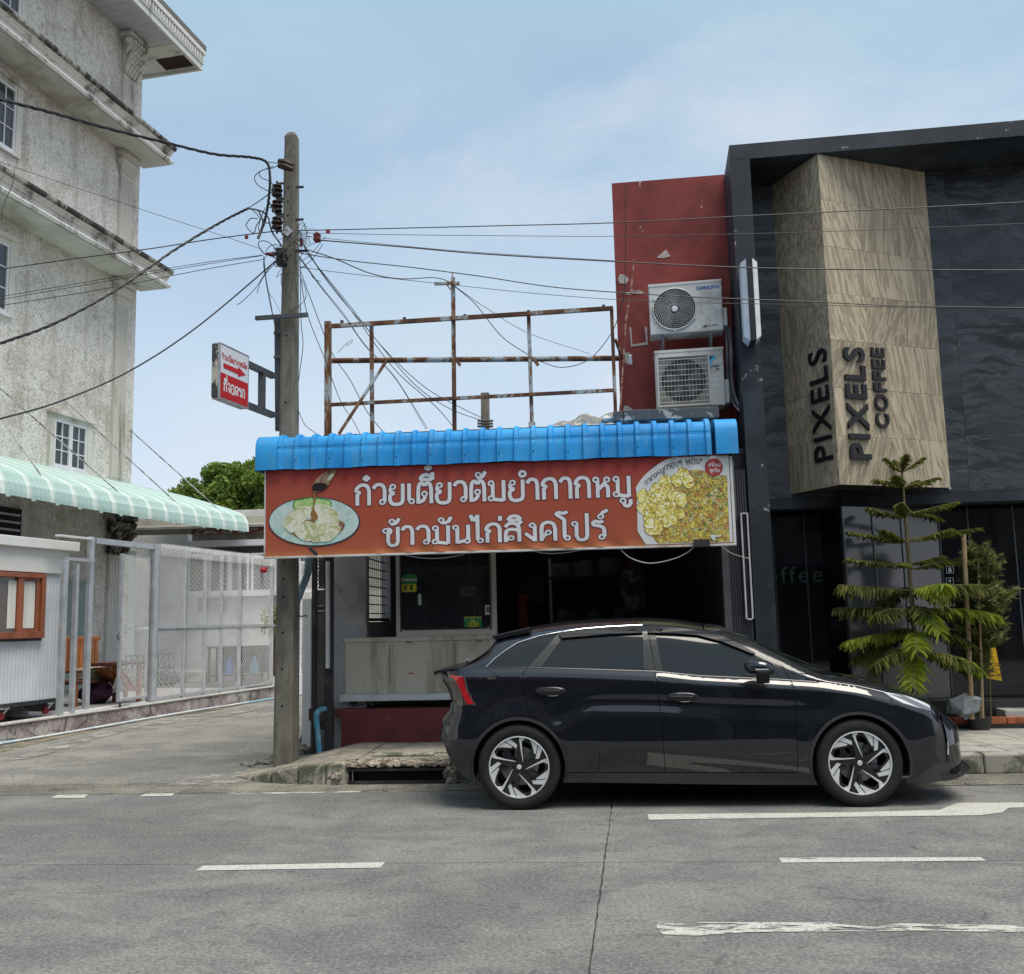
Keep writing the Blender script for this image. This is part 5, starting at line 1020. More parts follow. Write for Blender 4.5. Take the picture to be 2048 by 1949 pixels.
# printed chicken rice plate
def b6(x, y): return BN.px(500+x/3.942, 840+y/3.942)
def curvef(pts, n=4):
    q = [b6(*p) for p in pts]; q = cat([(a, b, 0) for a, b in q+q[:1]], n)[:-1]; return [(p.x, p.y) for p in q]
def ell(cx, cy, rx, ry, n=40, rot=0):
    o = []
    for k in range(n):
        a = 2*math.pi*k/n; x, y = rx*math.cos(a), ry*math.sin(a); o.append(b6(cx+x*math.cos(rot)-y*math.sin(rot), cy+x*math.sin(rot)+y*math.cos(rot)))
    return o
def pr(name, poly, mt, par, v, th=.0006): return obj(name, MB().flat(poly, lambda u, z: BN.p(u, v, z)), mt, par, fixn=False)
def vor(name, cols, sc, rough=.6, edge=None, dist=.0):
    t = NT(name); c = t.co(); nn = t.n('ShaderNodeTexNoise', {'Vector': c, 'Scale': sc*1.5, 'Detail': 4}); ad = t.n('ShaderNodeVectorMath', {0: c, 1: nn.outputs['Color']}, operation='ADD') if dist else None
    if dist: 
        s_ = t.n('ShaderNodeVectorMath', {0: nn.outputs['Color']}, operation='SCALE'); s_.inputs['Scale'].default_value = dist; ad = t.n('ShaderNodeVectorMath', {0: c, 1: s_.outputs[0]}, operation='ADD')
    v = t.n('ShaderNodeTexVoronoi', {'Vector': ad.outputs[0] if dist else c, 'Scale': sc}); q = t.n('ShaderNodeSeparateColor', {0: v.outputs['Color']}).outputs[0]
    k = t.ramp(q, [(i/(len(cols)-1), x) for i, x in enumerate(cols)]); d = t.n('ShaderNodeTexNoise', {'Vector': c, 'Scale': sc*4, 'Detail': 6}).outputs['Fac']
    k = t.mix(t.n('ShaderNodeMath', {0: t.g(d, .4, .7), 1: .5}, operation='MULTIPLY').outputs[0], k, tuple(x*.55 for x in cols[0]))
    if edge:
        v2 = t.n('ShaderNodeTexVoronoi', {'Vector': ad.outputs[0] if dist else c, 'Scale': sc}, feature='DISTANCE_TO_EDGE').outputs[0]; k = t.mix(t.g(v2, .02, .12), edge, k)
    t.col(k); t.set(Roughness=rough); return t.m
def blotch(name, a, b, c=None, sc=9):
    t = NT(name); n = t.noise(sc, 6, .65, .8); k = t.ramp(n, [(.41, a), (.5, b), (.6, c or b)]); t.col(k); t.set(Roughness=.6); return t.m
pl_ = pr('plate_print', ell(508,805,362,196), mat('plate_edge', (.03,.04,.045), .6), ban, .0045)
pr('plate_rim', ell(506,803,352,187), blotch('plate_mint', (.42,.58,.54), (.55,.68,.65), (.30,.58,.50), 4), pl_, .0055)
pr('plate_well', ell(500,812,250,140), blotch('plate_well', (.40,.52,.44), (.52,.62,.56), (.6,.66,.6), 5), pl_, .0065)
for x, y, r_ in ((370,668,32),(405,664,36),(440,655,36),(475,650,38),(535,655,34),(570,660,36),(605,668,40)):
    c_ = pr('cucumber', ell(x, y, r_, 42, 20, .3), mat('cucumber_skin', (.05,.24,.04), .6), pl_, .0068+.0001*(x/100)); pr('cucumber_flesh', ell(x+2, y, r_*.72, 32, 18, .3), blotch('cucumber_flesh', (.30,.50,.15), (.45,.62,.25), sc=20), c_, .0075+.0001*(x/100))
pr('sauce', curvef([(300,880),(420,950),(560,960),(700,900),(750,830),(720,800),(640,780),(400,800)]), blotch('sauce_brown', (.12,.06,.03), (.20,.12,.06), (.3,.2,.1), 12), pl_, .0085)
MCH = blotch('chicken_white', (.42,.44,.20), (.66,.68,.48), (.74,.75,.66), 14)
for k, p in enumerate(([(275,790),(340,715),(440,680),(500,700),(470,740),(430,800),(340,890),(280,850)], [(440,690),(560,665),(660,700),(690,750),(600,760),(540,780),(450,770)], [(520,770),(640,745),(700,780),(690,850),(600,880),(510,860)], [(350,890),(440,800),(520,830),(540,880),(480,955),(400,940)], [(490,930),(600,840),(690,830),(715,870),(640,950),(540,965),(495,962)])):
    q_ = pr('chicken_piece', curvef(p, 5), MCH, pl_, .009+.0006*k); 
    pr('piece_edge', curvef([(p[1][0], p[1][1]+8), (p[2][0], p[2][1]+10), (p[3][0], p[3][1]+8), (p[3][0]-8, p[3][1]+18), (p[2][0]-6, p[2][1]+22)], 4), blotch('chicken_edge', (.42,.36,.12), (.5,.5,.22), sc=20), q_, .0094+.0006*k)
pr('sauce_drip', curvef([(503,560),(512,560),(516,640),(508,700),(540,770),(500,800),(480,740),(498,690)]), mat('sauce_amber', (.28,.15,.04), .4), pl_, .0125)
sp1 = pr('spoon', curvef([(497,560),(490,530),(510,490),(570,430),(640,395),(690,380),(665,440),(620,520),(560,560),(520,570)], 5), blotch('spoon_brown', (.12,.06,.03), (.25,.15,.08), (.35,.25,.16), 18), pl_, .0125)
pr('spoon_sauce', curvef([(497,560),(495,520),(540,498),(605,505),(600,540),(540,565)], 5), mat('soy_dark', (.02,.012,.015), .3), sp1, .0131); pr('spoon_shine', curvef([(610,480),(625,440),(660,425),(655,450),(630,478)], 4), mat('shine', (.55,.58,.42), .4), sp1, .0133)
# right picture: white disc cut by the banner edge, crackling and noodles
def b7(x, y): return BN.px(1000+x/3.942, 840+y/3.942)
def pg(pts): return [b7(*p) for p in pts]
def cg(pts, n=4): 
    q = cat([(*b7(*p), 0) for p in pts], n); return [(p.x, p.y) for p in q]
zt0 = bz1-.012
wd_ = cg([(1390,290),(1300,320),(1200,385),(1120,460),(1070,535)], 6)+cg([(1078,600),(1085,880)], 2)+cg([(1090,890),(1150,985)], 2)
wpoly = [(a, min(b, zt0)) for a, b in wd_]+[(wd_[-1][0]+.01, bz0+.012), (br_-.004, bz0+.012), (br_-.004, zt0)]
rp_ = pr('picture_ground', wpoly, mat('print_white', (.66,.68,.68), .6, var=.04), ban, .0045)
rd = random.Random(31)
npoly = cg([(1250,985),(1150,850),(1130,700),(1180,560),(1330,470),(1420,420),(1560,395),(1700,430),(1790,440)], 5); npoly = [(a, max(b, bz0+.02)) for a, b in npoly]+[(br_-.035, bz0+.02)]
pr('noodle_print', npoly, vor('noodle_mix', [(.70,.56,.06), (.84,.76,.16), (.60,.38,.05), (.80,.68,.12), (.52,.20,.06), (.86,.82,.42), (.16,.32,.06)], 27, edge=(.16,.08,.03), dist=.09), rp_, .0055)
MCR = [blotch('crackling_%d' % k, (.46,.32,.05), (.80,.72,.14), (.90,.89,.66), 20+k*4) for k in range(3)]; MCE = mat('crackling_edge', (.24,.13,.04), .7, var=.3, vs=20)
for k, (x, y, r_) in enumerate(((1130,610,52),(1140,700,50),(1190,620,50),(1180,760,48),(1245,640,58),(1240,540,50),(1310,490,46),(1330,560,50),(1275,590,52),(1390,470,50),(1440,430,45),(1370,610,48),(1430,640,52),(1340,700,55),(1300,780,62),(1410,740,48),(1220,860,62),(1265,720,46),(1200,690,40),(1480,480,50),(1360,800,40),(1180,820,40))):
    pts_ = [(x+r_*1.12*(1+rd.uniform(-.26,.26))*math.cos(a), y+r_*1.12*(1+rd.uniform(-.26,.26))*math.sin(a)) for a in [2*math.pi*i/9 for i in range(9)]]
    z_ = .0062+k*.0001
    P2 = cat([(*b7(*p), 0) for p in pts_+pts_[:1]], 3)[:-1]; c2 = sum((p for p in P2), Vector())/len(P2)
    e_ = pr('crackling_piece', [(p.x, p.y) for p in P2], MCE, rp_, z_); pr('crackling_face', [((p.x-c2.x)*.93+c2.x, (p.y-c2.y)*.93+c2.y) for p in P2], MCR[k % 3], e_, z_+.00005)
for k in range(26):
    x, y = rd.uniform(1480,1760), rd.uniform(460,960); a = rd.uniform(0, 3.1); l_ = rd.uniform(10, 26)
    pr('herb_print', ell(0,0,1,1,3) if 0 else [b7(x+l_*math.cos(a), y+l_*math.sin(a)), b7(x-8*math.sin(a), y+8*math.cos(a)), b7(x-l_*math.cos(a), y-l_*math.sin(a)), b7(x+8*math.sin(a), y-8*math.cos(a))], mat('herb', (.06,.20,.05), .6) if k % 3 else mat('chilli', (.55,.16,.05), .6), rp_, .0088+k*.00003)
bd = pr('round_badge', [b7(1685+70*math.cos(a), 376+70*math.sin(a)) for a in [2*math.pi*i/36 for i in range(36)]], mat('badge_red', (.38,.04,.04), .6), rp_, .0095)
b_a, b_b = b7(1640,350), b7(1735,350)
write_thai('ทำใหม่', BN, b_a[0], b_b[0], b7(1640,372)[1], .030, .0103, M_LW, bd, wt=.2); write_thai('ทุกวัน', BN, b_a[0]+.01, b_b[0]-.01, b7(1640,416)[1], .030, .0103, M_LW, bd, wt=.2)
# handwriting along the arc
C0 = b7(1620, 900)
def arcwarp(u, z):      # u: 0..1 along the arc, z: letter height above the arc
    A0 = b7(1155,520); A1 = b7(1290,410); A2 = b7(1430,360); A3 = b7(1595,345); pts_ = [A0, A1, A2, A3]
    t_ = max(0, min(.9999, u))*3; i = int(t_); f_ = t_-i; P4 = [pts_[max(i-1,0)], pts_[i], pts_[i+1], pts_[min(i+2,3)]]
    q = [.5*((2*P4[1][k])+(P4[2][k]-P4[0][k])*f_+(2*P4[0][k]-5*P4[1][k]+4*P4[2][k]-P4[3][k])*f_**2+(3*P4[1][k]-P4[0][k]-3*P4[2][k]+P4[3][k])*f_**3) for k in (0,1)]
    g_ = max(0, min(1, u)); an = R(42*(1-g_)**1.3+2); return q[0]-z*math.sin(an)*.6, q[1]+z*math.cos(an)
write_thai('กากหมูกรอบๆ หอมๆ', BN, 0, 1, 0, .052, .0103, mat('ink_black', (.02,.02,.02), .6), rp_, wt=.12, hr=.09, warp=arcwarp)
pr('small_logo', [b7(*p) for p in ((1655,908),(1740,912),(1735,922),(1690,926),(1700,950),(1675,948),(1660,925))], M_LW, rp_, .0103)
# black clamps and white sagging wires below the banner
c1 = at(1407,1087,10.3); tag(obj('black_clamp', MB().box((c1.x-.02, 10.29, c1.z), (.16,.05,.075)), M_BLKMET, None), 'black bracket clipped on the lower right banner frame', 'bracket')
a_, b_2 = at(619,1097,10.28), at(634,1110,10.28); tag(obj('black_lamp_arm', MB().bar(a_, b_2, .035), M_BLKMET, None), 'short slanting black lamp arm below the banner plate picture', 'lamp arm')
MW = mat('white_wire', (.45,.45,.45), .5)
def wirepx(pts, r, Y, mt, name, lb, ct='cable', group=None, n=6, sides=5):
    P_ = [at(p[0], p[1], p[2] if len(p) > 2 else Y) for p in pts]; r = [r[0]+(r[1]-r[0])*i/((len(P_)-1)*n) for i in range((len(P_)-1)*n+1)] if isinstance(r, tuple) else r
    return tag(obj(name, MB().tube(cat(P_, n), r, sides), mt, None, fixn=False), lb, ct, group)
wirepx([(1045,1098),(1090,1107),(1130,1106),(1170,1099)], .004, 10.35, MW, 'sagging_wire', 'short white wire sagging under the banner middle')
wirepx([(1241,1099),(1262,1117),(1300,1127),(1345,1119),(1374,1106),(1390,1092)], .005, 10.35, MW, 'sagging_wire', 'white wire sagging under the right part of the banner')
wirepx([(795,1108),(840,1116),(880,1117),(920,1111),(940,1104)], .0035, 10.35, MW, 'sagging_wire', 'thin white wire sagging in front of the counter window top')
wirepx([(1442,1092),(1465,1108),(1500,1118)], .003, 10.6, MW, 'sagging_wire', 'thin wire hanging off the lower right banner corner')
# ================================================================ rusty billboard frame
def m_rust():
    t = NT('rusty_steel'); a = t.noise(2.6, 8, .7, .6, scale=(1,1,.6)); b = t.noise(11, 6, .7)
    c = t.ramp(a, [(.40, (.06,.028,.018)), (.47, (.13,.05,.022)), (.53, (.22,.11,.05)), (.57, (.34,.38,.38)), (.65, (.42,.47,.48))]); c = t.mix(t.g(b, .58, .7), c, (.07,.03,.018)); t.col(c); t.set(Roughness=.85); t.bump(b, .3, .005); return t.m
MR = m_rust()
bbf = thing('billboard_frame', (-1.4, 11.9, 3.8), 'empty rusty steel billboard frame standing on the shop roof', 'billboard frame')
def Y12(x, y, Y=11.95): return at(x, y, Y)
for x0, y0, x1, y1, w_ in ((656,644,656,869,.075),(743,649,744.5,865,.045),(906,556,909,858,.048),(1057,624,1064,850,.045),(1223,616,1231,824,.042)):
    a, b = Y12(x0, y0), Y12(x1, y1); b.z = min(b.z, 3.82) if x0 < 1000 else b.z; obj('post', MB().bar(a, b, w_), MR, bbf)
obj('post_base', MB().box(Y12(1064,850)+Vector((0,0,-.0)), (.08,.08,.06)), M_CEM, bbf)
for pts_, w_, Y in (([(662,653),(1226,617)], .048, 11.90), ([(662,810),(1228,781)], .04, 11.90)): obj('rail', MB().bar(Y12(*pts_[0], Y), Y12(*pts_[1], Y), w_), MR, bbf)
obj('rail', MB().tube([Y12(664,722,12.08), Y12(1240,717,12.08)], .034, 10), MR, bbf, smooth=True)
obj('brace', MB().tube([Y12(775,719,12.02), Y12(678,868,11.7)], .020, 8), MR, bbf, smooth=True)
obj('mast_crossarm', MB().bar(Y12(869,568,11.9), Y12(919,567,11.9), .035).bar(Y12(905,547,11.93), Y12(903,585,11.9), .02).bar(Y12(893,569,11.9), Y12(903,582,11.9), .015), MR, bbf)
for x, y in ((912,722),(1068,722)): obj('clip', MB().bar(Y12(x-2,y-6,11.95), Y12(x+9,y+10,11.98), .03), MR, bbf)
for x, y in ((684,644),(809,638),(930,632),(1057,624),(1207,613)): obj('bolt', MB().box(Y12(x,y,11.9), (.035,.03,.035)), M_BLKMET, bbf)
obj('wall_stay', MB().bar(Y12(1231,680), at(1246,722,12.4), .03).box(at(1252,717,12.5), (.06,.03,.14)), MR, bbf)
wirepx([(676,706),(690,690),(704,680),(703,686),(692,692)], .0035, 11.9, MR, 'twisted_wire', 'loose rusty wire sticking up at the left of the billboard frame', 'wire')
# distant small pole
t = thing('small_far_pole', at(971,860,24), 'small weathered pole with wires seen through the billboard frame', 'pole')
a, b = at(970,787,24), at(970,880,24); obj('shaft', MB().bar(a, Vector((b.x, b.y, 1.5)), .2, .16), MPOLE, t)
for z in (.0, .14, .28): obj('insulator', MB().cyl(at(955,842+z*40,23.8), at(986,842+z*40,23.8), .03, 6), M_BLKMET, t)
# ================================================================ red tower wall
RT = Frame(1.5, 12.6, -3)
rt = thing('red_wall', RT.p(-.3, -1, 3.8), 'tall dark red rendered wall carrying two air conditioner units', 'building')
def m_redwall():
    t = NT('red_render'); a = t.noise(1.6, 7, .6, .4); b = t.noise(3.5, 9, .75, .6, scale=(1.6,1.6,.8)); c = t.noise(30, 3, .6)
    q = t.ramp(a, [(.4, (.18,.036,.034)), (.6, (.27,.055,.048))]); q = t.mix(t.g(b, .645, .652), q, (.45,.36,.33)); t.col(q); t.set(Roughness=.9); t.bump(c, .2, .01); return t.m
obj('wall', MB().fbox(RT, -1.08, .75, -4, 0, 3.75, 7.225), m_redwall(), rt)
for pts_, nm in (([(1313,516),(1332,500),(1341,513),(1327,517)], 'paint_chip'), ([(1236,558),(1240,549),(1250,550),(1258,560),(1252,568),(1238,567)], 'paint_chip'), ([(1252,585),(1285,583),(1286,587),(1252,590)], 'paint_chip'), ([(1259,655),(1262,655),(1265,690),(1292,685),(1289,654),(1294,654),(1296,690),(1262,694)], 'plaster_scar'), ([(1246,822),(1249,812),(1256,812),(1266,820),(1266,826)], 'paint_chip')):
    obj(nm, MB().prism([RT.px(*p, .002) for p in pts_], lambda u, z: RT.p(u, .006, z), lambda u, z: RT.p(u, .001, z)), mat('bare_plaster', (.44,.40,.37), .9, var=.15, vs=20), rt)
# electrical pipe strip, meter bracket on the wall
tag(obj('rusty_aerial_pole', MB().tube([at(1238,850,12.2), at(1252,640,12.3), at(1262,580,12.35), at(1268,520,12.4)], .012, 6).bar(at(1262,582,12.34), at(1280,582,12.34), .02), m_mould('peeling_pole', (.40,.25,.22), (.18,.05,.03), .45, .5, 12, (1,1,1)), None), 'thin peeling leaning aerial pole in front of the red wall', 'aerial')
tag(obj('junction_plate', MB().box(at(1259,720,12.52), (.07,.02,.13)), M_GALV, None, bevel=.01), 'small grey metal plate on the left of the red wall', 'plate')
tag(obj('wall_pipe', MB().tube(cat([at(1458,655,12.4), at(1462,700,12.4), at(1463,760,12.4), at(1472,800,12.3), at(1487,818,12.2)], 5), .022, 8).tube(cat([at(1452,655,12.42), at(1454,700,12.42), at(1456,765,12.4), at(1466,806,12.3), at(1480,822,12.2)], 5), .016, 8), mat('pipe_grey', (.30,.31,.33), .5), None, smooth=True), 'grey pipes running down beside the air conditioner units', 'pipe')
# ================================================================ air conditioners
M_ACW = mat('ac_casing', (.60,.60,.57), .45, var=.05, vs=2, dirt=(.42,.40,.36), ds=2)
def ac(px4, label, brand, cfg):
    TL, TR, BR, BL = px4; Yc = 12.15
    a, b = at(*BL, Yc), at(*BR, Yc); t_ = at(*TL, Yc); W = math.hypot(b.x-a.x, b.y-a.y); H = t_.z-a.z
    tilt = math.atan2(b.z-a.z, b.x-a.x)
    F = Frame(a.x, Yc, -3); th = thing('air_conditioner', F.p(W/2, 0, a.z), label, 'air conditioner', 'air conditioners on the red wall'); z0 = a.z; z1 = z0+H
    def sh(u, v, z): p = F.p(u, v, z); p.z += u*math.tan(tilt)*.5; return p
    def bx_(mb, u0, u1, v0, v1, za, zb2): return mb.hexa([sh(u0,v1,za),sh(u1,v1,za),sh(u1,v0,za),sh(u0,v0,za),sh(u0,v1,zb2),sh(u1,v1,zb2),sh(u1,v0,zb2),sh(u0,v0,zb2)])
    obj('casing', bx_(MB(), 0, W, -.30, 0, z0, z1), M_ACW, th, bevel=.012); obj('lid', bx_(MB(), -.004, W+.004, -.305, .006, z1-.03, z1+.006), M_ACW, th, bevel=.004)
    obj('side_cover', bx_(MB(), W+.001, W+.055, -.2, -.03, z0+.03 if cfg == 2 else z0+.06, z0+H*.45), M_ACW, th, bevel=.01)
    cu_, cz_ = (.345*W, .48*H+z0) if cfg == 1 else (.41*W, .46*H+z0); r_ = .40*H if cfg == 1 else .37*H
    obj('fan_recess', MB().prism([(cu_+r_*math.cos(a_), cz_+r_*math.sin(a_)) for a_ in [2*math.pi*k/40 for k in range(40)]], lambda u, z: sh(u, .002, z), lambda u, z: sh(u, .004, z)), mat('fan_dark', (.035,.035,.034), .7), th)
    bl_ = MB()
    for k in range(5):
        a_ = 2*math.pi*k/5; bl_.add([sh(cu_+r_*.2*math.cos(a_), .006, cz_+r_*.2*math.sin(a_)), sh(cu_+r_*.85*math.cos(a_+.1), .006, cz_+r_*.85*math.sin(a_+.1)), sh(cu_+r_*.85*math.cos(a_+.7), .007, cz_+r_*.85*math.sin(a_+.7)), sh(cu_+r_*.3*math.cos(a_+.8), .007, cz_+r_*.3*math.sin(a_+.8))], [(0,1,2,3)])
    obj('fan_blades', bl_, mat('fan_blade', (.10,.10,.10), .5), th, fixn=False)
    g_ = MB()
    if cfg == 1:
        for rr_ in [r_*k/10 for k in range(3, 11)]: g_.tube([sh(cu_+rr_*math.cos(a_), .016, cz_+rr_*math.sin(a_)) for a_ in [2*math.pi*k/32 for k in range(33)]], .0022, 3, cap=False)
        for k in range(36):
            a_ = 2*math.pi*k/36; g_.tube([sh(cu_+q*r_*math.cos(a_+q*.9), .018, cz_+q*r_*math.sin(a_+q*.9)) for q in (.2,.4,.6,.8,1)], .0026, 3, cap=False)
        obj('fan_hub', MB().lathe([(0,.03),(.034,.028),(.04,.02),(.04,.01)], Matrix.Translation(sh(cu_, 0, cz_)) @ FM, 20), M_LW, th, smooth=50)
        obj('fan_ring', MB().tube([sh(cu_+r_*1.02*math.cos(a_), .012, cz_+r_*1.02*math.sin(a_)) for a_ in [2*math.pi*k/40 for k in range(41)]], .009, 6), M_ACW, th, smooth=True)
        for k in range(6): a_ = R(60*k+30); obj('ring_tab', MB().box(sh(cu_+r_*1.09*math.cos(a_), .008, cz_+r_*1.09*math.sin(a_)), (.02,.015,.02)), M_ACW, th)
        obj('grille', g_, mat('grille_grey', (.45,.45,.43), .5), th, kind='stuff', fixn=False)
    else:
        s = r_*1.12; obj('guard_back', bx_(MB(), cu_-s, cu_+s, .0005, .0018, cz_-s*1.02, cz_+s*1.02), mat('guard_grey', (.25,.24,.21), .6, var=.2, vs=8), th)
        f_ = MB(); bx_(f_, cu_-s-.02, cu_+s+.02, .001, .02, cz_+s, cz_+s+.02); bx_(f_, cu_-s-.02, cu_+s+.02, .001, .02, cz_-s-.02, cz_-s); bx_(f_, cu_-s-.02, cu_-s, .001, .02, cz_-s, cz_+s); bx_(f_, cu_+s, cu_+s+.02, .001, .02, cz_-s, cz_+s); obj('guard_frame', f_, M_ACW, th)
        for k in range(9): z_ = cz_-s+(k+.5)*2*s/9; g_.tube([sh(cu_-s, .018, z_), sh(cu_+s, .018, z_)], .004, 4)
        for k in range(14): u_ = cu_-s+(k+.5)*2*s/14; g_.tube([sh(u_, .014, cz_-s), sh(u_, .014, cz_+s)], .0018, 3)
        obj('grille', g_, mat('grille_pale', (.52,.52,.48), .5), th, kind='stuff', fixn=False)
    for k in range(9 if cfg == 1 else 6): obj('panel_groove', bx_(MB(), W*.68, W*.985, .0006, .0016, z0+H*(.2+.055*k if cfg == 1 else .2+.1*k), z0+H*(.2+.055*k if cfg == 1 else .2+.1*k)+.002), mat('groove', (.36,.36,.34), .8), th)
    M0 = Matrix.Translation(sh(W*.815, .004, z0+H*.86)) @ Matrix.Rotation(F.a, 4, 'Z') @ FM @ Matrix.Rotation(tilt*.9, 4, 'Z')
    if cfg == 1:
        text('brand_lettering', 'SAMSUNG', mat('brand_blue', (.03,.09,.33), .5), M0, .060, th, offset=.0018, spacing=1.05)
        text('small_lettering', 'DIGITAL INVERTER', mat('print_grey', (.12,.12,.12), .6), Matrix.Translation(sh(W*.85, .004, z0+H*.105)) @ FM @ Matrix.Rotation(tilt, 4, 'Z'), .028, th, offset=.001)
        obj('badge', bx_(MB(), W*.735, W*.765, .002, .004, z0+H*.075, z0+H*.12), mat('print_grey', (.12,.12,.12)), th)
        for u in (.17, .83): obj('wall_bracket', MB().bar(sh(u*W, -.05, z0-.02), sh(u*W, -.32, z0-.02), .035).bar(sh(u*W, -.06, z0-.02), sh(u*W+.01, -.36, z0-.26), .03).bar(sh(u*W, -.36, z0-.0), sh(u*W, -.36, z0-.3), .035), mat('bracket_grey', (.22,.23,.24), .5), th)
    else:
        p_ = [(.80,.86),(.91,.86),(.80,.72)]; obj('brand_mark', MB().prism([(x*W, z0+y*H) for x, y in p_], lambda u, z: sh(u, .003, z), lambda u, z: sh(u, .0045, z)), mat('mark_blue', (.04,.42,.72), .5), th)
        obj('brand_mark', MB().prism([(x*W, z0+y*H) for x, y in [(.797,.86),(.868,.86),(.797,.78)]], lambda u, z: sh(u, .005, z), lambda u, z: sh(u, .0055, z)), mat('mark_navy', (.02,.03,.08), .5), th)
        obj('small_print', bx_(bx_(MB(), W*.835, W*.93, .002, .004, z0+H*.665, z0+H*.695), W*.88, W*.93, .002, .004, z0+H*.615, z0+H*.640), mat('print_grey', (.12,.12,.12)), th); obj('small_print', bx_(MB(), W*.80, W*.832, .002, .004, z0+H*.665, z0+H*.695), mat('mark_blue', (.04,.42,.72)), th)
        obj('foot', MB().bar(sh(.1*W, -.1, z0-.02), sh(.1*W, -.1, z0-.06), .05).bar(sh(.87*W, -.1, z0-.02), sh(.87*W, -.1, z0-.06), .05), M_BLKMET, th)
ac([(1296.5,571),(1441,560),(1446.6,660),(1301,671)], 'upper air conditioner on wall brackets with round swirled fan grille and blue lettering', 'a', 1)
ac([(1308,703.5),(1445,695),(1451,811),(1313.6,818)], 'lower air conditioner with square fan guard standing on the parapet', 'b', 2)
# ================================================================ black coffee building
BF = Frame(3.0, 11.6, -3.4)
cf = thing('coffee_shop_building', BF.p(1, -1, .2), 'black two storey coffee shop building with a projecting portal frame and dark marble wall', 'building')
def m_blackpaint():
    t = NT('chipped_black_paint'); a = t.noise(1.3, 7, .6, .5); b = t.noise(3.2, 10, .8, .3); c = t.noise(1.1, 2, .5)
    q = t.ramp(a, [(.42, (.011,.015,.022)), (.58, (.027,.036,.048))]); m = t.n('ShaderNodeMath', {0: t.g(b, .625, .632), 1: t.g(c, .46, .5)}, operation='MULTIPLY').outputs[0]
    q = t.mix(m, q, (.55,.54,.50)); t.col(q); t.set(Roughness=.6); return t.m
MBP = m_blackpaint()
obj('portal_pillar', MB().fbox(BF, -1.18, -.945, -.30, 0, .1, 6.985), MBP, cf)
obj('portal_cheek', MB().fbox(BF, -1.179, -.95, -1.0, -.302, .1, 6.985), MBP, cf)
obj('portal_beam', MB().fbox(BF, -1.18, 9, -2.2, 0, 6.988, 7.18), MBP, cf)
obj('body', MB().fbox(BF, -1.17, 9, -9, -1.02, 3.0, 6.98).fbox(BF, -1.1, 9, -9, -5.2, .1, 3.0), M_DARK, cf)
def m_marble():
    t = NT('dark_marble'); c0 = t.co(scale=(1,1,1), rnd=True)
    nn = t.n('ShaderNodeTexNoise', {'Vector': c0, 'Scale': 1.1, 'Detail': 3}); s_ = t.n('ShaderNodeVectorMath', {0: nn.outputs['Color']}, operation='SCALE'); s_.inputs['Scale'].default_value = .75
    ad = t.n('ShaderNodeVectorMath', {0: c0, 1: s_.outputs[0]}, operation='ADD').outputs[0]; mpn = t.n('ShaderNodeMapping', {0: ad, 'Scale': (.9,.9,4.2)}).outputs[0]
    v = t.noise(1.5, 7, .62, .35, co=mpn); c = t.ramp(v, [(.40, (.022,.026,.032)), (.48, (.040,.046,.054)), (.53, (.088,.097,.108)), (.57, (.040,.046,.054)), (.63, (.10,.11,.12))]); c = t.mix(t.n('ShaderNodeMath', {0: t.g(t.noise(.8, 6, .6), .45, .58), 1: .6}, operation='MULTIPLY').outputs[0], c, (.06,.068,.078))
    t.col(c); t.set(Roughness=.42, Specular_IOR_Level=.35); return t.m
MMAR = m_marble()
wz = [2.93, 3.62, 4.28, 4.94, 5.60, 6.26, 6.98]; wu = [-.944]+[-.944+.62*1.0+1.25*k for k in range(0, 6)]
for r_ in range(len(wz)-1):
    off = 0 if r_ % 2 else 0
    us = [-.944, .3, 1.5, 2.7, 3.9, 5.1, 6.3]
    for k in range(len(us)-1):
        o = obj('marble_panel', MB().fbox(BF, us[k]+.0015, us[k+1]-.0015, -.86, -.80+.001*((k*3+r_) % 3), wz[r_]+.0015, wz[r_+1]-.0015), MMAR, cf)
obj('panel_backing', MB().fbox(BF, -.944, 9, -1.0, -.862, 2.93, 6.98), M_DARK, cf)
obj('lower_fascia', MB().fbox(BF, -.944, 9, -1.05, -.79, 2.80, 2.927), MBP, cf)
obj('underside', MB().fbox(BF, -.944, 9, -5.2, -1.052, 2.82, 2.93), M_DARK, cf)
# glass front
GV = -1.35
pl2 = obj('plinth', MB().fbox(BF, -1.17, 9, -5.2, -.95, .14, .46), mat('black_tile', (.03,.03,.033), .35, var=.3, vs=3), cf, bevel=.006)
M_GL = tint_glass('coffee_glass', (.012,.013,.016), .72)
us = [BF.px(x, 1200, GV)[0] for x in (1553, 1617, 1690)]; bay = [(BF.px(1700,1200,-.5)[0], -.55)]
us2 = [BF.px(x, 1200, GV)[0] for x in (1890, 1948, 2040)]+[4.3, 5.5, 6.7]
obj('door_frame', MB().fbox(BF, -.944, us[0], GV-.05, GV, .46, 2.8), M_DARK, cf)
def pane(F, u0, u1, v, z0, z1, m=M_GL, nm='glass_pane'): return obj(nm, MB().fbox(F, u0+.006, u1-.006, v-.012, v, z0, z1), m, cf)
for a, b in list(zip(us, us[1:])): pane(BF, a, b, GV, .47, 2.79)
for a, b in list(zip(us2, us2[1:])): pane(BF, a, b, GV, .47, 2.79)
M_MUL = mat('mullion', (.16,.17,.18), .35, .6)
for u in us+us2: obj('mullion', MB().fbox(BF, u-.008, u+.008, GV-.02, GV+.012, .47, 2.79), M_MUL if u not in us else mat('dark_mullion', (.06,.062,.066), .4, .4), cf)
pa, pb, pc = BF.p(us[2]+.02, GV, 0), BF.p(bay[0][0], -.62, 0), BF.p(us2[0]-.01, GV+.0, 0)
FL = Frame(pa.x, pa.y, math.degrees(math.atan2(pb.y-pa.y, pb.x-pa.x))); LL = (pb-pa).length
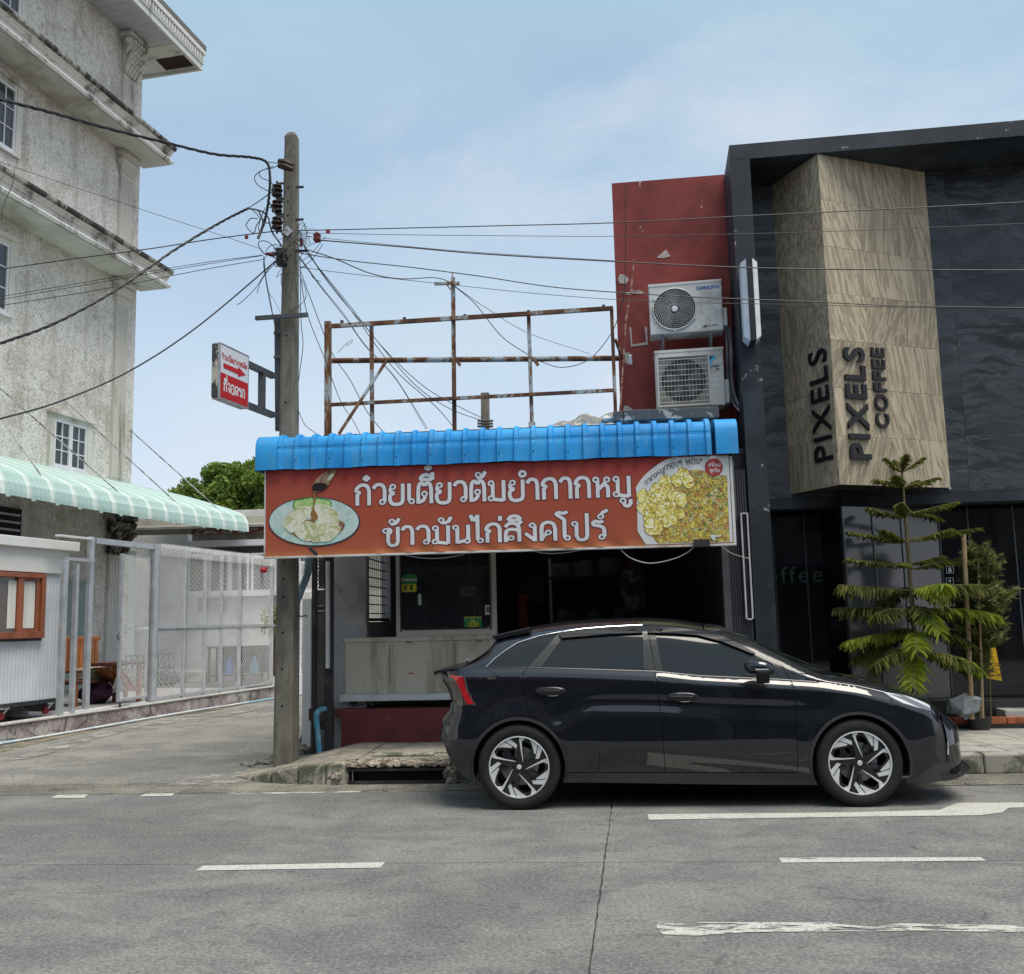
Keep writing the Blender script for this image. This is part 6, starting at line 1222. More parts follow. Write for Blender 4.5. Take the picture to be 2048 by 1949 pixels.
FR = Frame(pb.x, pb.y, math.degrees(math.atan2(pc.y-pb.y, pc.x-pb.x))); LR = (pc-pb).length
pane(FL, 0, LL, 0, .47, 2.79)
M_GREYGL = m_glass('grey_reflection_glass', (.075,.08,.088), .12, spec=.9)  # grey base colour stands for the street reflected in the right bay panes
n3 = [0, LR*.30, LR*.60, LR]
for a, b in zip(n3, n3[1:]): pane(FR, a, b, 0, .47, 2.79, M_GREYGL)
for u in n3[:-1]: obj('mullion', MB().fbox(FR, u-.012, u+.012, -.02, .014, .47, 2.79), M_MUL, cf)
obj('bay_floor', MB().prism([(p.x, p.y) for p in (pa, pb+Vector((0,-.03,0)), pc)], lambda x, y: (x, y, .465), lambda x, y: (x, y, .3)), M_DARK, cf)
obj('bay_head', MB().prism([(p.x, p.y) for p in (pa, pb+Vector((0,-.03,0)), pc)], lambda x, y: (x, y, 2.792), lambda x, y: (x, y, 2.97)), M_DARK, cf)
# grey lower board at far right
obj('low_board', MB().fbox(BF, us2[0]+.02, us2[2]-.02, GV-.3, GV-.25, .47, 1.18), mat('dull_board', (.10,.10,.11), .7), cf)
# window graphics
text('window_lettering', 'coffee', mat('ghost_letter', (.035,.055,.05), .5), Matrix.Translation(BF.p(BF.px(1575,1152,GV+.01)[0], GV+.006, BF.px(1575,1152,GV)[1])) @ Matrix.Rotation(BF.a, 4, 'Z') @ FM, .30, cf, spacing=1.2)
M_ICON = mat('icon_white', (.6,.6,.6), .5); icz = [(1900,1140),(1900,1163),(1900,1185),(1902,1205)]
for k, (x, y) in enumerate(icz):
    u, z = BF.px(x, y, GV+.01); s = .045; mb = MB()
    for q in ((u-s,u+s,z+s-.007,z+s),(u-s,u+s,z-s,z-s+.007),(u-s,u-s+.007,z-s,z+s),(u+s-.007,u+s,z-s,z+s)): mb.fbox(BF, q[0], q[1], GV+.004, GV+.007, q[2], q[3])
    if k == 0: mb.fbox(BF, u-.018, u+.018, GV+.004, GV+.007, z-.028, z+.018).fbox(BF, u-.012, u+.012, GV+.004, GV+.007, z+.02, z+.028)
    else: mb.fbox(BF, u-.006-.01*k, u+.012, GV+.004, GV+.007, z-.01, z+.02).fbox(BF, u-.002, u+.004, GV+.004, GV+.007, z-.028, z-.01)
    obj('window_icon', mb, M_ICON, cf)
rd = random.Random(50)
for x0, x1, y, h_ in ((1964,1987,1120,.030),(1961,1993,1130,.016),(1961,1994,1136,.012)):      # print too small to read: broken pale strokes
    u0, z = BF.px(x0, y, GV+.01); u1 = BF.px(x1, y, GV+.01)[0]; mb = MB(); u = u0
    while u < u1:
        s = rd.uniform(.008, .03); mb.fbox(BF, u, min(u+s, u1), GV+.004, GV+.006, z-h_/2*rd.uniform(.6, 1), z+h_/2*rd.uniform(.6, 1)); u += s+.006
    obj('window_print', mb, M_ICON, cf)
# things dimly seen inside the cafe
for k, (x, y, w_, h_) in enumerate(((1655,1316,.2,.12),(1690,1318,.17,.1),(1640,1335,.12,.22),(1660,1340,.1,.2),(1690,1340,.14,.24))):
    u, z = BF.px(x, y, -2.2); tag(obj('cafe_card', MB().fbox(BF, u-w_/2, u+w_/2, -2.22, -2.2, z-h_/2, z+h_/2), mat('dim_card', (.16,.18,.17), .7), None), ['upper left pale card','upper right pale card','leftmost standing card','middle standing card','rightmost standing card'][k]+' dimly seen behind the cafe glass', 'card')
tag(obj('cafe_counter', MB().fbox(BF, -.6, .5, -3.2, -2.6, .46, 1.5).fbox(BF, -.6, .5, -3.5, -3.45, 1.9, 1.93).fbox(BF, -.6, .5, -3.5, -3.45, 2.1, 2.13), mat('dim_counter', (.05,.055,.055), .4, var=.4, vs=5), None), 'dim counter and wall shelves inside the black cafe', 'counter')
# entrance steps, bricks, rock
tag(obj('white_step', MB().fbox(BF, 1.62, 3.3, -.95+.001, -.62, .15, .37), mat('pale_terrazzo', (.42,.42,.40), .6, dirt=(.25,.24,.22), ds=3), None, bevel=.01), 'pale concrete entrance step at the right edge beside the row of bricks', 'step')
bk = None
for i in range(6):
    o = obj('red_brick', MB().box((0,0,0), (.185,.10,.075)), mat('brick_orange', (.36,.11,.045), .9, var=.3, vs=12, rnd=True), None, bevel=.006) if bk is None else bk.copy()
    if bk is not None: COL.objects.link(o)
    bk = bk or o; o.location = BF.p(.75+i*.192, -.62+random.uniform(-.01,.01), .26); o.rotation_euler = (0, 0, BF.a+random.uniform(-.04,.04))
    tag(o, ['orange brick first from the left in the row behind the car bonnet','orange brick second from the left in the row before the cafe','orange brick third from the left in the row before the cafe','orange brick fourth from the left under the grey rock','orange brick fifth from the left right of the rock','orange brick at the right end of the row beside the pale step'][i], 'brick', 'orange bricks edging the cafe bed')
tag(obj('black_bed_edge', MB().fbox(BF, -.9, 3.3, -.68, -.55, .15, .222), mat('black_gravel', (.03,.03,.03), .9, var=.8, vs=40), None), 'low black kerb strip under the row of orange bricks', 'kerb')
rk = MB(); rk.blob((0,0,0), .165, 7, .22, (1.3,.7,.85), seed=12)
p = at(1929,1412,11.9); o = tag(obj('grey_rock', rk, mat('grey_rock', (.27,.29,.31), .85, var=.3, vs=9, dirt=(.10,.11,.12), ds=7, bump=.5, bs=30), None), 'angular grey rock resting on the bricks by the potted tree', 'rock'); o.location = p
# tube light outline on the pillar
a = BF.px(1497,1026,.03); b = BF.px(1497,1238,.03); ul = a[0]-.05
lf = thing('rectangular_light_strip', BF.p(ul, .03, 2), 'narrow white rectangular light strip fixed upright on the black pillar', 'light strip')
for u in (ul-.035, ul+.035): obj('tube', MB().fbox(BF, u-.009, u+.009, .003, .04, b[1], a[1]), mat('strip_white', (.55,.55,.58), .4), lf)
for z in (b[1], a[1]): obj('end_piece', MB().fbox(BF, ul-.0255, ul+.0255, .003, .04, z-.012, z+.004), mat('strip_white', (.55,.55,.58)), lf)
# edge-on light box sign
ls = thing('projecting_light_box', BF.p(-1.0, .3, 5), 'white projecting light box sign with black edge band on the black pillar', 'sign')
zt_, zb_3 = BF.px(1500,519,.3)[1], BF.px(1500,682,.3)[1]; uc = BF.px(1502,600,.3)[0]; LB = Frame(BF.p(uc,.28,0).x, BF.p(uc,.28,0).y, -3.4+0)
def lbx(hw, hh, ch): return [(-hw,-hh+ch),(-hw+ch*.3,-hh),(hw-ch*.3,-hh),(hw,-hh+ch),(hw,hh-ch),(hw-ch*.3,hh),(-hw+ch*.3,hh),(-hw,hh-ch)]
zc = (zt_+zb_3)/2; hh = (zt_-zb_3)/2
obj('edge_band', MB().fbox(LB, -.034, .034, -.24, .07, zc-hh-.01, zc+hh+.01), mat('band_black', (.015,.015,.017), .4), ls)
def side(s):
    mb = MB(); a, b = s*.035, s*.095; mb.hexa([LB.p(a,.06,zc-hh),LB.p(b,.0,zc-hh+.06),LB.p(b,-.22,zc-hh+.06),LB.p(a,-.24,zc-hh),LB.p(a,.06,zc+hh),LB.p(b,.0,zc+hh-.03),LB.p(b,-.22,zc+hh-.03),LB.p(a,-.24,zc+hh)]); return mb
obj('white_side', side(-1), mat('acrylic_white', (.70,.72,.78), .35), ls); obj('white_side', side(1), mat('acrylic_white', (.7,.72,.78)), ls)
obj('wall_arm', MB().fbox(LB, -.02, .02, -.30, -.24, zc-.3, zc+.3), M_BLKMET, ls)
# ================================================================ stone clad prism with lettering
bl_, ap_, brr = BF.p(-.595, -.80, 0), BF.p(-.147, -.02, 0), BF.p(1.277, -.80, 0)
PF1 = Frame(bl_.x, bl_.y, math.degrees(math.atan2(ap_.y-bl_.y, ap_.x-bl_.x))); L1 = (ap_-bl_).length
PF2 = Frame(ap_.x, ap_.y, math.degrees(math.atan2(brr.y-ap_.y, brr.x-ap_.x))); L2 = (brr-ap_).length
psm = thing('stone_prism', BF.p(.2, -.5, 2.98), 'tall wedge of beige veined stone tiles jutting from the black facade', 'wall feature')
def m_trav():
    t = NT('veined_stone'); oi = t.n('ShaderNodeObjectInfo').outputs['Random']; rot = t.n('ShaderNodeMapRange', {0: oi, 3: -.55, 4: .45}).outputs[0]
    c0 = t.co(kind='Object', rnd=True); rv = t.n('ShaderNodeVectorRotate', {0: c0, 'Angle': rot}, rotation_type='Y_AXIS').outputs[0]
    m1 = t.n('ShaderNodeMapping', {0: rv, 'Scale': (9,9,.9)}).outputs[0]; a = t.noise(1.3, 7, .62, .15, co=m1); m2 = t.n('ShaderNodeMapping', {0: rv, 'Scale': (17,17,.8)}).outputs[0]; b = t.noise(1.5, 5, .65, .15, co=m2); d = t.noise(.9, 4, .6, co=c0)
    c = t.ramp(a, [(.41, (.19,.14,.095)), (.47, (.36,.275,.19)), (.53, (.49,.40,.29)), (.60, (.30,.22,.15))])
    c = t.mix(t.n('ShaderNodeMath', {0: t.g(b, .52, .545), 1: 1.0}, operation='MULTIPLY').outputs[0], c, (.10,.075,.05)); c = t.mix(t.n('ShaderNodeMath', {0: t.g(b, .43, .47), 1: .5}, operation='MULTIPLY').outputs[0], (.52,.45,.33), c)
    br2 = t.n('ShaderNodeMapRange', {0: oi, 3: .82, 4: 1.12}).outputs[0]; hs = t.n('ShaderNodeHueSaturation', {'Color': c, 'Value': br2}).outputs[0]
    t.col(hs); t.set(Roughness=.62, Specular_IOR_Level=.3); t.bump(b, .25, .004); return t.m
MTR = m_trav()
rows = [2.98+k*.571 for k in range(8)]; rows[-1] = 6.985
for F_, L_, cols in ((PF1, L1, [0, .42, L1]), (PF2, L2, [0, .55, 1.15, L2])):
    for r_ in range(7):
        cs_ = cols if r_ % 2 else ([0, .62, L1] if F_ is PF1 else [0, .8, 1.35, L2])
        cs_ = [c for c in cs_ if c < L_-.02]+[L_]
        for a, b in zip(cs_, cs_[1:]):
            o = obj('stone_tile', MB().fbox(F_, a+.0015, b-.0015, -.03, random.choice([0,.001,.0015]), rows[r_]+.0015, rows[r_+1]-.0015), MTR, psm)
obj('prism_core', MB().prism([(p.x, p.y) for p in (bl_+Vector((.02,.03,0)), ap_+Vector((0,.05,0)), brr+Vector((-.03,.03,0)))], lambda x, y: (x, y, 2.985), lambda x, y: (x, y, 6.98)), mat('prism_core', (.04,.035,.03), .9), psm)
M_LET = mat('black_letter', (.014,.013,.016), .4, spec=.4)
def letters(F, word, px0, px1, pu0, pu1, th, lb, bold):
    """word reads upwards; px0/px1 = bottom/top pixel, pu0/pu1 = left/right pixel"""
    _, z0 = F.px(*px0, 0); _, z1 = F.px(*px1, 0); u0 = F.px(*pu0, 0)[0]; u1 = F.px(*pu1, 0)[0]
    cen = thing('facade_lettering', F.p((u0+u1)/2, 0, (z0+z1)/2), lb, 'lettering'); ms = []
    for ch in word:
        c = bpy.data.curves.new('l', 'FONT'); c.body = ch; c.size = 1; c.offset = bold; c.resolution_u = 4; t_ = bpy.data.objects.new('l', c); COL.objects.link(t_); bpy.context.view_layer.update()
        c.extrude = 1.0; bpy.context.view_layer.update(); me = bpy.data.meshes.new_from_object(t_.evaluated_get(bpy.context.evaluated_depsgraph_get())); bpy.data.objects.remove(t_); bpy.data.curves.remove(c); ms.append(me)
    gap = .12; ws = [max(v.co.x for v in m.vertices)-min(v.co.x for v in m.vertices) for m in ms]; tot = sum(ws)+gap*(len(ws)-1); s = (z1-z0)/tot; H_ = .74; x = 0
    for m, w2 in zip(ms, ws):
        mn = min(v.co.x for v in m.vertices)
        for v in m.vertices:
            a = (v.co.x-mn+x)*s; b = (v.co.y+.0)/H_; d = (v.co.z+1)/2*th+.004; v.co = F.p(u1-(u1-u0)*b, d, z0+a)
        m.materials.clear(); m.materials.append(M_LET); o = bpy.data.objects.new('letter', m); COL.objects.link(o); adopt(o, cen); x += w2+gap
letters(PF1, 'PIXELS', (1648,923), (1640,699), (1622,800), (1660,800), .022, 'black upright word on the narrower left face of the stone prism', .006)
letters(PF2, 'PIXELS', (1710,919), (1710,696), (1689,800), (1730,800), .032, 'larger black upright word nearest the edge on the right stone face', .03)
letters(PF2, 'COFFEE', (1760,857), (1755,697), (1744,780), (1770,780), .03, 'smaller black upright word to the right of the large one on the stone', .022)
# small clips
for x, y in ((1580,950),(1580,985),(1899,977)): tag(obj('tile_clip', MB().box(at(x, y, 12.3 if x > 1700 else 12.5), (.03,.03,.03)), M_GALV, None), {950:'upper metal clip at the lower left corner of the stone prism',985:'lowest metal clip at the lower left corner of the stone prism',977:'metal clip at the lower right corner of the stone prism'}[y], 'clip')
# ================================================================ yellow A-board
p0, p1, p2, p3 = BF.px(1962,1355,-.9), BF.px(2003,1362,-.9), BF.px(1991,1296,-.9), BF.px(1966,1290,-.9)
ab = thing('yellow_board', BF.p(p0[0]+.1, -.9, .46), 'yellow folding notice board with dark print standing behind the potted conifer', 'notice board')
obj('board_face', MB().prism([p0, p1, p2, p3], lambda u, z: BF.p(u, -.88-.02*(z-.5), z), lambda u, z: BF.p(u, -.90-.02*(z-.5), z)), mat('board_yellow', (.72,.45,.015), .5, var=.05), ab)
M_INK = mat('ink_brown', (.12,.05,.01), .7)
uu, z_ = BF.px(1980,1330,-.88); text('board_lettering', 'LD', M_INK, Matrix.Translation(BF.p(uu+.085, -.862, z_)) @ Matrix.Rotation(BF.a, 4, 'Z') @ FM, .05, ab, offset=.002)
obj('board_print', MB().fbox(BF, uu-.03, uu+.04, -.872, -.866, z_-.135, z_-.115).fbox(BF, uu+.06, uu+.12, -.872, -.866, z_-.13, z_-.11), M_INK, ab)
obj('rule_line', MB().fbox(BF, uu-.06, uu+.13, -.872, -.868, z_-.06, z_-.055), M_INK, ab)
# ================================================================ potted Norfolk pine
MN = m_leaf('pine_needle', [(.115,.13,.03), (.065,.085,.022), (.19,.20,.045)], .3); MNY = m_leaf('pine_tip', [(.32,.36,.04), (.24,.30,.035), (.17,.24,.035)], .35)
MTW = mat('pine_twig', (.13,.11,.05), .8)
NP = at(1838, 1400, 11.75); NX_, NY_ = NP.x, 11.75
npn = thing('potted_pine', (NX_, NY_, .26), 'young potted layered pine with drooping branches in front of the cafe', 'pine tree')
ztop = at(1800, 895, 11.75)
def trunkp(z):
    k = (z-.4)/(ztop.z-.4); b = at(1838,1385,11.75); return Vector((b.x+(ztop.x-b.x)*k, NY_, z))
obj('trunk', MB().tube([trunkp(z) for z in (.3,.9,1.5,2.1,2.6,3.0,ztop.z-.12)], [.032,.03,.027,.022,.017,.012,.008], 8), MTW, npn, smooth=True)
obj('pot', MB().lathe([(0,0),(.15,0),(.19,.20),(.21,.22),(.21,.25),(.19,.25),(.17,.20),(0,.20)], Matrix.Translation((NX_, NY_, .15)), 20), mat('black_pot', (.03,.032,.034), .5), npn, smooth=40)
rd = random.Random(15)
def frond(nm, base, dirv, ln, rise, droop, hang, yl, par, dens=1.0):
    """arched branch with a comb of hanging twigs"""
    st = MB(); lf_ = MB(); d = Vector((dirv[0], dirv[1], 0)).normalized(); N_ = 12; P_ = []
    for k in range(N_+1):
        t_ = k/N_; P_.append(base + d*ln*t_ + Vector((0,0, rise*t_ - droop*t_**2.2)))
    st.tube(P_, [.009*(1-.75*k/N_)+.002 for k in range(N_+1)], 5); side_ = Vector((-d.y, d.x, 0))
    M_ = int(ln*78*dens)
    for k in range(M_):
        t_ = .12+.88*k/M_; i = min(N_-1, int(t_*N_)); p = P_[i].lerp(P_[i+1], t_*N_-i)
        for s in (-1, 1):
            L2_ = (.055+.10*math.sin(math.pi*min(1, (1-t_)*1.1+.12))**.8)*(.7+.6*rd.random())*hang*(1.0)
            a = (side_*s*rd.uniform(.5, 1.0) + d*rd.uniform(.2,.7) + Vector((0,0,-rd.uniform(.1,.9)*min(1.6, hang)))).normalized(); w_ = .008+.005*rd.random()
            nn = a.cross(Vector((rd.gauss(0,1), rd.gauss(0,1), rd.gauss(0,1)))).normalized(); q1 = p+a*L2_*.55; q2 = q1+(a+Vector((0,0,-.5*hang))).normalized()*L2_*.5
            mi = rd.randrange(3)
            for n_ in (nn, a.cross(nn)): lf_.add([p-n_*w_*.6, p+n_*w_*.6, q1+n_*w_, q1-n_*w_], [(0,1,2,3)], mi).add([q1-n_*w_, q1+n_*w_, q2+n_*w_*.4, q2-n_*w_*.4], [(0,1,2,3)], mi)
    b = obj('branch', st, MTW, par, smooth=True); obj('needles', lf_, MNY if yl else MN, b, kind='stuff', fixn=False)
def frpx(z_from, tx, ty, yaw_y, rise, droop, hang, yl=0, dens=1.0):
    e_ = at(tx, ty, NY_+yaw_y); b = trunkp(z_from); v = e_-b; ln = math.hypot(v.x, v.y); frond('branch', b, (v.x, v.y), ln, rise, rise-(e_.z-b.z) if rise-(e_.z-b.z) > 0 else 0, hang, yl, npn, dens)
ZP = lambda y: at(1820, y, NY_).z
for (tx, ty, yy, sy) in ((1770,905,-.05,945),(1845,893,.05,945),(1788,902,.2,945),(1812,908,-.25,945)): frpx(ZP(sy), tx, ty, yy, .0+.18, .0, .42, 0, 1.2)
for (tx, ty, yy, sy, yl) in ((1750,958,-.1,975,0),(1874,955,.1,975,0),(1790,950,-.4,975,0),(1835,948,.3,975,0),
    (1735,1008,-.1,1035,0),(1915,993,-.15,1030,0),(1800,1005,-.5,1035,0),(1880,1040,.4,1030,0),(1760,1020,.4,1035,0),
    (1695,1054,-.1,1082,0),(1962,1056,-.1,1080,0),(1765,1060,-.5,1085,0),(1905,1052,-.35,1085,0),(1870,1070,.5,1080,0),(1740,1070,.4,1085,0),
    (1692,1106,-.1,1135,0),(1920,1114,0,1140,0),(1800,1130,-.6,1135,0),(1885,1110,.5,1130,0),(1750,1115,.3,1135,0)): frpx(ZP(sy), tx, ty, yy, .12, 0, .62, yl)
for (tx, ty, yy, sy, yl) in ((1676,1170,-.1,1182,0),(1968,1170,-.1,1180,0),(1888,1168,-.75,1182,1),(1800,1180,.5,1180,0),(1900,1190,.4,1180,0),
    (1672,1216,0,1222,0),(2000,1232,-.1,1222,1),(1880,1265,-.7,1222,1),(1750,1230,-.45,1222,0),(1900,1230,.4,1222,0),
    (1692,1285,-.1,1270,1),(1835,1300,-.7,1265,1),(1945,1290,.1,1268,0),(1760,1300,.3,1268,0),
    (1705,1318,0,1300,0),(1828,1375,-.75,1312,1),(1960,1340,-.1,1308,1),(1750,1330,-.4,1305,0),(1900,1330,.3,1305,0)): frpx(ZP(sy), tx, ty, yy, .10, 0, 1.15, yl, 1.05)
for whorl, n_b in ((1182,3),(1222,4),(1268,5),(1305,5)):
    for q_ in range(n_b):
        an = rd.uniform(0, 6.28); b_ = trunkp(ZP(whorl+rd.uniform(-8,8))); frond('branch', b_, (math.cos(an), math.sin(an)), rd.uniform(.35,.62), .08, rd.uniform(.1,.3), 1.1, 0, npn, .9)
obj('support_wire', MB().tube([at(1780,1312,11.7), at(1795,1322,11.7), at(1808,1345,11.7)], .004, 4), M_GALV, npn)
# bushy conifer with bamboo stakes
cx_ = at(1955,1400,12.0); bs_ = thing('bushy_conifer', (cx_.x, 12.0, .2), 'dense dark bushy conifer tied to bamboo stakes right of the pine', 'conifer')
rd = random.Random(44); mb = MB(); br_m = MB()
zb4, zt4 = at(1955,1370,12).z, at(1975,1120,12).z
for k in range(420):
    t_ = rd.random(); z = zb4+(zt4-zb4)*t_; rad = (.35 if t_ < .8 else .22)*(.85+.3*math.sin(t_*23)); a0 = rd.uniform(0, 6.28); rad *= 1-.58*(1-sm(.2,.42,t_)); c0_ = Vector((at(1938+(25 if t_ > .3 else 83*t_)+8*t_, 1250, 12).x, 12.0, z))
    tip = c0_+Vector((math.cos(a0)*rad*rd.uniform(.5,1.05), math.sin(a0)*rad*.8*rd.uniform(.5,1.05), rd.uniform(.05,.22)))
    br_m.tube([c0_, tip], [.005,.002], 3, cap=False)
    for j in range(60):
        p = c0_.lerp(tip, rd.uniform(.35, 1.05)); a = (tip-c0_).normalized()+Vector((rd.gauss(0,.8), rd.gauss(0,.8), rd.gauss(0,.6))); a.normalize(); L2_ = rd.uniform(.03,.075); n_ = a.orthogonal().normalized()*.0055; mb.add([p-n_, p+n_, p+a*L2_+n_*.4, p+a*L2_-n_*.4], [(0,1,2,3)], rd.randrange(3))
obj('stem', br_m.tube([Vector((at(1955,1390,12).x,12,.3)), Vector((at(1965,1130,12).x,12,zt4-.1))], [.02,.008], 6), MTW, bs_)
obj('foliage', mb, m_leaf('conifer_needle', [(.08,.105,.03), (.13,.155,.045), (.20,.21,.07)], .2), bs_, kind='stuff', fixn=False)
obj('pot', MB().lathe([(0,0),(.10,0),(.13,.14),(.14,.16),(.12,.16),(0,.13)], Matrix.Translation((cx_.x, 12.0, .15)), 18), mat('black_pot', (.03,.032,.034)), bs_, smooth=40)
BAM = mat('bamboo', (.40,.29,.17), .6, var=.2, vs=3)
for a, b, r_, lb in (((1927,1068),(1940,1390),.028,'thick pale bamboo stake between the pine and the bushy conifer'),((1956,1117),(1962,1390),.015,'short orange bamboo stake at the top of the bushy conifer'),((1975,1100),(1978,1390),.006,'thin dark cane at the right of the bushy conifer')):
    p, q = at(*a, 11.9), at(*b, 11.9); q.z = .3; tag(obj('bamboo_stake', MB().tube([p, (p+q)/2, q], r_, 8), BAM if r_ > .01 else MTW, None, smooth=True), lb, 'stake')
# ================================================================ overhead cables
def cab(pts, r, lb, Y=10.6, m=None, sides=5, n=8): return wirepx(pts, r, Y, m or M_CABLE, 'overhead_cable', lb, 'cable', 'overhead cables', n, sides)
def twisted(pts, r, turns, lb):
    P_ = cat([at(*p) for p in pts], 24); obs = MB(); N_ = len(P_)
    for s in range(3):
        Q = []
        for i, p in enumerate(P_):
            d = (P_[min(i+1,N_-1)]-P_[max(i-1,0)]).normalized(); a = d.cross(Vector((0,1,0))).normalized(); b = d.cross(a); ph = 2*math.pi*(turns*i/N_+s/3); Q.append(p+(a*math.cos(ph)+b*math.sin(ph))*r*.9)
        obs.tube(Q, r*.72, 6)
    return tag(obj('twisted_cable', obs, M_CABLE, None, smooth=True, fixn=False), lb, 'cable', 'overhead cables')
twisted([(-60,186,7.5),(0,200,7.9),(100,225,8.4),(210,256,9.0),(340,288,9.7),(430,309,10.2),(500,315,10.5),(532,324,10.6),(540,350,10.6),(538,395,10.6),(530,440,10.6),(516,478,10.6)], .0105, 15, 'thick twisted black cable coming in high from the upper left to the pole')
twisted([(-60,712,7.6),(0,688,8.0),(110,647,8.6),(230,582,9.3),(350,500,10.0),(440,446,10.4),(497,417,10.6)], .0095, 13, 'thick twisted black cable rising from the left edge to the pole middle')
cab([(-60,852,7),(0,838,7.4),(120,803,8.3),(260,742,9.3),(400,650,10),(560,515,10.6)], .0085, 'lowest heavy black cable sagging from the pole to the left edge')
cab([(-40,545),(120,522),(300,498),(430,478),(575,460)], .0065, 'thin black cable with a red tag running left from the pole'); tag(obj('red_cable_tag', MB().box(at(493,475,10.58), (.04,.01,.04)), mat('red_tag', (.22,.01,.015), .6), None), 'small dark red tag on the thin cable left of the pole', 'tag')
cab([(-40,601),(200,560),(400,527),(524,511)], .0038, 'upper of the three thin wires running left below the tagged cable'); cab([(-40,607),(200,565),(400,531),(524,512)], .0038, 'middle of the three thin wires running left below the tagged cable'); cab([(-40,618),(200,580),(400,541),(530,519)], .0042, 'lowest of the three thin wires running left below the tagged cable')
cab([(-20,318,9.5),(150,375),(300,425),(430,467),(520,498)], .0032, 'very thin wire crossing the left building and sky down to the pole')
cab([(28,340,12),(26,365,12),(8,410,12),(3,440,12)], .006, 'short loose wire dangling from the cornice at the left edge', m=mat('old_wire', (.10,.09,.08), .8))
# to the right along the street
cab([(590,462),(800,457),(1000,452),(1230,446),(1500,432),(1750,420),(2100,402)], .0062, 'highest black cable running right across the sky to the dark wall'); tag(obj('red_cable_tag', MB().box(at(656,463,10.58), (.045,.01,.045)), mat('red_tag', (.22,.01,.015)), None), 'small dark red tag on the highest cable right of the pole', 'tag')
cab([(590,466),(800,470),(1000,472),(1230,473),(1500,468),(1750,460),(2100,445)], .0035, 'thin wire just under the highest cable right of the pole')
cab([(640,481),(800,494),(960,508),(1200,522),(1500,536),(1800,540),(2100,541)], .0075, 'heavier black cable crossing the tower and the stone prism')
cab([(600,472),(760,488),(950,505),(1230,522)], .0032, 'faint thin wire accompanying the heavier crossing cable')
cab([(600,507),(700,522),(820,535),(960,553),(1100,574),(1230,585),(1400,595),(1600,603),(1800,612),(2100,617)], .0062, 'lower black cable passing in front of the upper air conditioner'); cab([(600,535),(700,548),(900,570),(1100,590),(1300,603),(1600,610),(1850,616),(2100,618)], .0036, 'thin wire beside the lower cable in front of the upper air conditioner')
cab([(615,500,10.7),(670,518,11),(740,547,11.4),(800,558,11.7),(870,556,11.9),(903,566,11.9)], .0065, 'short black cable from the pole to the billboard mast')
cab([(905,570,11.9),(950,608,12),(1000,670,12.1),(1045,703,12.2),(1090,727,12.3),(1130,735,12.3),(1180,718,12.3),(1222,668,12.4),(1240,620,12.45),(1250,560,12.5),(1252,370,12.6)], .0055, 'black cable looping under the billboard then up the red wall', n=10)
cab([(910,573,11.9),(970,615,13),(1060,668,15),(1180,708,17)], .004, 'thin wire from the billboard mast passing behind the right bay')
cab([(1268,725,12.45),(1290,790,12.4),(1312,836,12.3)], .0035, 'thin dark wire slanting down the lower red wall')
# fan of drops towards the back right
drops = [((600,475),(640,540),(705,625),(790,740),(870,812),(905,852),22,.011,'drop cable ending nearest the far small pole'), ((605,488),(660,570),(740,665),(830,770),(900,818),(965,842),23,.011,'drop cable reaching the top of the far small pole'), ((608,500),(690,600),(770,700),(850,775),(920,815),(968,838),23.5,.011,'highest drop cable reaching the far small pole'),
    ((598,512),(640,570),(690,632),(730,690),(790,755),(855,858),19,.007,'paired thin drop wire passing behind the second billboard post'), ((598,515),(642,575),(693,640),(735,698),(796,765),(852,860),19.2,.006,'lower of the paired thin drop wires behind the billboard'),
    ((600,540),(622,600),(664,706),(700,760),(735,825),(770,868),15,.007,'black drop cable crossing the leftmost billboard bay'), ((602,560),(615,630),(650,720),(680,800),(705,840),(720,868),13,.005,'steep thin drop wire just right of the pole')]
for *p_, Ye, r_, lb in drops:
    n_ = len(p_); cab([(x, y, 10.75+(Ye-10.75)*(k/(n_-1))**1.2) for k, (x, y) in enumerate(p_)], (.0045, r_*.85), lb)
cab([(597,822,10.75),(610,850,10.7),(636,870,10.7)], .004, 'short wire drooping from the pole onto the blue awning')
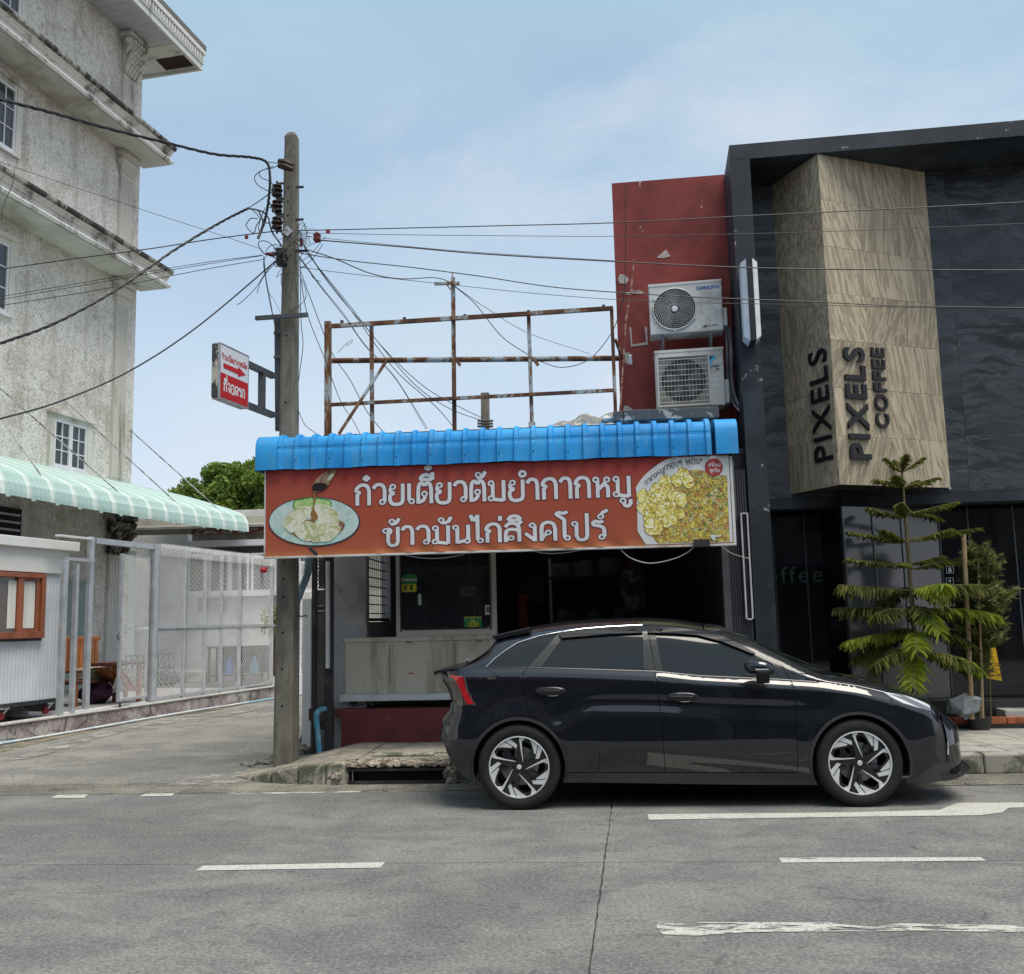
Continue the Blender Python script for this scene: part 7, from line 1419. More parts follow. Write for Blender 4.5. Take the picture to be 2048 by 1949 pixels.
# wires down the pole and the tangle
rd = random.Random(99)
cab([(600,520,10.65),(601,560,10.62),(602,640,10.62),(606,690,10.62),(600,740,10.62),(597,765,10.62)], .0045, 'black wire bowing down the right side of the pole'); cab([(527,515,10.6),(533,570,10.6),(545,630,10.6),(556,680,10.62),(560,700,10.62)], .004, 'black wire slanting down the left side of the pole')
mbt = MB(); mr = MB()
def q4p(pts, Y=10.55): return cat([q4(x, y, Y+rd.uniform(-.12,.08)) for x, y in pts], 8)
for pts_, r_ in (([(630,395),(700,405),(745,412),(690,450),(610,465),(540,500),(512,550),(540,610),(630,665),(690,690)], .005), ([(685,437),(560,490),(580,545),(650,575),(690,620),(690,670)], .005), ([(640,700),(560,760),(450,830)], .006), ([(640,740),(680,840),(730,910),(780,960)], .006),
    ([(460,835),(540,850),(570,900),(590,960),(570,1040),(545,1110)], .0095), ([(470,835),(580,860),(640,920),(655,980),(680,1060),(730,1130),(770,1190)], .009), ([(480,838),(520,870),(560,930),(550,1010),(560,1060)], .005), ([(540,930),(480,925),(440,970),(435,1000),(500,1065),(530,990),(560,950)], .0055), ([(560,960),(600,850),(640,820),(700,850),(720,950)], .005), ([(590,930),(620,970),(650,975),(700,1090),(760,1170)], .006),
    ([(770,1190),(700,1170),(640,1200),(620,1260),(700,1290)], .004), ([(545,1180),(560,1140),(620,1140),(680,1180),(740,1260)], .005), ([(545,1180),(600,1250),(640,1270)], .005), ([(640,1255),(600,1310),(600,1400),(620,1500),(660,1700),(690,1876)], .004), ([(560,1200),(600,1290),(610,1380),(640,1600),(700,1700),(755,1810)], .0025), ([(740,1300),(640,1400),(520,1580),(400,1700),(350,1735)], .004), ([(735,1310),(620,1440),(560,1540),(535,1625)], .004), ([(740,1290),(700,1350),(720,1380),(760,1330)], .005)): mbt.tube(q4p(pts_), r_, 5)
for k in range(20):
    x, y = rd.gauss(760, 55), rd.gauss(1280, 70); pts_ = [(x+rd.uniform(-70,70), y+rd.uniform(-80,80)) for _ in range(5)]; mbt.tube(q4p(pts_, 10.52), rd.choice([.002,.003,.004]), 4)
for k in range(16):
    x, y = rd.gauss(960, 45), rd.gauss(1110, 60); mbt.tube(q4p([(x+rd.uniform(-60,60), y+rd.uniform(-60,60)) for _ in range(5)], 10.6), rd.choice([.002,.003]), 4)
for pts_ in ([(910,1020),(960,960),(990,1010),(1000,1060)], [(740,1130),(840,1090),(1060,1100),(1090,1130)], [(925,1380),(1010,1390),(1060,1480),(1135,1520)], [(920,1450),(970,1530),(995,1640),(960,1720),(840,1800),(770,1870)], [(880,1440),(900,1560),(920,1700),(960,1860)], [(760,1440),(770,1560),(830,1450),(900,1440)], [(890,1400),(860,1560),(800,1740)], [(780,1480),(800,1600),(860,1680)], [(930,1340),(1040,1260),(1180,1090)], [(910,1350),(1000,1200),(1100,1150)], [(925,1415),(1060,1300),(1150,1170)]): mbt.tube(q4p(pts_, 10.5 if pts_[0][0] < 905 else 10.65), .0035, 4)
tag(obj('cable_tangle', mbt, M_CABLE, None, fixn=False), 'black tangle of looped wires knotted around the middle of the power pole', 'cable tangle')['kind'] = 'thing'
for (x, y, w_, h_, lb) in ((1100,1080,.07,.05,'upper red cable clamp right of the pole'),(1100,1120,.07,.06,'lower red cable clamp right of the pole'),(665,1262,.11,.035,'red cable clamp in the tangle left of the pole'),(950,1148,.03,.09,'red coiled clamp on the right face of the pole')):
    c = q4(x, y, 10.56); tag(obj('red_cable_clamp', MB().blob(c, .05, 8, .3, (w_/.08, .6, h_/.08), seed=x), mat('red_clamp', (.16,.008,.012), .5), None), lb, 'clamp', 'red cable clamps on the pole')
tag(obj('pole_clamp', MB().box(q4(765,1290,10.55), (.10,.10,.20)).bar(q4(740,1300,10.5), q4(820,1322,10.5), .02), M_BLKMET, None, bevel=.01), 'dark metal cable clamp block on the left face of the pole', 'clamp')
# ================================================================ unseen buildings across the street behind the viewer, added for reflections in car paint
OP = Frame(0, -8.5, 180)
for k in range(9):
    u0, u1 = -32+k*7.2, -32+k*7.2+7.1; h_ = (6.5, 8.5, 7, 9.5, 6, 8, 9, 7, 8)[k]; cc = [(.16,.155,.15),(.12,.125,.13),(.17,.15,.12),(.10,.10,.10),(.19,.185,.17)][k % 5]
    th = thing('shophouse', OP.p((u0+u1)/2, 0, 0), ['low grey rendered shophouse farthest right across the street','tall slate grey shophouse second from the right end across the street','brown shophouse with a green awning across the street','tallest dark shophouse across the street','low pale shophouse opposite the noodle shop','grey shophouse with a rust red awning opposite the parked car','tall slate grey shophouse left of the one opposite the car','brown shophouse second from the left end across the street','dark shophouse farthest left across the street'][k], 'building')
    obj('wall', MB().fbox(OP, u0, u1, -8, 0, 0, h_), mat('opp%d' % (k % 5), cc, .9, var=.2), th); obj('shop_front', MB().fbox(OP, u0+.4, u1-.4, .001, .05, .2, 3), M_PANE, th)
    obj('awning', MB().fbox(OP, u0+.2, u1-.2, .05, 1.5, 3.1, 3.2), mat('opp_awn%d' % (k % 3), [(.1,.12,.15),(.25,.08,.06),(.12,.15,.1)][k % 3], .7), th)
    for j in range(3): obj('window', MB().fbox(OP, u0+.8+j*2, u0+2+j*2, .001, .03, 4.2, 5.6), M_PANE, th)
# ================================================================ the parked car
YS, YM = 8.30, 9.14                 # near side plane and centre plane
def s6(x, y, Y=YS): p = at(870+x/3.719, 1220+y/3.719, Y); return (p.x, p.z)
def s7(x, y, Y=YS): p = at(1400+x/3.719, 1220+y/3.719, Y); return (p.x, p.z)
def L6(*p): return [s6(*q) for q in p]
def L7(*p): return [s7(*q) for q in p]
class Pchip:
    def __init__(s, pts):
        pts = sorted(pts); s.x = [p[0] for p in pts]; s.y = [p[1] for p in pts]; n = len(pts); h = [s.x[i+1]-s.x[i] for i in range(n-1)]; d = [(s.y[i+1]-s.y[i])/h[i] for i in range(n-1)]; m = [d[0]]+[0]*(n-2)+[d[-1]]
        for i in range(1, n-1):
            if d[i-1]*d[i] > 0: w1, w2 = 2*h[i]+h[i-1], h[i]+2*h[i-1]; m[i] = (w1+w2)/(w1/d[i-1]+w2/d[i])
        s.h, s.m = h, m
    def __call__(s, x):
        if x <= s.x[0]: return s.y[0]
        if x >= s.x[-1]: return s.y[-1]
        i = max(k for k in range(len(s.x)-1) if s.x[k] <= x); t = (x-s.x[i])/s.h[i]; a = t*t*(3-2*t)
        return s.y[i]*(1-a)+s.y[i+1]*a+s.h[i]*((t*(1-t)**2)*s.m[i]-(t*t*(1-t))*s.m[i+1])
def C6(*p): return [s6(*q, YM) for q in p]
def C7(*p): return [s7(*q, YM) for q in p]
TOP = C6((48,440),(100,418),(215,422),(300,365),(450,256),(500,190),(650,140),(900,96),(1200,70),(1500,61),(1700,65),(1971,97))+C7((110,108),(200,150),(330,193),(400,232),(560,315),(700,385),(830,440),(920,452),(1000,462),(1200,500),(1400,560),(1600,622),(1720,690),(1800,765),(1850,850),(1868,960))
XR, XF = TOP[0][0]+.005, s7(1866,1000,YM)[0]
ztop = Pchip([(x, z) for x, z in TOP])
BELT = L6((60,452),(380,430),(1640,458))+L7((0,492),(560,520),(900,540),(1150,570),(1380,625),(1600,690),(1800,800),(1860,960))
zbelt_ = Pchip([(x, z) for x, z in BELT])
BOT = L6((50,1000),(130,1180),(220,1260),(335,1292),(980,1292))+L7((820,1310),(1510,1290),(1700,1290),(1866,1270))
zbot = Pchip(BOT)
def zbelt(x): return min(zbelt_(x), ztop(x)-.012)
HW = .84
def W(x):
    a = (x-XR)/.42; b = (XF-x)/.62; w_ = 1.0
    if a < 1: w_ *= (1-(1-max(0, a))**3.2)**.5 if a > 0 else 0
    if b < 1: w_ *= (1-(1-max(0, b))**2.6)**.5 if b > 0 else 0
    return w_
WR = (s6(625,1205)[0], s6(625,1207)[1]); WF = (s7(1197,1165)[0], s7(1197,1165)[1])
RW_ = .338; ZW = RW_
zc1 = Pchip(L6((900,830),(1000,775),(1200,712),(1650,715))+L7((0,735),(720,760),(1000,770)))
zc2 = Pchip(L6((960,1130),(1180,1065),(1440,1012),(1700,1040))+L7((0,1062),(720,1142),(800,1150)))
def sst(a, b, x): return sm(a, b, x)
def side_y(x, z):
    """half width below the belt, relative to 1"""
    zb = zbelt(x); d = zb-z
    y = 1.0 - .040*max(0, 1-d/.064) - .012*sst(.03, .2, zb-z-.02)*0
    cab_ = sst(XR+.55, XR+1.6, x)*(1-sst(XF-1.7, XF-.75, x))
    u = zc1(x)-z; y -= cab_*.010*math.exp(-((u+.02)/.06)**2) ; y += cab_*.004*math.exp(-((u-.09)/.08)**2)
    v = zc2(x)-z; y -= cab_*.065*sst(-.01, .17, v)
    y -= .11*max(0, z-.52)**1.15
    y -= (1-cab_)*.05*sst(.55, .8, d)
    for wx in (WR[0], WF[0]):       # wheel arch flares
        r = math.hypot(x-wx, z-ZW); y += .012*math.exp(-((r-.40)/.09)**2)*sst(0,.16,d)
    return y
def surf(x, t, off=0):
    zb, zl, zt = zbot(x), zbelt(x), ztop(x)
    if t <= .5:
        z = zb+(zl-zb)*t*2; y = side_y(x, z)
    else:
        q = (t-.5)*2; u = 1-(1-q)**2; z = zl+(zt-zl)*u; cab_ = sst(.06, .34, zt-zl)
        n_ = 2.0+cab_*6; c = .21*cab_; y = side_y(x, zl)*(1-c*u**1.05)*max(0, 1-u**n_)**(1/2.3 if cab_ > .5 else .5)
    w_ = W(x); y = y*HW*w_
    xs = x
    if x < XR+.5:       # rear end leans
        k = (1-(x-XR)/.5); dz = z-.62; sh_ = (.06*sst(.0,.28,z-.35)*0 + .10*sst(.0,.36,.78-z)*0); prof_ = REAR(z); xs = x+prof_*k*k
    if x > XF-.5: k = 1-(XF-x)/.5; xs = x+FRONT(z)*k*k
    return xs, y+off, z
REAR = Pchip([(z, x-XR) for x, z in C6((48,440),(75,505),(118,560),(150,640),(140,705),(75,800),(55,900),(42,985),(80,1080),(150,1190),(260,1262))])
FRONT = Pchip([(z, x-XF) for x, z in C7((1700,700),(1800,780),(1858,850),(1866,1000),(1862,1130),(1830,1200))])
def inv(X, z):      # side view point to the (x, t) domain
    x = X
    for _ in range(6):
        if x < XR+.5: k = max(0, 1-(x-XR)/.5); x = X-REAR(z)*k*k
        elif x > XF-.5: k = max(0, 1-(XF-x)/.5); x = X-FRONT(z)*k*k
    x = max(XR+.002, min(XF-.002, x)); zb, zl, zt = zbot(x), zbelt(x), ztop(x)
    if z <= zl: t = .5*(z-zb)/(zl-zb)
    else: u = min(1, (z-zl)/max(1e-4, zt-zl)); t = .5+.5*(1-math.sqrt(max(0, 1-u)))
    return (x, max(0, min(1, t)))
def dens(P, step=.03, closed=True):
    o = []; n = len(P)
    for i in range(n if closed else n-1):
        a, b = P[i], P[(i+1) % n]; m = max(1, int(math.hypot(b[0]-a[0], b[1]-a[1])/step))
        o += [(a[0]+(b[0]-a[0])*k/m, a[1]+(b[1]-a[1])*k/m) for k in range(m)]
    if not closed: o.append(P[-1])
    return o
def sm2(P, n=5): q = cat([(a, b, 0) for a, b in P+P[:1]], n)[:-1]; return [(p.x, p.y) for p in q]
def arc(cx, cz, r, z_min): return [(cx+r*math.cos(a), cz+r*math.sin(a)) for a in [math.pi*2*k/56 for k in range(56)]]
RG = {}
RG['arch_r'] = arc(WR[0], ZW, .375, 0); RG['arch_f'] = arc(WF[0], ZW, .375, 0)
RG['lip_r'] = arc(WR[0], ZW, .400, 0); RG['lip_f'] = arc(WF[0], ZW, .400, 0)
B_LINE = L6((1600,180),(1618,330),(1640,456),(1660,600),(1674,720),(1692,900),(1704,1060),(1716,1218))
DR_rear = L6((690,426),(655,470),(645,505),(650,570),(672,665),(690,740),(712,825))
RG['quarter_glass'] = L6((380,425),(430,372),(510,312),(600,258),(760,208),(905,184),(692,424))
RG['rear_door_glass'] = L6((790,426),(890,292),(945,215),(952,205),(1240,176),(1555,172),(1552,300),(1552,441))
RG['front_door_glass'] = L6((1648,176),(1800,184),(1971,204))+L7((100,228),(200,255),(310,292),(410,330),(500,378),(575,440),(600,500),(0,488))+L6((1702,458))
RG['glass_surround'] = L6((380,425),(430,372),(510,308),(600,250),(760,198),(905,168),(1100,140),(1300,125),(1555,112),(1800,122),(1971,143))+L7((100,160),(200,190),(300,228),(400,275),(500,330),(620,405),(700,470),(760,520),(600,512),(0,490))+L6((1640,456),(690,428))
RG['rear_door'] = DR_rear+[(WR[0]+.405*math.cos(a), ZW+.405*math.sin(a)) for a in [R(k) for k in (62,50,38,26,14,4)]]+L6((985,1215),(1716,1218))+B_LINE[::-1][1:-2]
RG['front_door'] = B_LINE[2:]+L7((728,1214),(722,900),(716,740),(708,600),(690,545),(650,515))
RG['sill'] = L6((960,1216),(1716,1219))+L7((728,1216),(880,1222),(870,1320))+L6((930,1320))
RG['tail_red'] = L6((85,492),(205,505),(222,585),(250,645),(285,702),(238,705),(205,650),(172,580),(140,525))
RG['tail_dark'] = L6((72,486),(215,498),(245,600),(303,712),(205,714),(160,720),(118,600))
RG['headlight'] = L7((1383,620),(1500,632),(1600,660),(1700,700),(1740,722),(1742,758),(1700,752),(1600,722),(1520,698),(1440,658))
RG['grille'] = L7((1790,880),(1822,840),(1872,800),(1890,1150),(1830,1160),(1775,1100),(1760,1000))
RG['rear_lower'] = L6((20,970),(60,965),(85,1040),(150,1110),(285,1130),(300,1300),(20,1320))
RG['front_lower'] = L7((1500,1230),(1620,1250),(1750,1150),(1890,1140),(1890,1320),(1480,1320))
XW0, XW1 = s7(150,120,YM)[0], s7(870,440,YM)[0]      # windscreen
XG0, XG1 = s6(262,400,YM)[0], s6(452,262,YM)[0]
def wind(x): return None
RGT = {k: [inv(*q) for q in dens(v, .025)] for k, v in RG.items() if k not in ('glass_surround','quarter_glass','rear_door_glass','front_door_glass')}
for k in ('glass_surround','quarter_glass','rear_door_glass','front_door_glass'): RGT[k] = [inv(*q) for q in dens(RG[k], .02)]
TS = 2.2        # scale of t so cells are squarish
ap = [(XW0, 1.0)]+[(XW0+(XW1-XW0)*k/14, .80+.0*k) for k in range(15)]+[(XW1, 1.0)]
apil = L7((80,128),(200,170),(330,240),(460,315),(600,395),(700,455),(770,480))
RGT['windscreen'] = [inv(*q) for q in dens(apil, .03, False)]+[(XW1+.06, .72),(XW1+.08, .999)]+[(XW0, .999)]
RGT['roof_panel'] = [inv(*q) for q in dens(L6((640,124),(900,84),(1200,57),(1500,48),(1800,55),(1971,80))+L7((60,108)), .03, False)]
_rp = [(x, min(.985, max(.80, t))) for x, t in RGT['roof_panel']]
RGT['roof_panel'] = [(x, .80) for x, t in _rp]+[(_rp[-1][0], .999), (_rp[0][0], .999)]
RGT['rear_screen'] = [(XG0, .70),(XG0+.04,.66),(XG1-.02, .70),(XG1, .999),(XG0, .999)]
RGT['bonnet_edge'] = None
del RGT['bonnet_edge']
ORDER = ['arch_r','arch_f','lip_r','lip_f','quarter_glass','rear_door_glass','front_door_glass','glass_surround','tail_red','tail_dark','headlight','grille','sill','rear_lower','front_lower','windscreen','rear_screen','roof_panel','rear_door','front_door']
def line_strip(P, w_=.0045):
    P = dens(P, .03, False); P3 = [Vector((a, b, 0)) for a, b in P]; Lf, Rt = [], []
    for i, p in enumerate(P3):
        d = (P3[min(i+1, len(P3)-1)]-P3[max(0, i-1)]).normalized(); n_ = Vector((-d.y, d.x, 0))*w_/2; Lf.append(p+n_); Rt.append(p-n_)
    return [inv(q.x, q.y) for q in Lf+Rt[::-1]]
GAPS = [line_strip(B_LINE[:]), line_strip(DR_rear+[(WR[0]+.405*math.cos(R(k)), ZW+.405*math.sin(R(k))) for k in (66,62)]), line_strip(L7((625,420),(660,480),(690,535),(708,590),(716,740),(722,900),(728,1214))), line_strip(L6((985,1216),(1716,1219))+L7((728,1215)), .006), line_strip(L7((700,470),(760,500),(880,538),(1040,552),(1200,575),(1383,622)), .004),
    line_strip(L7((1742,742),(1700,752),(1600,722),(1440,790),(1400,730)) if 0 else L7((1440,658),(1425,700),(1400,735)), .004), line_strip(L6((300,716),(330,760),(300,830)), .004), line_strip(L6((650,140),(632,215),(640,240)), .004), line_strip(L6((380,445),(480,500),(465,522),(230,532)), .0035)]
def inpoly(x, y, P):
    c = False; n = len(P); j = n-1
    for i in range(n):
        xi, yi = P[i]; xj, yj = P[j]
        if (yi > y) != (yj > y) and x < (xj-xi)*(y-yi)/(yj-yi)+xi: c = not c
        j = i
    return c
pts, edges = [], []
def addloop(P):
    b = len(pts); n = len(P); pts.extend(Vector((x, t*TS)) for x, t in P); edges.extend((b+i, b+(i+1) % n) for i in range(n))
addloop([(XR+.002+(XF-XR-.004)*k/120, 0) for k in range(121)]+[(XF-.002, k/60) for k in range(1, 60)]+[(XF-.002-(XF-XR-.004)*k/120, 1) for k in range(121)]+[(XR+.002, 1-k/60) for k in range(1, 60)])
for k in ORDER: addloop(RGT[k])
for g_ in GAPS: addloop(g_)
XS = []; x = XR+.01
while x < XF-.01:
    XS.append(x); e_ = min(x-XR, XF-x); x += max(.006, min(.034, e_*.12))
for i, x in enumerate(XS):
    for j in range(1, 96): pts.append(Vector((x+(.0 if j % 2 else .004), (j/96)*TS)))
vs2, _, fs2, *_ = geometry.delaunay_2d_cdt(pts, edges, [], 0, 1e-6, False)
ALLR = ORDER
bb = {k: (min(p[0] for p in RGT[k]), max(p[0] for p in RGT[k]), min(p[1] for p in RGT[k]), max(p[1] for p in RGT[k])) for k in ORDER}
gb_ = [(min(p[0] for p in g_), max(p[0] for p in g_), min(p[1] for p in g_), max(p[1] for p in g_)) for g_ in GAPS]
cls = []
for f in fs2:
    cx_ = sum(vs2[i].x for i in f)/3; ct2 = sum(vs2[i].y for i in f)/3/TS; r_ = 'body'
    a, b, c = (vs2[i] for i in f)
    if abs((b-a).cross(c-a)) < 1e-10: cls.append(None); continue
    for k in ORDER:
        q = bb[k]
        if q[0] <= cx_ <= q[1] and q[2] <= ct2 <= q[3] and inpoly(cx_, ct2, RGT[k]): r_ = k; break
    if r_ in ('body','rear_door','front_door','sill','windscreen','glass_surround'):
        for q, g_ in zip(gb_, GAPS):
            if q[0] <= cx_ <= q[1] and q[2] <= ct2 <= q[3] and inpoly(cx_, ct2, g_): r_ = 'gap'; break
    cls.append(None if r_ in ('arch_r','arch_f') else r_)
P3 = [surf(v.x, v.y/TS) for v in vs2]
# smooth normals from the whole surface so parts shade as one skin
NM = [Vector() for _ in vs2]
for f, c in zip(fs2, cls):
    a, b, d = (Vector(P3[i]) for i in f); n_ = (b-a).cross(d-a)
    if n_.length < 1e-12: continue
    for i in f: NM[i] += n_
for i, n_ in enumerate(NM): NM[i] = n_.normalized() if n_.length else Vector((0,1,0))
def m_paint():
    t = NT('black_car_paint'); f = t.n('ShaderNodeTexNoise', {'Vector': t.co(), 'Scale': 900., 'Detail': 1}).outputs['Fac']; t.col(t.ramp(f, [(.4, (.004,.005,.008)), (.7, (.009,.011,.018))]))
    t.set(Roughness=.4, Metallic=.0, Coat_Weight=1.0, Coat_Roughness=.02, Specular_IOR_Level=.1); n = t.noise(1.6, 3, .5); t.b.inputs['Coat IOR'].default_value = 1.7; return t.m
MPT = m_paint()
M_CGL = m_glass('tinted_car_glass', (.018,.021,.022), .04, spec=.55); M_TRIMB = mat('gloss_black_trim', (.012,.012,.013), .18, spec=.5); M_CLAD = mat('dark_cladding', (.028,.028,.030), .55); M_GAPM = mat('panel_gap', (.003,.003,.003), .9)
def m_lamp(nm, a, b, sc, rot=0): 
    t = NT(nm); w_ = t.n('ShaderNodeTexWave', {'Vector': t.co(rot=(0,rot,0)), 'Scale': sc, 'Distortion': .4}).outputs['Fac']; t.col(t.ramp(w_, [(.35, a), (.6, b)])); t.set(Roughness=.15, Coat_Weight=1.0); return t.m
RMAT = {'body': MPT, 'rear_door': MPT, 'front_door': MPT, 'quarter_glass': M_CGL, 'rear_door_glass': M_CGL, 'front_door_glass': M_CGL, 'glass_surround': M_TRIMB, 'windscreen': M_CGL, 'rear_screen': mat('rear_screen_dark', (.012,.012,.014), .08), 'roof_panel': M_TRIMB,
    'lip_r': M_CLAD, 'lip_f': M_CLAD, 'tail_red': m_lamp('tail_lamp_red', (.42,.006,.014), (.50,.012,.02), 3, .6), 'tail_dark': m_lamp('tail_lamp_dark', (.03,.02,.02), (.12,.10,.09), 16, .2), 'headlight': m_lamp('headlight', (.62,.65,.68), (.16,.17,.19), 4.5, 1.1), 'grille': M_CLAD, 'sill': M_CLAD, 'rear_lower': M_CLAD, 'front_lower': M_CLAD, 'gap': M_GAPM}
RNM = {'lip_r': 'wheel_arch_trim', 'lip_f': 'wheel_arch_trim', 'tail_red': 'tail_light', 'tail_dark': 'tail_light_surround', 'gap': 'panel_gap', 'grille': 'air_intake', 'rear_lower': 'rear_bumper_cladding', 'front_lower': 'front_bumper_cladding', 'rear_door': 'door', 'front_door': 'door', 'quarter_glass': 'side_window', 'rear_door_glass': 'side_window', 'front_door_glass': 'side_window', 'sill': 'sill_panel'}
car = thing('parked_car', ((WR[0]+WF[0])/2, YM, 0), 'shiny black hatchback parked at the kerb facing right with its lights off', 'car')
OFFS = {'gap': -.006, 'headlight': .003, 'tail_red': .004, 'tail_dark': .001, 'quarter_glass': -.004, 'rear_door_glass': -.004, 'front_door_glass': -.004, 'glass_surround': -.001, 'grille': -.02, 'lip_r': .004, 'lip_f': .004}
roots = {}
def carmesh(key, side_):
    idx = {}; V, Fc, N2 = [], [], []; of = OFFS.get(key, 0)
    for f, c in zip(fs2, cls):
        if c != key: continue
        q = []
        for i in f:
            if i not in idx:
                idx[i] = len(V); p = Vector(P3[i]); n_ = NM[i].copy(); 
                if n_.y < 0: n_ = -n_ if abs(n_.y) > .02 else n_
                nf = Vector((n_.x, n_.y, n_.z)); p2 = p+nf*of; V.append((p2.x, YM-p2.y*side_, p2.z)); N2.append(Vector((nf.x, -nf.y*side_, nf.z)))
            q.append(idx[i])
        Fc.append(tuple(q))
    if not Fc: return None
    me = bpy.data.meshes.new(RNM.get(key, key)); me.from_pydata(V, [], Fc); me.materials.append(RMAT[key])
    me.update()
    # orient faces along the wanted normals
    fl = [p.index for p in me.polygons if p.normal.dot(N2[p.vertices[0]]+N2[p.vertices[1]]+N2[p.vertices[2]]) < 0]
    if fl:
        b = bmesh.new(); b.from_mesh(me); b.faces.ensure_lookup_table(); bmesh.ops.reverse_faces(b, faces=[b.faces[i] for i in fl]); b.to_mesh(me); b.free()
    for p in me.polygons: p.use_smooth = True
    me.normals_split_custom_set_from_vertices([tuple(n_) for n_ in N2])
    return me
def fixnm():
    # outward direction test: normals must point away from the car's centre line
    for i, (v, n_) in enumerate(zip(vs2, NM)):
        p = Vector(P3[i]); c_ = Vector((max(XR+.5, min(XF-.5, p.x)), 0, .55))
        if (p-c_).dot(n_) < 0: NM[i] = -n_
fixnm()
_carmesh = carmesh
def carmesh2(key, side_):
    idx = {}; V, Fc, N2 = [], [], []; of = OFFS.get(key, 0)
    for f, c in zip(fs2, cls):
        if c != key: continue
        q = []
        for i in f:
            if i not in idx:
                idx[i] = len(V); p = Vector(P3[i]); n_ = NM[i]; p2 = p+n_*of; V.append((p2.x, YM-p2.y*side_, p2.z)); N2.append(Vector((n_.x, -n_.y*side_, n_.z)))
            q.append(idx[i])
        Fc.append(tuple(q))
    if not Fc: return None
    me = bpy.data.meshes.new(RNM.get(key, key)); me.from_pydata(V, [], Fc); me.materials.append(RMAT[key]); me.update()
    fl = [p.index for p in me.polygons if p.normal.dot(N2[p.vertices[0]]+N2[p.vertices[1]]+N2[p.vertices[2]]) < 0]
    if fl:
        b = bmesh.new(); b.from_mesh(me); b.faces.ensure_lookup_table(); bmesh.ops.reverse_faces(b, faces=[b.faces[i] for i in fl]); b.to_mesh(me); b.free()
    for p in me.polygons: p.use_smooth = True
    me.normals_split_custom_set_from_vertices([tuple(n_) for n_ in N2]); return me
for sd_ in (1, -1):
    made = {}
    for key in ['body','rear_door','front_door']+[k for k in ORDER+['gap'] if k not in ('rear_door','front_door','arch_r','arch_f')]:
        me = carmesh2(key, sd_)
        if me is None: continue
        o = bpy.data.objects.new(RNM.get(key, key), me); COL.objects.link(o); par = {'rear_door_glass': made.get('rear_door'), 'front_door_glass': made.get('front_door')}.get(key) or car
        adopt(o, par); made[key] = o
        if key == 'rear_door': o['label'] = 'rear door'
        if key == 'front_door': o['label'] = 'front door'
    # handles
    if sd_ == 1: near = dict(made)
    for key, cx_, cy_, fn_ in (('rear_door', 858, 604, s6), ('front_door', 1842, 646, s6)):
        X, z = fn_(cx_, cy_); yy = surf(*inv(X, z))[1]; h_ = MB(); M = Matrix.Translation((X, YM-(yy+.002)*sd_, z)) @ Matrix.Rotation(R(1), 4, 'Y')
        def hb(mb, l_, hgt, dep, x0=0, z0=0, y0=0, n=18):
            vs = []; 
            for k in range(n):
                a = 2*math.pi*k/n; ex = (abs(math.cos(a))**.8)*(1 if math.cos(a) > 0 else -1)*l_; ez = math.sin(a)*hgt*(1 if math.sin(a) < 0 else .8)
                for d_, s_ in ((0, 1.0), (dep*.7, .93), (dep, .7)): vs.append(M @ Vector((x0+ex*s_, -(d_+y0)*sd_, z0+ez*s_)))
            fc = [(3*k+j, 3*((k+1)%n)+j, 3*((k+1)%n)+j+1, 3*k+j+1) for k in range(n) for j in (0,1)]+[tuple(3*k+2 for k in range(n))]; return mb.add(vs, fc)
        ho = obj('handle', hb(h_, .128, .042, .024), M_TRIMB, made[key], smooth=50)
        obj('handle_chrome', hb(MB(), .05, .011, .005, .015, -.034, .008), M_CHROME, ho, smooth=50); obj('handle_shine', hb(MB(), .10, .006, .004, -.01, .0, .022), mat('handle_gloss', (.03,.03,.035), .06), ho, smooth=50)
# underside, inner block, arch liners
obj('underbody', MB().box(((XR+XF)/2+.02, YM, .36), (XF-XR-.75, 1.30, .30)).box(((WR[0]+WF[0])/2, YM, .30), (WF[0]-WR[0]-.84, 1.52, .14)).box(((WR[0]+WF[0])/2-.1, YM, .72), (3.2, 1.2, .5)), M_DARK, car)
for wx in (WR[0], WF[0]):
    for sd_ in (1, -1):
        M = Matrix.Translation((wx, YM-sd_*(HW-.33), ZW)) @ Matrix.Rotation(math.pi/2*sd_, 4, 'X')
        lm = MB(); AN = [R(-14+208*k/30) for k in range(31)]; lm.grid(31, 2, lambda i, j: (wx+.388*math.cos(AN[i]), YM-sd_*(HW-.33+.31*j), ZW+.388*math.sin(AN[i]))); lm.add([(wx, YM-sd_*(HW-.33), ZW-.09)]+[(wx+.388*math.cos(a), YM-sd_*(HW-.33), ZW+.388*math.sin(a)) for a in AN], [(0, k+1, k+2) for k in range(30)]); obj('wheel_arch_liner', lm, M_DARK, car, fixn=False)
# roof spoiler, boot spoiler, wiper, lips, visors, mirrors
def sec(pts, y0, y1, f=s6, Y=YS, taper=0):
    P = [f(*q, Y) for q in pts]; return MB().prism(P, lambda x, z: (x+taper, YM-y0, z), lambda x, z: (x, YM-y1, z))
obj('roof_spoiler', MB().prism(L6((338,196),(362,184),(500,152),(640,122),(636,168),(500,190),(415,214),(372,222)), lambda x, z: (x+.06, YM-.60, z-.01), lambda x, z: (x+.06, YM+.60, z-.01)), M_TRIMB, car, bevel=.012)
sp2 = [(45,436),(75,424),(150,410),(212,413),(205,432),(90,442),(62,462)]
obj('boot_spoiler', MB().prism([s6(*q, YM) for q in sp2], lambda x, z: (x+.02, YM-.62, z), lambda x, z: (x+.02, YM+.62, z)), M_TRIMB, car, bevel=.01)
obj('rear_wiper', MB().bar((s6(250,350,YM)[0], YM-.0, s6(250,372,YM)[1]), (s6(252,395,YM)[0], YM-.02, s6(252,392,YM)[1]), .05, .04), M_CLAD, car)
lipm = MB(); LP = [(1590,1268),(1690,1232),(1800,1205),(1918,1200)]
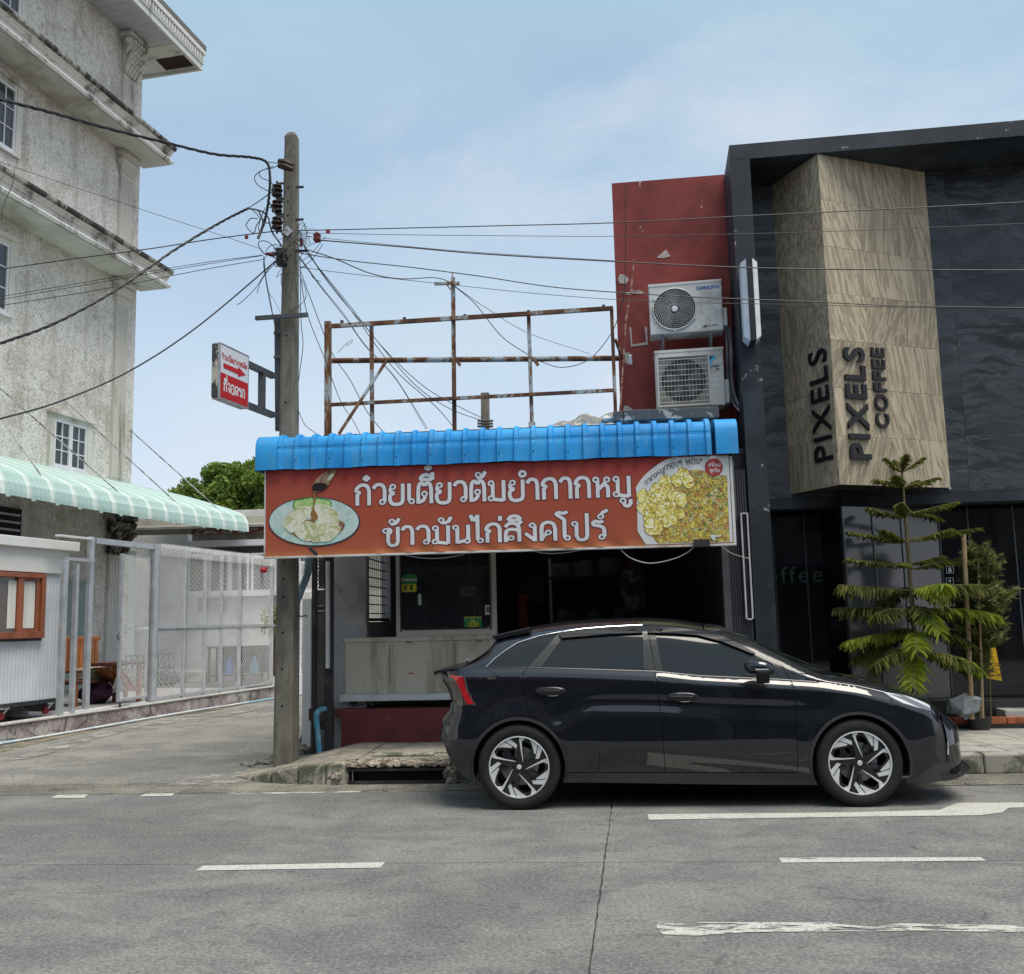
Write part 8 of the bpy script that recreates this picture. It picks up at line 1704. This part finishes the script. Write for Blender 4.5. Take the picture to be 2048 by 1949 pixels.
def lipgrid(i, j):
    a = R(-90+180*i/24); cx_ = XF-.42; x = cx_+(.42+.012*j)*max(0, math.cos(a))**.55; y = .80*math.sin(a); z = (s7(1600,1288)[1], s7(1600,1258)[1], s7(1600,1240)[1])[j]+.03*math.cos(a)
    return (x-(.05 if j == 0 else 0), YM+y, z)
obj('front_lip', lipm.grid(25, 3, lipgrid), M_CLAD, car, smooth=True)
for sd_ in (1, -1):
    def vis(P, nm, par):
        P = dens(P, .03); V = MB(); A_ = []; B_ = []
        for X, z in P:
            q = surf(*inv(X, z)); A_.append((q[0], YM-(q[1]+.004)*sd_, q[2])); B_.append((q[0], YM-(q[1]+.024)*sd_, q[2]))
        n = len(P); tr_ = geometry.tessellate_polygon([[Vector((a, b, 0)) for a, b in P]]); V.add(A_+B_, [tuple(n+i for i in t_) for t_ in tr_]+[(i, (i+1)%n, n+(i+1)%n, n+i) for i in range(n)]); return obj(nm, V, mat('smoked_visor', (.012,.012,.014), .38, spec=.25), par)
    v1 = vis(L6((915,186),(940,172),(1100,148),(1300,133),(1552,120),(1552,172),(1300,182),(1000,206),(938,212)), 'wind_visor', car)
    v2 = vis(L6((1592,120),(1800,132),(1971,153))+L7((110,178),(220,215),(330,262),(435,325),(410,330),(300,285),(180,238),(60,206))+L6((1971,190),(1800,178),(1592,172)), 'wind_visor', car)
    for (x, y), par in (((1470,155), v1), ((1680,155), v2)):
        X, z = s6(x, y); q = surf(*inv(X, z)); yy = YM-(q[1]+.026)*sd_; mk = MB()
        for (a, b, w_, h_) in ((0,0,.045,.010),(-.018,.012,.014,.006),(.02,.008,.02,.012),(.0,-.010,.018,.006)): mk.box((q[0]+a, yy, q[2]+b), (w_, .002, h_))
        obj('visor_emblem', mk, M_CHROME, par)
    # chrome side line over the windows
    ch_ = MB(); PP = [surf(*inv(*q)) for q in dens(L6((372,430),(430,370),(510,308),(600,250),(760,198),(905,170),(1100,142),(1300,126),(1555,114)), .04, False)]
    ch_.tube([(a, YM-(b+.001)*sd_, c) for a, b, c in PP], .0045, 5); obj('window_trim', ch_, M_CHROME, car, smooth=True)
    by = MB(); PP = [surf(*inv(*q)) for q in dens(L6((350,433),(690,433),(1640,462))+L7((0,495),(600,522),(880,542)), .05, False)]
    by.tube([(a, YM-(b+.000)*sd_, c) for a, b, c in PP], .005, 5); obj('belt_moulding', by, M_TRIMB, car, smooth=True)
    for q4_ in (L6((905,186),(945,212),(790,427),(692,427)), L6((1555,174),(1592,174),(1640,456),(1552,443)), L6((1600,176),(1648,178),(1702,460),(1644,456))):
        P_ = dens(q4_, .05); A_ = [surf(*inv(*q)) for q in P_]; tr_ = geometry.tessellate_polygon([[Vector((a, b, 0)) for a, b in P_]]); pil = MB().add([(a, YM-(b+.0015)*sd_, c) for a, b, c in A_], [tuple(t_) for t_ in tr_])
        obj('window_pillar', pil, mat('pillar_satin', (.028,.03,.029), .4), car, fixn=False)
    # mirror
    Xm, zm_ = s7(450, 432, 8.12); c = Vector((Xm, YM-sd_*(HW+.10), zm_)); mh_ = MB()
    n1, n2 = 16, 10; vs = []
    for j in range(n2+1):
        th = math.pi*j/n2
        for k in range(n1):
            ph = 2*math.pi*k/n1; x = .118*math.cos(th); yv = .095*math.sin(th)*math.cos(ph); zv = .070*math.sin(th)*math.sin(ph); zv = max(zv, -.048); x += .035*(1-(zv+.05)/.12)
            vs.append(c+Vector((x-.02+abs(yv)*.2, yv*sd_, zv)))
    mh_.add(vs, [(j*n1+k, j*n1+(k+1)%n1, (j+1)*n1+(k+1)%n1, (j+1)*n1+k) for j in range(n2) for k in range(n1)])
    mo_ = obj('wing_mirror', mh_, MPT, car, smooth=60)
    obj('mirror_foot', MB().hexa([c+Vector((-.01,.12*sd_,-.13)), c+Vector((.09,.12*sd_,-.135)), c+Vector((.09,.06*sd_,-.13)), c+Vector((.0,.06*sd_,-.13)), c+Vector((-.02,.05*sd_,-.04)), c+Vector((.08,.05*sd_,-.04)), c+Vector((.08,-.04*sd_,-.04)), c+Vector((-.02,-.04*sd_,-.04))]), M_TRIMB, mo_, bevel=.01)
    obj('mirror_base', MB().box(c+Vector((.02,.0,-.046)), (.18,.15,.014)), M_TRIMB, mo_, bevel=.005); obj('mirror_lamp', MB().box(c+Vector((.01,-.090*sd_,-.012)), (.10,.012,.010)), mat('lamp_grey', (.5,.5,.52), .3), mo_)
    # small body marks
    X, z = s6(412, 512); q = surf(*inv(X, z)); obj('model_badge', MB().box((q[0]-.02, YM-(q[1]+.003)*sd_, q[2]), (.014,.003,.014)).box((q[0]+.004, YM-(q[1]+.003)*sd_, q[2]), (.022,.003,.012)).box((q[0]+.032, YM-(q[1]+.003)*sd_, q[2]), (.022,.003,.012)), M_CHROME, car)
    # rear side shoulder plate
    # vertical fog trim at the front corner and slit
# wheels
M_TYRE = mat('tyre_rubber', (.013,.0125,.0125), .85, var=.2, vs=8, bump=.2, bs=120); M_RIMD = mat('rim_gloss_black', (.012,.012,.014), .22, spec=.6); M_RIMS = mat('rim_machined', (.72,.73,.74), .35, .25, var=.03)
RR = .2425
def wheel(cx_, sd_, rot):
    M = Matrix.Translation((cx_, YM-sd_*(HW-.012), ZW)) @ Matrix.Rotation(math.pi/2*sd_, 4, 'X'); M = M @ Matrix.Diagonal((1,1,1,1))
    # local z points out of the car after the flip below
    if sd_ > 0: pass
    T_ = [(RR-.004,-.20),(RR+.01,-.215),(.30,-.215),(.325,-.205),(RW_,-.18),(RW_,-.03),(.328,-.008),(.312,.004),(.285,.006),(RR+.012,.0),(RR+.003,-.008),(RR-.004,-.02)]
    wh = obj('wheel', MB(), M_RIMD, car)
    obj('tyre', MB().lathe(T_, M, 64, close=True), M_TYRE, wh, smooth=40)
    gr = MB()
    for k in range(3): r_ = RW_+.0005; h_ = -.06-.045*k; gr.lathe([(r_,h_),(r_,h_-.008)], M, 48)
    obj('tread_groove', gr, M_DARK, wh)
    obj('rim_barrel', MB().lathe([(RR-.002,-.004),(RR-.008,-.02),(RR-.03,-.06),(RR-.04,-.16),(.0,-.17)], M, 48), mat('rim_barrel', (.03,.03,.032), .4, .5), wh, smooth=50)
    obj('rim_edge', MB().lathe([(RR+.004,-.012),(RR+.004,-.002),(RR,.0),(RR-.006,-.001),(RR-.007,-.012)], M, 64), M_RIMS, wh, smooth=50)
    obj('brake_disc', MB().lathe([(.05,-.09),(.155,-.09),(.155,-.10),(.05,-.10)], M, 40, close=True), mat('disc_steel', (.30,.30,.31), .4, .8), wh)
    obj('brake_caliper', MB().box(M @ Vector((-.09,.09,-.08)), (.10,.05,.12)), M_CLAD, wh)
    fl = 1 if sd_ > 0 else -1
    def pt(r, a, h): return M @ Vector((r*math.cos(a), r*math.sin(a)*1, h))
    for k in range(5):
        a0 = R(rot+72*k); spm = MB()
        # black spoke body widening to the rim
        P = [(r_*RR, d_) for r_, d_ in [(.12,-60),(.21,-40),(.36,-20),(.52,-9),(.84,-4),(.88,-16),(.80,-26),(.62,-44),(.60,-62),(.73,-66),(.975,-52),(.975,-20),(.975,18),(.86,15),(.62,10),(.42,14),(.24,22),(.12,40)]]
        spm.prism([(r*math.cos(R(d)), r*math.sin(R(d))) for r, d in P], lambda x, y: M @ (Matrix.Rotation(a0, 4, 'Z') @ Vector((x, y, -.014-.0*x))), lambda x, y: M @ (Matrix.Rotation(a0, 4, 'Z') @ Vector((x, y, -.05))))
        so_ = obj('spoke', spm, M_RIMD, wh, bevel=.003)
        def face(P, h=-.0115): return MB().prism([(r*math.cos(R(d)), r*math.sin(R(d))) for r, d in P], lambda x, y: M @ (Matrix.Rotation(a0, 4, 'Z') @ Vector((x, y, h))), lambda x, y: M @ (Matrix.Rotation(a0, 4, 'Z') @ Vector((x, y, h-.003))))
        obj('spoke_face', face([(r_*RR, d_) for r_, d_ in [(.21,-38),(.36,-18),(.52,-8.5),(.84,-3.2),(.975,-10),(.975,2),(.88,2.5),(.52,-4),(.36,-12),(.235,-28)]]), M_RIMS, so_)
        obj('spoke_face', face([(r_*RR, d_) for r_, d_ in [(.975,-19),(.975,-37),(.70,-50),(.68,-46),(.84,-29)]]), M_RIMS, so_)
        obj('spoke_face', face([(r_*RR, d_) for r_, d_ in [(.975,-39),(.975,-50),(.73,-64),(.61,-61),(.71,-52.5)]]), M_RIMS, so_)
        obj('spoke_recess', MB().prism([(r*math.cos(R(d)), r*math.sin(R(d))) for r, d in [(.09,27),(.14,22),(.19,24),(.20,30),(.15,36),(.10,40)]], lambda x, y: M @ (Matrix.Rotation(a0, 4, 'Z') @ Vector((x, y, -.055))), lambda x, y: M @ (Matrix.Rotation(a0, 4, 'Z') @ Vector((x, y, -.06)))), mat('rim_inner_grey', (.07,.075,.08), .4), so_)
    obj('hub_boss', MB().lathe([(0,-.016),(.05,-.018),(.062,-.03),(.062,-.05)], M, 30), M_RIMD, wh, smooth=50)
    obj('hub_cap', MB().lathe([(0,-.010),(.018,-.011),(.021,-.016)], M, 20), M_RIMS, wh, smooth=50)
    return wh
for cx_, rot in ((WR[0], 86), (WF[0], 99)):
    for sd_ in (1, -1):
        wheel(cx_, sd_, rot)
